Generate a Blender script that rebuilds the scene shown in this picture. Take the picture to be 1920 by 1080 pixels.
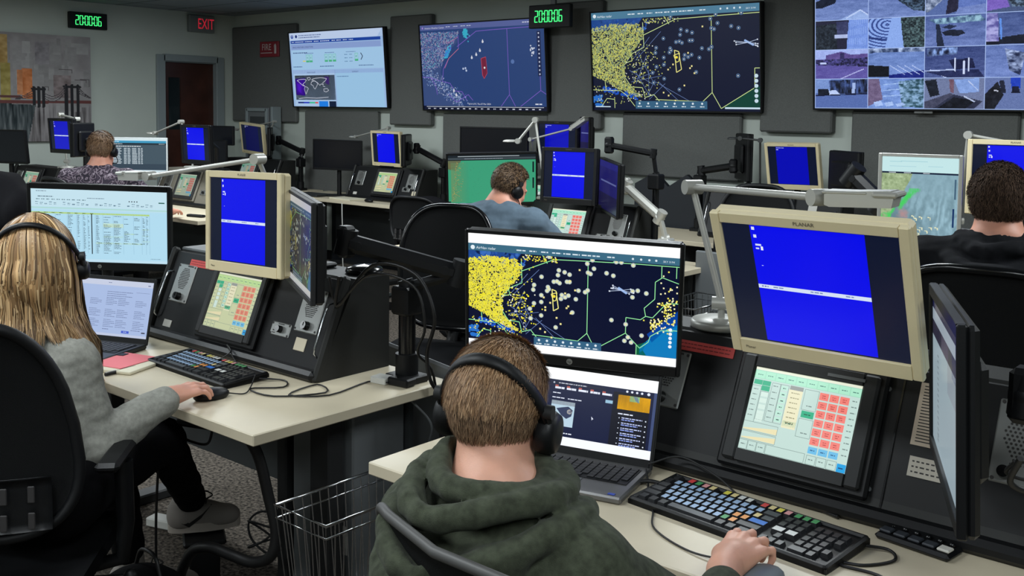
import bpy, math, random
import numpy as np
from mathutils import Vector, Matrix

for o in list(bpy.data.objects):
    bpy.data.objects.remove(o, do_unlink=True)
SC = bpy.context.scene
COL = SC.collection
rad = math.radians

# ------------------------------------------------------------------ camera
EYE = Vector((0.0, 0.0, 1.6))
YAW, PITCH, ROLL = 0.7029, 0.0756, 0.0146
fw = Vector((-math.sin(YAW) * math.cos(PITCH), math.cos(YAW) * math.cos(PITCH), -math.sin(PITCH)))
r0 = Vector((math.cos(YAW), math.sin(YAW), 0))
u0 = r0.cross(fw)
rt = r0 * math.cos(ROLL) + u0 * math.sin(ROLL)
up = u0 * math.cos(ROLL) - r0 * math.sin(ROLL)
cam = bpy.data.cameras.new('camera')
cam.sensor_width = 36.0
cam.sensor_fit = 'HORIZONTAL'
cam.lens = 1900 / 1920 * 36
cam.shift_y = -(540 - 354) / 1920
cam.clip_start = 0.05
camo = bpy.data.objects.new('camera', cam)
M = Matrix((rt, up, -fw)).transposed().to_4x4()
M.translation = EYE
camo.matrix_world = M
COL.objects.link(camo)
SC.camera = camo

# ------------------------------------------------------------------ world, exposure
SC.view_settings.view_transform = 'Standard'
SC.view_settings.look = 'None'
SC.view_settings.exposure = 0.0
SC.view_settings.gamma = 1.0
SC.view_settings.use_curve_mapping = False
W = bpy.data.worlds.new('world')
SC.world = W
W.use_nodes = True
bg = W.node_tree.nodes['Background']
bg.inputs['Color'].default_value = (0.55, 0.62, 0.70, 1)
bg.inputs['Strength'].default_value = 0.05

# ------------------------------------------------------------------ ceiling lamps (recessed troffers)
CEIL = 2.66
LAMPS = [(-7.6, 1.2, 34), (-7.6, -1.6, 34), (-4.9, 1.2, 38), (-4.9, -1.6, 38), (-2.2, 0.4, 26),
         (-2.2, -2.2, 30), (0.6, 0.4, 26), (0.6, -2.2, 34), (-4.9, 4.3, 46), (-2.2, 4.1, 46),
         (0.6, 4.0, 40), (-7.4, 4.3, 46)]
def make_lamps():
    for i, (x, y, w) in enumerate(LAMPS):
        l = bpy.data.lights.new('troffer_light', 'AREA')
        l.shape = 'RECTANGLE'; l.size = 1.15; l.size_y = 0.55
        l.energy = w * LSCALE
        l.color = (0.90, 0.97, 1.0)
        o = bpy.data.objects.new('troffer_light', l)
        o.location = (x, y, CEIL - 0.035)
        COL.objects.link(o)
LSCALE = 1.25
make_lamps()

# ------------------------------------------------------------------ materials
def lin(c):
    out = []
    for v in c[:3]:
        v = v / 255.0
        out.append(v / 12.92 if v <= 0.04045 else ((v + 0.055) / 1.055) ** 2.4)
    return tuple(out) + (1.0,)

_M = {}
def mat(name, col, rough=0.5, metal=0.0, bump=0.0, bscale=200.0, var=0.0, vscale=6.0, spec=None, emit=0.0, trans=0.0, sheen=0.0):
    if name in _M:
        return _M[name]
    m = bpy.data.materials.new(name); m.use_nodes = True
    nt = m.node_tree; b = nt.nodes['Principled BSDF']
    c = lin(col)
    b.inputs['Base Color'].default_value = c
    b.inputs['Roughness'].default_value = rough
    b.inputs['Metallic'].default_value = metal
    if spec is not None: b.inputs['Specular IOR Level'].default_value = spec
    if emit:
        b.inputs['Emission Color'].default_value = c
        b.inputs['Emission Strength'].default_value = emit
    if sheen: b.inputs['Sheen Weight'].default_value = sheen
    if trans: b.inputs['Transmission Weight'].default_value = trans
    if var or bump:
        tc = nt.nodes.new('ShaderNodeTexCoord')
    if var:
        n = nt.nodes.new('ShaderNodeTexNoise'); n.inputs['Scale'].default_value = vscale
        n.inputs['Detail'].default_value = 6
        r = nt.nodes.new('ShaderNodeValToRGB')
        r.color_ramp.elements[0].position = 0.3; r.color_ramp.elements[1].position = 0.7
        r.color_ramp.elements[0].color = tuple(max(0, v * (1 - var)) for v in c[:3]) + (1,)
        r.color_ramp.elements[1].color = tuple(min(1, v * (1 + var)) for v in c[:3]) + (1,)
        nt.links.new(tc.outputs['Object'], n.inputs['Vector'])
        nt.links.new(n.outputs['Fac'], r.inputs['Fac'])
        nt.links.new(r.outputs['Color'], b.inputs['Base Color'])
    if bump:
        n2 = nt.nodes.new('ShaderNodeTexNoise'); n2.inputs['Scale'].default_value = bscale
        n2.inputs['Detail'].default_value = 3
        bp = nt.nodes.new('ShaderNodeBump'); bp.inputs['Strength'].default_value = bump
        bp.inputs['Distance'].default_value = 0.002
        nt.links.new(tc.outputs['Object'], n2.inputs['Vector'])
        nt.links.new(n2.outputs['Fac'], bp.inputs['Height'])
        nt.links.new(bp.outputs['Normal'], b.inputs['Normal'])
    _M[name] = m
    return m

def attr_mat(name, rough=0.6, emit=0.0, spec=0.3, gloss=False):
    """colour comes from the mesh's own colour attribute"""
    if name in _M: return _M[name]
    m = bpy.data.materials.new(name); m.use_nodes = True
    nt = m.node_tree; b = nt.nodes['Principled BSDF']
    a = nt.nodes.new('ShaderNodeVertexColor'); a.layer_name = 'Col'
    b.inputs['Roughness'].default_value = rough
    b.inputs['Specular IOR Level'].default_value = spec
    if emit:
        b.inputs['Base Color'].default_value = (0.004, 0.004, 0.005, 1)
        nt.links.new(a.outputs['Color'], b.inputs['Emission Color'])
        b.inputs['Emission Strength'].default_value = emit
    else:
        nt.links.new(a.outputs['Color'], b.inputs['Base Color'])
    _M[name] = m
    return m

# ------------------------------------------------------------------ mesh builder
def T(x, y, z): return Matrix.Translation((x, y, z))
def RX(a): return Matrix.Rotation(rad(a), 4, 'X')
def RY(a): return Matrix.Rotation(rad(a), 4, 'Y')
def RZ(a): return Matrix.Rotation(rad(a), 4, 'Z')

class MB:
    def __init__(s, Mx=None):
        s.V = []; s.F = []; s.I = []; s.S = []; s.M = Mx or Matrix.Identity(4)
    def add(s, vs, fs, mi=0, sm=False, Mx=None):
        A = s.M @ Mx if Mx is not None else s.M
        n = len(s.V)
        s.V += [tuple(A @ Vector(v)) for v in vs]
        for f in fs:
            s.F.append([n + i for i in f]); s.I.append(mi); s.S.append(sm)
        return s
    def box(s, c, d, bv=0.0, mi=0, Mx=None):
        hx, hy, hz = d[0] / 2, d[1] / 2, d[2] / 2
        b = min(bv, hx * .95, hy * .95, hz * .95)
        cx, cy, cz = c
        if b <= 0:
            vs = [(cx + i * hx, cy + j * hy, cz + k * hz) for i in (-1, 1) for j in (-1, 1) for k in (-1, 1)]
            fs = [(0, 1, 3, 2), (4, 6, 7, 5), (0, 4, 5, 1), (2, 3, 7, 6), (0, 2, 6, 4), (1, 5, 7, 3)]
            return s.add(vs, fs, mi, False, Mx)
        vs = []; idx = {}
        for i in (-1, 1):
            for j in (-1, 1):
                for k in (-1, 1):
                    for a in range(3):
                        q = [i * (hx - b), j * (hy - b), k * (hz - b)]
                        q[a] = (i, j, k)[a] * (hx, hy, hz)[a]
                        idx[(i, j, k, a)] = len(vs); vs.append((cx + q[0], cy + q[1], cz + q[2]))
        fs = []
        for a in range(3):
            o1, o2 = [x for x in range(3) if x != a]
            for sg in (-1, 1):
                loop = []
                for (p, q) in ((-1, -1), (1, -1), (1, 1), (-1, 1)):
                    k = [0, 0, 0]; k[a] = sg; k[o1] = p; k[o2] = q
                    loop.append(idx[(*k, a)])
                if (sg > 0) != (a != 1): loop.reverse()
                fs.append(loop)
        for a in range(3):
            o1, o2 = [x for x in range(3) if x != a]
            for p in (-1, 1):
                for q in (-1, 1):
                    def I(t, w):
                        k = [0, 0, 0]; k[a] = t; k[o1] = p; k[o2] = q
                        return idx[(*k, w)]
                    fs.append([I(-1, o1), I(1, o1), I(1, o2), I(-1, o2)])
        for i in (-1, 1):
            for j in (-1, 1):
                for k in (-1, 1):
                    fs.append([idx[(i, j, k, 0)], idx[(i, j, k, 1)], idx[(i, j, k, 2)]])
        return s.add(vs, fs, mi, False, Mx)
    def cyl(s, p0, p1, r0, r1=None, n=20, mi=0, cap=True, Mx=None):
        r1 = r0 if r1 is None else r1
        return s.tube([p0, p1], [r0, r1], n, mi, cap, Mx)
    def tube(s, pts, r, n=8, mi=0, cap=True, Mx=None, closed=False):
        P = [Vector(p) for p in pts]; m = len(P)
        R = r if isinstance(r, (list, tuple)) else [r] * m
        vs = []; fs = []
        ref = None
        for i in range(m):
            if closed: t = P[(i + 1) % m] - P[i - 1]
            elif i == 0: t = P[1] - P[0]
            elif i == m - 1: t = P[-1] - P[-2]
            else: t = P[i + 1] - P[i - 1]
            t = t.normalized() if t.length > 1e-9 else Vector((0, 0, 1))
            if ref is None:
                a = Vector((0, 0, 1)) if abs(t.z) < .9 else Vector((1, 0, 0))
                ref = t.cross(a).normalized()
            else:
                ref = (ref - t * ref.dot(t))
                ref = ref.normalized() if ref.length > 1e-6 else t.orthogonal().normalized()
            b = t.cross(ref)
            for k in range(n):
                an = 2 * math.pi * k / n
                vs.append(tuple(P[i] + (ref * math.cos(an) + b * math.sin(an)) * R[i]))
        for i in range(m if closed else m - 1):
            for k in range(n):
                a = i * n + k; b = i * n + (k + 1) % n
                j = (i + 1) % m
                fs.append((a, b, j * n + (k + 1) % n, j * n + k))
        s.add(vs, fs, mi, True, Mx)
        if cap and not closed:
            k0 = [vs[i] for i in range(n)]; k1 = [vs[(m - 1) * n + i] for i in range(n)]
            s.add(k0, [list(range(n))[::-1]], mi, False, Mx); s.add(k1, [list(range(n))], mi, False, Mx)
        return s
    def lathe(s, prof, c=(0, 0, 0), n=32, mi=0, Mx=None, sm=True):
        vs = []; fs = []
        for (r, z) in prof:
            for k in range(n):
                a = 2 * math.pi * k / n
                vs.append((c[0] + r * math.cos(a), c[1] + r * math.sin(a), c[2] + z))
        for i in range(len(prof) - 1):
            for k in range(n):
                fs.append((i * n + k, i * n + (k + 1) % n, (i + 1) * n + (k + 1) % n, (i + 1) * n + k))
        return s.add(vs, fs, mi, sm, Mx)
    def prism(s, poly, y0, y1, mi=0, Mx=None, axis='Y'):
        """poly in the two other axes, extruded along axis"""
        n = len(poly); vs = []
        for t in (y0, y1):
            for (a, b) in poly:
                vs.append({'Y': (a, t, b), 'X': (t, a, b), 'Z': (a, b, t)}[axis])
        fs = [list(range(n)), list(range(2 * n - 1, n - 1, -1))]
        for i in range(n):
            j = (i + 1) % n
            fs.append((i, i + n, j + n, j))
        return s.add(vs, fs, mi, False, Mx)
    def quad(s, a, b, c, d, mi=0, Mx=None): return s.add([a, b, c, d], [(0, 1, 2, 3)], mi, False, Mx)
    def grid(s, fn, nu, nv, mi=0, Mx=None, thick=0.0):
        """surface fn(u,v)->point, u,v in 0..1; with thickness made from a second sheet"""
        P = [[Vector(fn(i / nu, j / nv)) for j in range(nv + 1)] for i in range(nu + 1)]
        vs = [tuple(p) for row in P for p in row]; fs = []
        W1 = nv + 1
        for i in range(nu):
            for j in range(nv):
                fs.append((i * W1 + j, (i + 1) * W1 + j, (i + 1) * W1 + j + 1, i * W1 + j + 1))
        if thick:
            off = len(vs)
            for i in range(nu + 1):
                for j in range(nv + 1):
                    a = P[min(i + 1, nu)][j] - P[max(i - 1, 0)][j]; b = P[i][min(j + 1, nv)] - P[i][max(j - 1, 0)]
                    nn = a.cross(b); nn = nn.normalized() if nn.length > 1e-9 else Vector((0, 0, 1))
                    vs.append(tuple(P[i][j] - nn * thick))
            fs += [tuple(off + k for k in reversed(f)) for f in list(fs)]
            rim = [i * W1 for i in range(nu + 1)] + [nu * W1 + j for j in range(1, nv + 1)] + \
                  [i * W1 + nv for i in range(nu - 1, -1, -1)] + [j for j in range(nv - 1, 0, -1)]
            for a, b in zip(rim, rim[1:] + rim[:1]): fs.append((a, b, b + off, a + off))
        return s.add(vs, fs, mi, True, Mx)
    def ball(s, c, r, n=16, mi=0, Mx=None):
        rr = r if isinstance(r, (tuple, list)) else (r, r, r)
        vs = []; fs = []; m = n // 2
        for i in range(m + 1):
            t = math.pi * i / m
            for k in range(n):
                a = 2 * math.pi * k / n
                vs.append((c[0] + rr[0] * math.sin(t) * math.cos(a), c[1] + rr[1] * math.sin(t) * math.sin(a), c[2] + rr[2] * math.cos(t)))
        for i in range(m):
            for k in range(n):
                fs.append((i * n + k, (i + 1) * n + k, (i + 1) * n + (k + 1) % n, i * n + (k + 1) % n))
        return s.add(vs, fs, mi, True, Mx)
    def text(s, txt, x, z, size, Mx=None, mi=0, y=0.0, align='CENTER', sx=1.0):
        vs, fs = glyphs(txt, align)
        return s.add([(x + v[0] * size * sx, y, z + v[1] * size) for v in vs], fs, mi, False, Mx)
    def build(s, name, mats, parent=None, **tags):
        me = bpy.data.meshes.new(name)
        me.from_pydata(s.V, [], s.F)
        if not isinstance(mats, (list, tuple)): mats = [mats]
        for m in mats: me.materials.append(m)
        me.polygons.foreach_set('material_index', s.I)
        me.polygons.foreach_set('use_smooth', s.S)
        me.update()
        return link(name, me, parent, **tags)

def link(name, me, parent=None, label=None, cat=None, group=None, kind=None):
    o = bpy.data.objects.new(name, me); COL.objects.link(o)
    if parent is not None: o.parent = parent
    if label: o['label'] = label
    if cat: o['category'] = cat
    if group: o['group'] = group
    if kind: o['kind'] = kind
    return o

def thing(name, label, cat, loc=(0, 0, 0), rz=0.0, group=None):
    o = bpy.data.objects.new(name, None); COL.objects.link(o)
    o.empty_display_size = 0.05
    o.location = loc; o.rotation_euler = (0, 0, rad(rz))
    o['label'] = label; o['category'] = cat
    if group: o['group'] = group
    return o

_G = {}
def glyphs(txt, align='CENTER'):
    k = (txt, align)
    if k in _G: return _G[k]
    cu = bpy.data.curves.new('t', 'FONT'); cu.body = txt; cu.align_x = align; cu.size = 1.0
    cu.resolution_u = 2
    o = bpy.data.objects.new('t', cu); COL.objects.link(o)
    dg = bpy.context.evaluated_depsgraph_get(); dg.update()
    me = bpy.data.meshes.new_from_object(o.evaluated_get(dg))
    vs = [tuple(v.co) for v in me.vertices]; fs = [tuple(p.vertices) for p in me.polygons]
    bpy.data.objects.remove(o, do_unlink=True); bpy.data.curves.remove(cu); bpy.data.meshes.remove(me)
    _G[k] = (vs, fs)
    return _G[k]

# ------------------------------------------------------------------ a display: coloured polygons in one mesh
class Canvas:
    """units: width W, height H, y downwards; local x centred, z up, facing -Y"""
    def __init__(s, w, h, W=100.0, H=None, bg_=(0, 0, 0), seed=1):
        s.w, s.h, s.W = w, h, W; s.H = H or W * h / w
        s.V = []; s.F = []; s.C = []; s.rng = random.Random(seed); s.L = 0
        s.clip = None
        s.rect(0, 0, s.W, s.H, bg_)
    def P(s, x, y): return (((x / s.W) - .5) * s.w, -0.00006 * s.L, (.5 - y / s.H) * s.h)
    def layer(s): s.L += 1
    def poly(s, pts, col):
        n = len(s.V); s.V += [s.P(min(max(x, 0), s.W), min(max(y, 0), s.H)) for x, y in pts]
        s.F.append(list(range(n, n + len(pts)))); s.C.append(col)
    def rect(s, x0, y0, x1, y1, col): s.poly([(x0, y0), (x0, y1), (x1, y1), (x1, y0)], col)
    def line(s, pts, w, col):
        for (x0, y0), (x1, y1) in zip(pts, pts[1:]):
            dx, dy = x1 - x0, y1 - y0; d = math.hypot(dx, dy) or 1
            nx, ny = -dy / d * w / 2, dx / d * w / 2
            s.poly([(x0 + nx, y0 + ny), (x0 - nx, y0 - ny), (x1 - nx, y1 - ny), (x1 + nx, y1 + ny)], col)
    def disc(s, x, y, r, col, n=10): s.poly([(x + r * math.cos(-6.2832 * k / n), y + r * math.sin(-6.2832 * k / n)) for k in range(n)], col)
    def text(s, txt, x, y, size, col, align='LEFT'):
        vs, fs = glyphs(txt, align); n = len(s.V)
        s.V += [s.P(x + v[0] * size, y - v[1] * size) for v in vs]
        for f in fs: s.F.append([n + i for i in f]); s.C.append(col)
    def dashes(s, x, y, w, h, col, gap=.35, seed=None):
        """a line of unreadable small writing"""
        r = s.rng; cx = x
        while cx < x + w:
            l = r.uniform(.6, 2.2) * h * 2
            l = min(l, x + w - cx)
            s.rect(cx, y, cx + l, y + h, col); cx += l + gap * h * 2
    def build(s, name, parent, Mx=None, emit=1.0, rough=0.35, matname=None):
        me = bpy.data.meshes.new(name)
        A = Mx or Matrix.Identity(4)
        me.from_pydata([tuple(A @ Vector(v)) for v in s.V], [], s.F)
        ca = me.color_attributes.new('Col', 'FLOAT_COLOR', 'CORNER')
        cols = []
        for f, c in zip(s.F, s.C):
            cols += list(lin(c)) * len(f)
        ca.data.foreach_set('color', cols)
        me.materials.append(attr_mat(matname or 'display_%0.2f' % emit, rough=rough, emit=emit))
        me.update()
        return link(name, me, parent)
# ------------------------------------------------------------------ screen pictures
def pip(x, y, poly):
    ins = False; n = len(poly); j = n - 1
    for i in range(n):
        xi, yi = poly[i]; xj, yj = poly[j]
        if (yi > y) != (yj > y) and x < (xj - xi) * (y - yi) / (yj - yi) + xi: ins = not ins
        j = i
    return ins

def scr_flight(w, h, full=False, seed=3, dense=1.0):
    """flight-tracking map; full = browser with white bars and the eastern side of the ocean"""
    c = Canvas(w, h, 160, 90, (6, 14, 44), seed); R = c.rng
    if full: top, bot, sx = 13.5, 83.5, .79
    else: top, bot, sx = 6.5, 89.0, 1.0
    X = lambda f: f * 160 * sx
    def Y(g):
        g = (g - .07) / .93
        return top + g * (bot - top)
    def q(L): return [(X(a), Y(b)) for a, b in L]
    c.layer()
    # land tints
    c.poly(q([(0, .07), (.33, .07), (.3, .14), (.0, .2)]), (30, 70, 140))
    for k in range(90): 
        x, y = R.uniform(0, .36), R.uniform(.07, .2)
        c.disc(X(x), Y(y), R.uniform(.5, 1.8), R.choice([(20, 60, 150), (40, 90, 170), (10, 16, 50), (60, 110, 190)]), 6)
    for k in range(60):
        t = R.random(); x = .06 + .24 * t; y = .78 + .1 * t + R.uniform(-.02, .03)
        c.disc(X(x), Y(y), R.uniform(.6, 1.6), (24, 80, 190), 6)
    for k in range(40): c.disc(X(R.uniform(0, .06)), Y(R.uniform(.86, .97)), R.uniform(.6, 1.8), (40, 110, 200), 6)
    if full:
        c.poly(q([(1.05, .92), (1.13, .78), (1.2, .70), (1.27, .66), (1.27, 1.0), (1.05, 1.0)]), (0, 120, 185))
        c.poly(q([(1.09, .78), (1.2, .62), (1.27, .52), (1.27, .68), (1.2, .72), (1.12, .86)]), (0, 62, 150))
        c.poly(q([(1.03, .90), (1.09, .86), (1.07, .95), (1.09, 1.0), (1.03, 1.0)]), (0, 92, 62))
    else:
        c.poly(q([(.79, .98), (.97, .785), (1.0, .77), (1.0, .98)]), (0, 62, 50))
    c.layer()
    G = (205, 225, 150) if not full else (150, 232, 160)
    lines = [[(.33, .25), (.40, .2), (.53, .105), (.73, .095), (1.0, .085)] + ([(1.27, .085)] if full else []),
             [(.735, .10), (.735, .83), (.785, .985)], [(.735, .83), (.68, .92), (.4, .9)],
             [(.785, .985), (.965, .79)], [(.33, .12), (.335, .37), (.26, .43), (.2, .56), (.205, .66), (.25, .77), (.32, .78), (.335, .88), (.39, .85), (.43, .93)],
             [(.46, .07), (.49, .15)], [(0, .80), (.18, .81), (.22, .86), (.27, .97)], [(.08, .7), (.085, .8)], [(.05, .98), (.09, .89), (.14, .9), (.14, .99)],
             [(.885, .075), (.885, .09)], [(.26, .33), (.335, .28)], [(.24, .38), (.21, .52)], [(.24, .38), (.26, .5), (.21, .53)]]
    if full:
        lines += [[(.965, .79), (.965, .63), (1.05, .64), (1.08, .6), (1.07, .52), (1.13, .42), (1.13, .25), (1.17, .2), (1.27, .25)],
                  [(.965, .79), (1.05, .93), (1.1, .86), (1.11, .8), (1.17, .73), (1.24, .73)], [(1.165, .2), (1.165, .09)],
                  [(1.08, .6), (1.12, .61), (1.2, .45), (1.27, .45)], [(1.25, .08), (1.25, .2)], [(1.03, .9), (1.03, 1.0)], [(1.2, .72), (1.27, .72)]]
    else:
        lines += [[(.97, .785), (.97, .6), (1.0, .6)]]
    for L in lines: c.line(q(L), .55, G)
    FL = (110, 135, 190)
    for L in [[(.28, .5), (.44, .22)], [(.27, .48), (.37, .27)], [(.25, .62), (.36, .55)], [(.26, .7), (.40, .62)], [(.25, .72), (.44, .66)], [(.4, .72), (.62, .93)], [(.42, .72), (.55, .93)],
              [(.28, .62), (.36, .85)], [(.35, .45), (.28, .74)], [(.36, .6), (.36, .88)], [(.24, .6), (.38, .74)], [(.4, .7), (.35, .86)], [(.36, .9), (.46, .74)], [(.3, .44), (.4, .76)]]:
        c.line(q(L), .3, FL)
    c.layer()
    # dense traffic over land
    reg = [(0, .16), (.12, .12), (.3, .13), (.34, .2), (.31, .32), (.26, .42), (.22, .52), (.21, .62), (.22, .72), (.27, .80), (.33, .88), (.27, .86), (.15, .78), (.1, .72), (0, .65)]
    cols = [(238, 226, 60), (224, 212, 74), (200, 198, 90), (246, 236, 40)] if full else [(196, 198, 96), (176, 184, 96), (150, 166, 110), (214, 212, 110), (120, 140, 120)]
    n = int(2600 * dense); k = 0
    while k < n:
        x, y = R.uniform(0, .35), R.uniform(.1, .92)
        if not pip(x, y, reg): continue
        k += 1; a = R.uniform(0, 3.14); l = R.uniform(.6, 1.25); px, py = X(x), Y(y)
        dx, dy = math.cos(a) * l, math.sin(a) * l
        c.line([(px - dx, py - dy), (px + dx, py + dy)], .55, R.choice(cols))
    for k in range(int(330 * dense)):
        t = R.random()
        if t < .55: x, y = R.gauss(.31, .06), R.gauss(.62, .15)
        elif t < .8: x, y = R.uniform(.0, .3), R.uniform(.76, .95)
        else: x, y = R.uniform(.33, .55), R.uniform(.08, .14)
        if x < 0.005 or y > .96 or y < .08 or x > .6: continue
        c.rect(X(x) - .45, Y(y) - .45, X(x) + .45, Y(y) + .45, R.choice(cols + [(236, 236, 226)]))
    if full:
        for k in range(150):
            t = R.random()
            x, y = (R.gauss(1.22, .035), R.gauss(.5, .13)) if t < .7 else (R.gauss(1.13, .02), R.gauss(.67, .03))
            if x > 1.26 or y < .1: continue
            c.rect(X(x) - .55, Y(y) - .55, X(x) + .55, Y(y) + .55, R.choice([(238, 226, 90), (244, 240, 190)]))
    c.layer()
    spots = [(.455, .29), (.41, .38), (.405, .43), (.455, .48), (.41, .57), (.385, .63), (.455, .55), (.39, .73), (.455, .69), (.56, .21), (.555, .26), (.595, .225), (.625, .245),
             (.53, .33), (.55, .325), (.565, .34), (.61, .32), (.625, .32), (.495, .39), (.49, .43), (.5, .41), (.58, .46), (.575, .5), (.6, .48), (.62, .46), (.665, .49), (.68, .4), (.645, .63),
             (.545, .8), (.72, .41), (.735, .39), (.73, .12), (.735, .21), (.77, .165), (.75, .22), (.845, .2), (.885, .22), (.88, .67), (.76, .08), (.9, .08), (.5, .08)]
    if full: spots += [(1.0, .36), (1.03, .35), (1.08, .37), (1.0, .42), (.965, .7), (1.06, .8), (.96, .87), (.98, .83), (1.0, .88), (.93, .08), (1.0, .1)]
    for (x, y) in spots:
        c.disc(X(x), Y(y), 1.75, (88, 120, 158) if not full else (176, 190, 196), 12)
    c.layer()
    for (x, y) in spots:
        c.disc(X(x), Y(y), 1.3, (26, 48, 92) if not full else (206, 214, 190), 10)
    c.layer()
    for (x, y) in spots:
        c.rect(X(x) - .55, Y(y) - .55, X(x) + .55, Y(y) + .55, (205, 214, 214) if not full else (236, 232, 170))
    for (x, y) in [(.61, .59), (.62, .57), (.635, .64), (.575, .76), (.52, .91), (.685, .19), (.6, .44), (.51, .55), (.48, .6), (.45, .83), (.48, .86)] + ([(.47, .5), (.55, .7), (.48, .63), (.66, .4), (.63, .31)] if full else []):
        c.rect(X(x) - .7, Y(y) - .7, X(x) + .7, Y(y) + .7, (236, 224, 150))
    for k in range(9):
        a = rad(R.choice([190, 200, 212, 170, 10, -15, 340, 25, 182])); l = R.uniform(6, 12) * sx
        cx, cy = X(.935), Y(.36)
        ex, ey = cx + math.cos(a) * l, cy + math.sin(a) * l * .8
        ex = min(ex, 158)
        c.line([(cx, cy), (ex, ey)], .35, (190, 205, 235)); c.rect(ex - .5, ey - .5, ex + .5, ey + .5, (225, 232, 245))
    for k in range(7): c.disc(X(.92 + k * .007), Y(.34 + k * .007), 1.0, (150, 180, 230), 6)
    S = [(.52, .41), (.545, .425), (.56, .6), (.53, .63), (.52, .41)]
    c.line(q(S), .7, (240, 232, 140)); c.line(q([(.515, .46), (.55, .44), (.545, .52), (.53, .53), (.515, .46)]), .6, (240, 232, 120)); c.disc(X(.532), Y(.48), 1.2, (240, 220, 60))
    # menu strips
    c.layer()
    B = (58, 104, 128) if full else (74, 122, 150)
    if full:
        c.rect(0, 0, 160, 8, (255, 255, 255)); c.rect(0, 8, 160, 13.6, B); c.rect(0, 83.6, 160, 90, (250, 252, 255))
        y0, y1, yt = 8, 13.6, 12.2; bx0, bx1, by0, by1 = 52, 104, 77.5, 83.6
    else:
        c.rect(0, 0, 160, 6.6, B); y0, yt = 0, 4.8; bx0, bx1, by0, by1 = 44, 113, 81.5, 88.5
    c.rect(bx0, by0, bx1, by1, (52, 96, 128))
    c.layer()
    c.disc(3.5, (y0 + 2.9 + y0 + 2.9) / 2 + .3, 1.7, (225, 236, 242), 14)
    c.text('AirNav radar', 6.2, yt, 2.9, (225, 236, 242))
    for k, x in enumerate([38, 48, 57, 65.5, 74, 81, 88, 96, 107]): c.dashes(x, y0 + 2.6, 5.5 if k % 3 else 7, .95, (215, 228, 236))
    for x in (126, 132, 138, 143): c.disc(x, y0 + 3, .9, (215, 228, 236), 6)
    c.text('SKY 3194', 148, yt - .2, 2.1, (215, 228, 236))
    for k in range(8):
        x = bx0 + 4 + k * (bx1 - bx0 - 7) / 7.2
        c.disc(x, by0 + 2.2, 1.0, (220, 232, 240), 7); c.dashes(x - 2, by0 + 4.5, 4, .8, (220, 232, 240))
    if full:
        for k in range(5): c.disc(155, 62 + k * 3.2, 1.3, (235, 240, 245))
    else:
        for k in range(6): c.disc(156.5, 60 + k * 4.2, 1.7, (200, 222, 236))
        c.rect(129, 86.5, 160, 88, (200, 222, 236)); c.rect(2, 86.5, 18, 87.4, (200, 222, 236))
    return c

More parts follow.
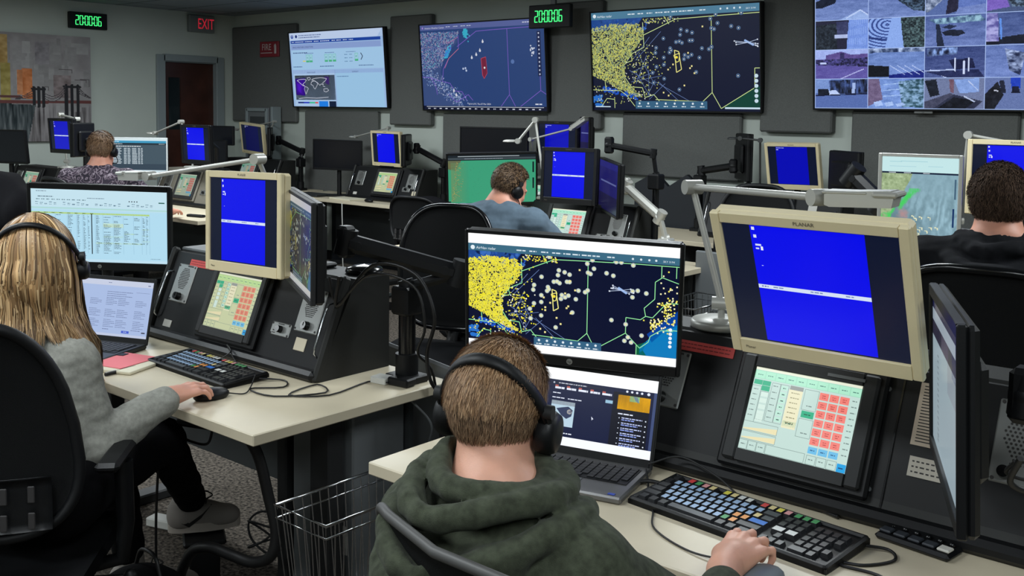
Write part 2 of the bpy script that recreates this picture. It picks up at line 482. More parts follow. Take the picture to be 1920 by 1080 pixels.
def scr_weather(w, h):
    c = Canvas(w, h, 160, 90, (40, 68, 124), 5); R = c.rng
    c.layer()
    c.poly([(0, 8), (52, 8), (50, 20), (36, 30), (30, 38), (26, 50), (30, 62), (48, 78), (60, 90), (0, 90)], (58, 80, 132))
    c.layer()
    land = [(0, 8), (54, 8), (46, 20), (34, 30), (28, 44), (0, 50)]
    k = 0
    while k < 1500:
        x, y = R.uniform(0, 55), R.uniform(8, 50)
        if not pip(x, y, land): continue
        k += 1; a = R.uniform(0, 3.14); l = R.uniform(.4, 1.1)
        c.line([(x - math.cos(a) * l, y - math.sin(a) * l), (x + math.cos(a) * l, y + math.sin(a) * l)], .45, R.choice([(120, 130, 180), (170, 176, 210), (92, 112, 176), (196, 160, 190), (70, 90, 160), (110, 190, 210)]))
    for k in range(420):
        t = R.random(); x = 4 + t * 52 + R.uniform(-9, 9); y = 50 + t * 34 + R.uniform(-7, 7)
        if x < 0 or y > 86: continue
        a = R.uniform(0, 3.14); l = R.uniform(.3, 1.1)
        c.line([(x - math.cos(a) * l, y - math.sin(a) * l), (x + math.cos(a) * l, y + math.sin(a) * l)], .5, R.choice([(150, 180, 225), (190, 200, 230), (90, 120, 190)]))
    for k in range(120):
        t = R.random(); x = 34 + 6 * t + R.uniform(-2, 2); y = 34 - 10 * t + R.uniform(-2, 2)
        c.disc(x, y, R.uniform(.4, 1.2), R.choice([(40, 150, 210), (60, 180, 220), (90, 110, 220)]), 5)
        c.disc(62 + R.gauss(0, 1.5), 10 + R.gauss(0, 2.5), .9, (60, 180, 210), 5)
    c.layer()
    PU = (128, 96, 205)
    for L in [[(76, 9), (90, 8.5), (160, 7)], [(50, 24), (64, 16), (76, 9)], [(52, 12), (52, 26), (38, 36), (30, 47), (28, 60), (38, 62), (44, 70), (54, 71), (60, 80)],
              [(115, 8), (115, 74), (122, 86)], [(115, 74), (104, 86)], [(153, 40), (153, 70), (128, 86)], [(153, 70), (160, 74)], [(54, 78), (62, 74), (68, 80)], [(0, 55), (12, 56), (18, 64), (20, 74)],
              [(12, 56), (26, 60)], [(36, 74), (46, 82), (54, 78)]]:
        c.line(L, .6, PU)
    c.line([(38, 20), (52, 14)], .5, (190, 120, 170)); c.line([(52, 26), (38, 36), (32, 46)], .6, (205, 120, 150))
    c.poly([(81, 37), (87, 35.5), (88, 52), (84, 57.5), (82, 54)], (120, 30, 62)); c.line([(81, 37), (87, 35.5), (88, 52), (84, 57.5), (82, 54), (81, 37)], .5, (220, 80, 96))
    c.layer()
    for (x, y) in [(84, 20), (80, 29), (75, 33), (69, 36), (43, 70), (46, 74.5)]:
        c.disc(x, y, 1.3, (225, 228, 240)); c.poly([(x - 1, y - .6), (x + 1, y - .6), (x, y - 2.8)], (225, 228, 240))
    for (x, y) in [(57, 47), (60, 46.5), (61, 49)]: c.disc(x, y, 1.2, (190, 205, 235), 8)
    c.disc(85, 46.5, 1.2, (240, 240, 245), 6); c.disc(120.5, 41, 2.2, (90, 120, 180), 12)
    for k in range(14): c.disc(145 + R.gauss(0, 2.2), 27 + R.gauss(0, 2.6) + k * .5, .9, (215, 222, 240), 5)
    c.rect(0, 0, 160, 5.6, (88, 100, 160)); c.rect(0, 86, 160, 90, (10, 18, 50)); c.rect(150.5, 12, 155, 56, (20, 34, 80))
    c.layer()
    c.disc(3.6, 3, 1.1, (170, 140, 220), 8)
    c.text('Aviation Weather Center', 6.5, 4.2, 2.6, (215, 220, 240))
    for x in (36, 46, 56, 64): c.dashes(x, 2.4, 6, .8, (190, 198, 226))
    c.dashes(134, 2.2, 11, .9, (215, 220, 240)); c.rect(148, 1.8, 150.5, 4, (225, 228, 240))
    for k in range(11): c.disc(152.7, 14 + k * 4, .9, (205, 212, 232), 6)
    c.rect(4, 86.6, 156, 87.1, (220, 226, 240))
    for k in range(19): c.dashes(6 + k * 8, 88.3, 3, 1.0, (225, 230, 245))
    c.text('2014 UTC Thu 07 Mar 2024', 62, 84.6, 2.5, (225, 230, 245)); c.dashes(146, 83, 8, 1.2, (225, 230, 245))
    return c

WORLD = [[(6, 20), (14, 16), (26, 15), (34, 18), (30, 26), (26, 30), (22, 36), (28, 42), (22, 40), (16, 32), (10, 24), (6, 20)],
         [(28, 44), (34, 46), (38, 52), (34, 62), (30, 74), (28, 66), (26, 54), (28, 44)],
         [(36, 10), (44, 8), (46, 14), (40, 20), (36, 10)],
         [(48, 26), (56, 22), (62, 26), (66, 34), (62, 44), (58, 54), (54, 50), (52, 40), (46, 36), (48, 26)],
         [(50, 16), (60, 12), (76, 10), (92, 14), (88, 22), (80, 30), (82, 38), (76, 34), (72, 40), (66, 30), (58, 22), (50, 20), (50, 16)],
         [(80, 42), (86, 46)], [(82, 54), (92, 52), (96, 60), (88, 66), (82, 62), (82, 54)], [(8, 92), (30, 88), (60, 90), (94, 86)]]
def scr_space(w, h):
    c = Canvas(w, h, 160, 90, (158, 190, 232), 7)
    c.layer()
    c.rect(0, 0, 160, 9, (196, 214, 244)); c.poly([(150, 9), (158, 0), (160, 0), (160, 9)], (60, 140, 200)); c.rect(2, 9.5, 155, 13, (28, 66, 160))
    c.rect(2, 14, 155, 20.5, (140, 164, 216)); c.rect(2, 21, 158, 45, (166, 206, 240))
    c.rect(3, 46, 76, 90, (176, 206, 240)); c.rect(78, 46, 156, 90, (160, 204, 238)); c.rect(3, 46, 156, 50, (146, 174, 222))
    c.rect(5, 52, 76, 82, (8, 8, 18)); c.rect(68, 52, 76, 82, (70, 84, 104))
    c.layer()
    for k in range(9): c.poly([(5.5 + k * .4, 56 + k), (24 - k * 1.2, 55 + k), (22 - k * 1.2, 77 - k * .5), (6 + k * .4, 76 - k)], (44 + k * 6, 10 + k * 2, 120 + k * 12))
    c.poly([(58, 54), (66, 54), (66, 64), (60, 62)], (60, 30, 110))
    for L in [[(0, 0)]]: pass
    c.layer()
    for L in WORLD: c.line([(5 + x * .62, 52 + y * .31) for x, y in L], .55, (225, 228, 240))
    c.disc(5, 4.5, 2.4, (30, 70, 165), 14); c.disc(12.5, 4.5, 2.0, (30, 50, 120), 10)
    c.layer(); c.poly([(3, 3.4), (5, 5.4), (7, 3.4), (5, 4.6)], (225, 235, 250)); c.disc(5, 2.9, .6, (225, 235, 250), 8)
    c.dashes(17, 3, 40, 1.0, (90, 110, 160)); c.dashes(17, 5.6, 38, 1.0, (90, 110, 160))
    for x, l in ((4, 4), (10, 16), (28, 13), (44, 9), (55, 16), (75, 6), (83, 8), (94, 7), (104, 7)): c.dashes(x, 10.8, l, .9, (210, 222, 245))
    c.text('SPACE WEATHER CONDITIONS', 5, 18.6, 2.6, (40, 60, 110)); c.dashes(5, 24, 26, 1.0, (70, 90, 140))
    for x0 in (28, 34, 61, 68, 75, 112):
        c.rect(x0, 27, x0 + 5.6, 35.5, (120, 200, 190)); c.rect(x0 + .5, 27.5, x0 + 5.1, 34, (176, 216, 240)); c.rect(x0, 34, x0 + 5.6, 36.2, (60, 176, 110)); c.dashes(x0 + 1.6, 30, 2, 1.6, (60, 130, 150))
    c.rect(22, 34, 27, 35.4, (220, 214, 120))
    for x in (95, 103): 
        for y in (28, 32, 36): c.dashes(x, y, 5, .8, (90, 130, 170))
    c.line([(122, 27), (125, 31), (122, 35)], 1.0, (20, 30, 60))
    for x in (26, 62, 98): c.dashes(x, 25, 16, .7, (90, 120, 170))
    for x in (4, 52, 118): c.dashes(x, 41, 24 if x > 4 else 16, .9, (70, 100, 150))
    c.text('NOAA SCALES', 28, 49.4, 2.3, (50, 70, 120)); c.text('SUMMARY', 106, 49.4, 2.3, (50, 70, 120)); c.dashes(80, 53.5, 20, .8, (70, 110, 160))
    for k in range(14): c.rect(8 + k * 2.6, 84.5, 10.6 + k * 2.6, 86.3, [(20, 40, 120), (40, 60, 200), (60, 200, 150), (230, 90, 90)][min(3, k // 4)])
    c.rect(46, 83.5, 62, 90, (30, 130, 235)); c.rect(64, 83.5, 76, 90, (14, 30, 60))
    return c

def scr_sheet(w, h):
    c = Canvas(w, h, 160, 90, (186, 222, 236), 9); R = c.rng
    c.layer()
    c.rect(0, 0, 160, 22, (196, 226, 238)); c.rect(0, 23, 160, 24, (170, 214, 200)); c.rect(0, 26, 160, 90, (178, 220, 240))
    c.rect(0, 28.5, 139, 30.5, (176, 206, 80)); c.rect(0, 86.5, 160, 90, (196, 224, 238))
    c.rect(84, 41, 108, 46, (226, 232, 30)); c.rect(84, 57, 108, 59, (180, 208, 70)); c.rect(75, 65, 130, 67, (190, 212, 80)); c.rect(109, 53, 121, 54.5, (180, 208, 70))
    for y in (47, 55, 62): c.rect(130, y, 139, y + 1.2, (180, 208, 70))
    c.layer()
    c.dashes(6, 2.5, 12, .7, (80, 100, 120)); c.dashes(8, 9, 18, .9, (60, 80, 100)); c.dashes(66, 10, 20, .7, (90, 110, 130))
    for k in range(10): c.dashes(6 + k * 6, 12.5, 4, .9, (80, 110, 120))
    for k in range(26):
        x = 5 + k * 5.4
        if k % 7 == 5: continue
        c.dashes(x, 16 + (k % 3), 3.4, .8, (90, 120, 140)); c.dashes(x, 18.8, 3, .6, (110, 140, 160))
    for k in range(4): c.disc(115.5 + k * 3, 13, .8, (20, 30, 40), 6)
    c.rect(150, 13, 157, 14.4, (30, 90, 80))
    c.rect(70.3, 29.5, 71.4, 80, (10, 14, 18))
    for x in (0.5, 12, 28, 42, 53, 60, 66, 75, 84, 96, 108, 120, 130, 135, 139): c.rect(x, 30.5, x + .22, 79, (120, 160, 190))
    for r in range(31):
        y = 31.6 + r * 1.55
        for (x, l, p) in ((3, 7, .9), (14, 9, .8), (29, 8, .8), (43, 6, .8), (54, 3, .9), (61, 3, .8), (66.5, 2, .4), (76, 4, .95), (85, 9, .7), (97, 9, .75), (109, 7, .5), (121, 7, .45), (131, 3, .7), (135.5, 2, .8)):
            if r > 22 and x > 108: continue
            if R.random() < p: c.dashes(x, y, l * R.uniform(.5, 1), .62, (70, 90, 104))
    for k in range(8): c.dashes(6 + 9 * k, 29.1, 4, .7, (60, 80, 40))
    for k in range(6): c.dashes(78 + 10 * k, 65.5, 5, .7, (60, 80, 40))
    c.dashes(4, 82, 60, .6, (120, 150, 170)); c.dashes(140, 84, 12, .7, (120, 150, 170))
    return c

def scr_doc(w, h):
    c = Canvas(w, h, 150, 92, (176, 196, 236), 11); c.layer()
    c.rect(0, 0, 150, 9, (206, 214, 236)); c.rect(0, 88, 150, 92, (200, 210, 236)); c.rect(100, 82, 115, 86, (70, 96, 210))
    c.layer(); I = (104, 116, 156)
    c.dashes(62, 4, 6, 1, I); c.dashes(140, 5, 5, 1.4, I)
    for k in range(4): c.dashes(62, 19 + k * 3.4, 50 - (k % 2) * 12, .9, I)
    for (x, l) in ((62, 24), (86, 24), (120, 24), (30, 26)):
        for k in range(17):
            if k in (4, 5, 11): continue
            c.dashes(x, 32 + k * 2.8, l * (.6 + .4 * math.sin(k * 2.1) ** 2), .8, I)
    c.dashes(118, 80, 18, 1, I); c.dashes(139, 82, 7, 2, (60, 60, 80)); c.dashes(62, 81, 12, 1, I)
    for x in (119, 121): c.rect(119, 18, 145, 18.4, I)
    c.dashes(104, 83.3, 7, 1, (200, 214, 250))
    return c

def scr_site(w, h):
    c = Canvas(w, h, 150, 98, (8, 18, 56), 13); c.layer()
    c.rect(0, 0, 150, 15, (252, 254, 255)); c.rect(0, 87, 150, 98, (244, 248, 255)); c.rect(146.5, 15, 150, 87, (60, 74, 116))
    c.rect(98, 20, 143, 87, (4, 6, 24)); c.rect(104, 23, 143, 41, (246, 180, 20)); c.rect(118, 23, 130, 30, (120, 200, 150)); c.poly([(122, 23), (127, 23), (130, 31), (126, 29)], (50, 90, 170))
    c.rect(22, 42, 52, 74, (182, 208, 224)); c.rect(22, 42, 52, 47, (130, 136, 146))
    c.layer()
    c.poly([(29, 52), (36, 50), (44, 48), (50, 52), (49, 60), (43, 64), (36, 60)], (46, 56, 88)); c.disc(46, 54.5, 3.2, (190, 186, 180)); c.disc(46, 54.5, 1.6, (60, 80, 130))
    c.poly([(30, 62), (40, 66), (36, 72), (26, 68)], (206, 228, 240))
    WH = (226, 232, 250)
    c.rect(18, 17.5, 88, 20.5, (22, 26, 50)); c.dashes(28, 18.3, 36, 1.2, WH); c.disc(22, 19, 1.2, WH, 8)
    for k in range(5):
        c.dashes(24 + 15 * k, 24, 12, 2.6, WH, .1); c.rect(24 + 15 * k, 21.8, 28 + 15 * k, 24, (180, 90, 80))
    for k in range(4): c.disc(114 + 6 * k, 18, 1.5, WH, 8)
    c.disc(140, 18, 1.9, WH, 8)
    c.dashes(22, 31.5, 10, 1.2, WH); c.dashes(22, 37.5, 16, 1.2, WH); c.dashes(42, 37.5, 18, 1.2, WH); c.rect(89, 32, 98, 36, (150, 190, 214))
    c.text('Tonight', 22, 79, 3.2, WH); c.dashes(22, 82, 30, 1.4, WH)
    c.dashes(106, 46, 18, 1.5, WH)
    for k in range(6):
        y = 51 + k * 6.4
        c.dashes(111, y, 25, 1.2, (200, 210, 250)); c.dashes(111, y + 2.4, 16 + 4 * (k % 2), 1.2, (150, 170, 250)); c.disc(140, y + 1, .9, WH, 6); c.disc(108, y + 1, .7, WH, 6)
    c.poly([(74, 56), (77, 59), (75.6, 59.4), (75, 61)], WH)
    return c

def scr_blue(w, h, split=True, dim=1.0, icons=True):
    c = Canvas(w, h, 100, 80, (12, 20, 44), 2); c.layer()
    B = tuple(int(v * dim) for v in ((4, 10, 226) if dim < .99 else (2, 8, 232)))
    c.rect(17, 1, 82, 79, B)
    c.layer()
    if icons:
        for (x, y) in ((18, 2), (18.6, 7)): c.rect(x, y, x + 1.8, y + 2, (215, 222, 245))
        c.dashes(19, 13, 3.5, 1.2, (215, 222, 245)); c.dashes(19, 15.5, 2, 1.0, (215, 222, 245)); c.rect(22, 14.5, 23.4, 17, (235, 238, 250)); c.rect(21, 27, 22, 27.4, (200, 210, 240))
    else:
        c.dashes(18, 3, 16, .9, (190, 200, 235)); c.dashes(18, 6.5, 5, 1.2, (215, 222, 245))
    if split:
        c.rect(17, 40, 82, 42.6, (212, 224, 246)); c.layer()
        c.dashes(19, 40.8, 4, .8, (90, 110, 170)); c.dashes(26, 40.8, 6, .8, (120, 140, 190)); c.dashes(48, 40.8, 7, .8, (120, 140, 190)); c.dashes(68, 40.8, 5, .8, (120, 140, 190))
    return c

def scr_touch(w, h, style=0):
    b = [(196, 222, 214), (206, 214, 168), (190, 206, 184)][style]
    c = Canvas(w, h, 100, 76, b, 4); c.layer()
    g = [(160, 220, 190), (178, 212, 140), (150, 200, 170)][style]
    c.rect(0, 0, 100, 2.5, (232, 236, 214)); c.rect(0, 2.8, 100, 10.5, g)
    T1 = (44, 176, 132); Rd = [(244, 132, 122), (228, 140, 112), (226, 132, 120)][style]
    ink = (120, 140, 136)
    c.layer()
    for k in range(10): c.rect(1 + k * 9.9, 3.4, 10.2 + k * 9.9, 10, tuple(min(255, v + 14) for v in g)); 
    for (x, y, a, b_) in ((1, 11.5, 8, 4.4), (9.2, 11.5, 8, 4.4), (9.2, 16.2, 8, 4.6), (51, 31, 11.5, 6), (36, 43, 12.5, 5)): c.rect(x, y, x + a, y + b_, T1)
    c.rect(35.5, 15, 48.5, 49.5, (236, 232, 196)); c.rect(36, 43, 48.2, 47, T1); c.rect(36, 11.4, 48.5, 15, (150, 156, 152))
    for i in range(3):
        for j in range(6): c.rect(64 + i * 9.2, 12.5 + j * 7.9, 72.2 + i * 9.2, 19 + j * 7.9, Rd)
    for i in range(3): c.rect(64 + i * 9.2, 60.2, 72.2 + i * 9.2, 66, (110, 190, 232))
    c.rect(91.5, 68.5, 99.3, 75.5, (24, 160, 226))
    for x0, x1, y0, y1 in ((0, 8.8, 17, 50), (9.4, 17.4, 21.4, 47), (18.6, 26.6, 12, 47), (27, 34.6, 12, 47), (50, 63, 12, 30), (50, 63, 38, 54), (0, 8, 67, 75), (8.6, 16.6, 67, 75), (17.2, 25.2, 67, 75), (26, 62, 67, 75), (64, 72.2, 67.5, 75), (73.2, 81.4, 67.5, 75), (82.4, 90.6, 67.5, 75), (0, 33, 50, 58), (0, 33, 59, 66)):
        for a, b2, d, e in ((x0, y0, x1, y0 + .35), (x0, y1, x1, y1 + .35), (x0, y0, x0 + .35, y1), (x1, y0, x1 + .35, y1)): c.rect(a, b2, d, e, ink)
    for j in range(6):
        y = 13 + j * 5.7
        c.rect(10, y + 9 if y + 14 < 50 else y, 16.8, y + 13 if y + 14 < 50 else y + 4, (214, 236, 226)); c.rect(27.6, y, 34, y + 4.2, (190, 232, 214))
    c.poly([(1, 56.5), (33, 52.5), (33, 57.4), (1, 57.6)], (236, 226, 180)); c.poly([(1, 64.6), (33, 60.6), (33, 65.4), (1, 65.6)], (236, 226, 180))
    c.layer()
    for k in range(10): c.dashes(3 + k * 9.9, 6.4, 5, .8, (80, 130, 120))
    for i in range(3):
        for j in range(6): c.dashes(66.3 + i * 9.2, 14.6 + j * 7.9, 3.6, .8, (190, 80, 76)); c.dashes(66.6 + i * 9.2, 16.4 + j * 7.9, 3, .8, (190, 80, 76))
        c.dashes(66 + i * 9.2, 62.6, 4, .9, (50, 100, 140)); c.dashes(66 + i * 9.2, 70.6, 4, .9, ink)
    for j in range(7): c.dashes(38, 17.3 + j * 4.4, 8, .8, (150, 146, 110))
    for j in range(10): c.dashes(93.2, 14 + j * 5.2, 4.6, .9, ink)
    for j in range(6): c.dashes(20, 14.4 + j * 5.7, 4.5, .8, ink); c.dashes(2, 20 + j * 4.8, 4.5, .8, ink); c.dashes(29.6, 14.8 + j * 5.7, 2.6, .9, (50, 90, 80))
    for x in (2, 10.4, 19): c.dashes(x, 70.4, 4.4, .9, ink)
    c.dashes(54, 26, 5, .9, ink); c.dashes(53.6, 33.6, 6, .9, (20, 90, 70)); c.dashes(54, 50, 6, .9, ink); c.dashes(38.6, 44.6, 7, .9, (20, 90, 70)); c.dashes(93, 71.6, 4.6, 1, (10, 60, 110))
    return c

def scr_table(w, h):
    c = Canvas(w, h, 160, 90, (66, 84, 96), 15); c.layer(); R = c.rng
    c.rect(0, 0, 160, 5, (214, 232, 236)); c.rect(0, 5, 160, 11, (60, 150, 190)); c.rect(0, 11, 160, 16, (34, 50, 60)); c.rect(0, 82, 160, 90, (206, 224, 232)); c.rect(0, 66, 160, 81, (52, 68, 82))
    c.layer(); WH = (206, 220, 228)
    c.dashes(8, 7.4, 26, 1.4, (220, 236, 240)); c.dashes(8, 13, 34, 1.4, WH); c.dashes(140, 13, 16, 1.2, WH)
    c.dashes(6, 19, 86, 1.6, (240, 246, 250))
    for r in range(12):
        y = 24.5 + r * 3.6
        for x, l in ((10, 30), (46, 8), (56, 8), (68, 14), (84, 6), (92, 5)): c.dashes(x, y, l * R.uniform(.8, 1), 1.7, WH, .12)
    return c

def scr_green(w, h):
    c = Canvas(w, h, 160, 90, (58, 156, 118), 17); c.layer(); R = c.rng
    c.rect(0, 0, 160, 5, (26, 34, 40)); c.rect(0, 5, 160, 8.5, (64, 74, 80)); c.rect(0, 8.5, 160, 10, (14, 22, 26))
    for k in range(9): c.poly([(0, 10 + k), (24 - k * 2, 10 + k), (14 - k, 30 - k), (0, 26 - k)], (96 + 2 * k, 104 + k, 78 - k))
    for k in range(8): c.rect(5 + k * 4, 14, 9 + k * 4 , 88, (96 - k * 5, 146 + k, 102 + k * 2))
    c.layer()
    for k in range(150):
        y = R.uniform(12, 88); x = 14 - (y - 12) * .12 + abs(R.gauss(0, 6)); c.line([(x, y), (x + R.uniform(.6, 2), y + .5)], .6, R.choice([(176, 160, 78), (190, 134, 70), (70, 120, 90)]))
    for k in range(14): x, y = R.uniform(30, 60), R.uniform(20, 84); c.line([(x, y), (x + 1.5, y + .6)], .4, (60, 120, 100))
    c.rect(154, 14, 157, 34, (12, 30, 34)); c.rect(154, 44, 157, 64, (12, 30, 34)); c.rect(18, 2, 130, 3, (190, 200, 206)); c.dashes(30, 6.4, 70, .9, (150, 160, 170)); c.rect(0, 86.5, 4, 89, (20, 40, 40))
    return c

class Raster:
    """a picture of small coloured tiles, one mesh"""
    def __init__(s, nx, ny, col, seed=1):
        s.nx, s.ny = nx, ny; s.a = np.zeros((ny, nx, 3)) + np.array(col, float); s.R = np.random.RandomState(seed)
        s.X, s.Y = np.meshgrid((np.arange(nx) + .5) / nx, (np.arange(ny) + .5) / ny)
    def noise(s, sx, sy, oct_=3):
        out = 0; amp = 1
        for o in range(oct_):
            gx, gy = max(2, int(sx * 2 ** o)), max(2, int(sy * 2 ** o)); g = s.R.randn(gy + 2, gx + 2)
            u = s.X * gx; v = s.Y * gy; iu = u.astype(int); iv = v.astype(int); fu = u - iu; fv = v - iv
            fu = fu * fu * (3 - 2 * fu); fv = fv * fv * (3 - 2 * fv)
            out = out + amp * ((g[iv, iu] * (1 - fu) + g[iv, iu + 1] * fu) * (1 - fv) + (g[iv + 1, iu] * (1 - fu) + g[iv + 1, iu + 1] * fu) * fv); amp *= .55
        return out / 1.4
    def mask(s, poly):
        m = np.zeros(s.X.shape, bool); n = len(poly)
        for i in range(n):
            (x0, y0), (x1, y1) = poly[i - 1], poly[i]
            if y0 == y1: continue
            m ^= ((y0 > s.Y) != (y1 > s.Y)) & (s.X < (x1 - x0) * (s.Y - y0) / (y1 - y0) + x0)
        return m
    def poly(s, poly, col, tex=8, sx=14, sy=10):
        m = s.mask(poly); c = np.array(col, float) + (s.noise(sx, sy) * tex)[..., None]; s.a[m] = c[m]
    def leaves(s, poly, dark, light, sx=30, sy=20):
        m = s.mask(poly); n = np.clip(.5 + .5 * s.noise(sx, sy, 3), 0, 1)[..., None]
        c = np.array(dark, float) * (1 - n) + np.array(light, float) * n; s.a[m] = c[m]
    def line(s, pts, w, col):
        for (x0, y0), (x1, y1) in zip(pts, pts[1:]):
            dx, dy = x1 - x0, y1 - y0; L = dx * dx + dy * dy + 1e-12
            t = np.clip(((s.X - x0) * dx + (s.Y - y0) * dy) / L, 0, 1)
            d = np.hypot(s.X - x0 - t * dx, (s.Y - y0 - t * dy) * s.ny / s.nx); s.a[d < w] = col
    def build(s, name, parent, w, h, Mx, emit=0., rough=.8, matname=None):
        nx, ny = s.nx, s.ny; gx = (np.arange(nx + 1) / nx - .5) * w; gz = (.5 - np.arange(ny + 1) / ny) * h
        P = np.zeros((ny + 1, nx + 1, 4)); P[..., 0] = gx[None]; P[..., 2] = gz[:, None]; P[..., 3] = 1
        P = P.reshape(-1, 4) @ np.array(Mx).T; q = np.arange((ny + 1) * (nx + 1)).reshape(ny + 1, nx + 1)
        Q = np.stack([q[:-1, :-1], q[1:, :-1], q[1:, 1:], q[:-1, 1:]], -1).reshape(-1, 4)
        me = bpy.data.meshes.new(name); me.vertices.add(len(P)); me.vertices.foreach_set('co', P[:, :3].astype(np.float32).ravel())
        me.loops.add(len(Q) * 4); me.loops.foreach_set('vertex_index', Q.astype(np.int32).ravel()); me.polygons.add(len(Q)); me.polygons.foreach_set('loop_start', np.arange(0, len(Q) * 4, 4, dtype=np.int32)); me.update(calc_edges=True)
        c = np.clip(s.a, 0, 255) / 255.; c = np.where(c <= .04045, c / 12.92, ((c + .055) / 1.055) ** 2.4).reshape(-1, 3)
        c = np.repeat(np.concatenate([c, np.ones((len(c), 1))], 1), 4, 0)
        ca = me.color_attributes.new('Col', 'FLOAT_COLOR', 'CORNER'); ca.data.foreach_set('color', c.astype(np.float32).ravel())
        me.materials.append(attr_mat(matname or 'raster_%0.2f' % emit, rough=rough, emit=emit)); return link(name, me, parent)

def scr_cctv_cells():
    C = 84; Hh = 47; big = np.zeros((Hh * 4 + 5, C * 4 + 5, 3)) + np.array((176, 196, 232)); 
    def K(i, j, base, seed): return Raster(C, Hh, base, seed)
    out = {}
    def road(r, col=(108, 128, 178), amp=10): r.a[:] = np.array(col) + (r.noise(5, 12) * amp + r.noise(20, 30) * 5)[..., None]; r.a += ((r.Y - .5) * 24)[..., None]
    r = out[0, 0] = K(0, 0, (0, 0, 0), 1); road(r); r.poly([(0, .35), (.2, .2), (.42, .22), (.38, .42), (.12, .58), (0, .58)], (16, 24, 44)); r.poly([(.5, .98), (.85, .68), (1, .85), (1, 1), (.5, 1)], (160, 184, 226)); r.leaves([(.3, 0), (1, 0), (1, .13), (.3, .1)], (14, 24, 40), (70, 96, 150)); r.line([(.6, .95), (.86, .7), (1, .88)], .012, (200, 214, 240))
    r = out[1, 0] = K(0, 0, (0, 0, 0), 2); road(r); r.leaves([(.3, .12), (.5, 0), (1, 0), (1, .85), (.8, .8), (.6, .55)], (14, 22, 34), (84, 108, 130)); r.line([(0, .25), (.4, .02)], .012, (60, 84, 130)); r.line([(.1, .3), (.5, .1)], .008, (170, 190, 230))
    r = out[2, 0] = K(0, 0, (90, 110, 160), 3); r.leaves([(0, 0), (.4, 0), (.3, .5), (.05, .9), (0, .9)], (70, 84, 110), (200, 210, 226), 14, 9); r.poly([(.42, 0), (.56, 0), (.54, .9), (.34, 1)], (34, 32, 56)); r.poly([(.56, 0), (1, 0), (1, .85), (.55, .95)], (96, 118, 180)); r.poly([(.55, .8), (1, .7), (1, 1), (.5, 1)], (120, 138, 190))
    r = out[3, 0] = K(0, 0, (70, 86, 120), 4); r.leaves([(.15, 0), (1, 0), (1, .9), (.4, .85)], (16, 24, 36), (110, 134, 156)); r.poly([(0, 0), (.2, 0), (.36, .85), (0, .95)], (128, 100, 186))
    r = out[0, 1] = K(0, 0, (34, 34, 56), 5); r.leaves([(.0, .15), (.42, .1), (.42, 1), (0, 1)], (12, 18, 28), (50, 60, 70)); r.poly([(.4, .05), (.62, .05), (.62, .5), (.42, .5)], (58, 62, 96)); r.poly([(.37, .5), (.64, .5), (.64, .62), (.37, .62)], (186, 196, 224)); r.poly([(.64, 0), (1, 0), (1, 1), (.6, 1)], (124, 154, 220), 6); 
    for k in range(9): r.line([(.69 + .035 * k, 0), (.65 + .036 * k, 1)], .004, (150, 178, 232))
    r = out[1, 1] = K(0, 0, (146, 176, 230), 6)
    R2 = np.hypot((r.X - .34) * 1.2, (r.Y - .22)); m = (np.sin(R2 * 62) > .25) & (r.X < .42 - .12 * r.Y) & (r.X < .5); r.a[m] = (54, 76, 140); r.poly([(0, .6), (.36, .70), (.3, .76), (0, .68)], (40, 60, 120)); r.leaves([(.58, 0), (1, 0), (1, 1), (.64, 1), (.6, .4)], (12, 20, 26), (96, 122, 120))
    r = out[2, 1] = K(0, 0, (0, 0, 0), 7); road(r, (96, 114, 166)); r.poly([(.28, .55), (.42, .46), (.62, .5), (.68, .6), (.55, .68), (.34, .66)], (20, 28, 48)); r.poly([(.28, .4), (.4, .3), (.54, .36), (.42, .45)], (34, 46, 76)); r.poly([(.18, .28), (.24, .28), (.33, 1), (.2, 1)], (28, 38, 62)); r.leaves([(.05, .12), (.9, .0), (1, .22), (.2, .28)], (40, 66, 100), (160, 200, 210), 16, 8)
    r = out[3, 1] = K(0, 0, (0, 0, 0), 8); road(r, (78, 96, 146)); r.poly([(0, .82), (1, .6), (1, .95), (0, 1)], (10, 16, 36)); r.leaves([(0, 0), (.18, 0), (.2, .9), (0, .9)], (90, 84, 150), (180, 176, 220), 10, 10); r.line([(.22, .2), (.24, .8)], .016, (100, 150, 226))
    r = out[0, 2] = K(0, 0, (96, 86, 156), 9); r.a += (r.noise(6, 14) * 9)[..., None]; r.poly([(0, 0), (1, 0), (1, .26), (0, .32)], (170, 184, 232)); r.poly([(.2, .18), (.5, .06), (.7, .18), (1, .14), (1, .4), (.2, .4)], (96, 78, 138)); r.poly([(.48, .1), (.56, .1), (.56, .34), (.48, .34)], (50, 44, 90)); r.leaves([(0, .34), (1, .28), (1, .6), (.4, .55), (0, .52)], (18, 18, 44), (90, 84, 150)); r.line([(.5, 1), (.92, .68)], .01, (190, 190, 230)); r.line([(.1, .46), (.2, .46)], .014, (200, 210, 240))
    r = out[1, 2] = K(0, 0, (0, 0, 0), 10); road(r, (116, 142, 196)); r.leaves([(0, 0), (1, 0), (1, .12), (0, .14)], (30, 46, 80), (200, 216, 240), 14, 4); r.poly([(0, .55), (.38, .6), (.38, .95), (0, .95)], (6, 10, 22), 3); r.poly([(.38, .9), (1, .74), (1, 1), (.38, 1)], (20, 34, 120))
    for k in range(4): r.line([(.4 + .13 * k, .58), (.66 + .13 * k, .88)], .007, (196, 210, 240))
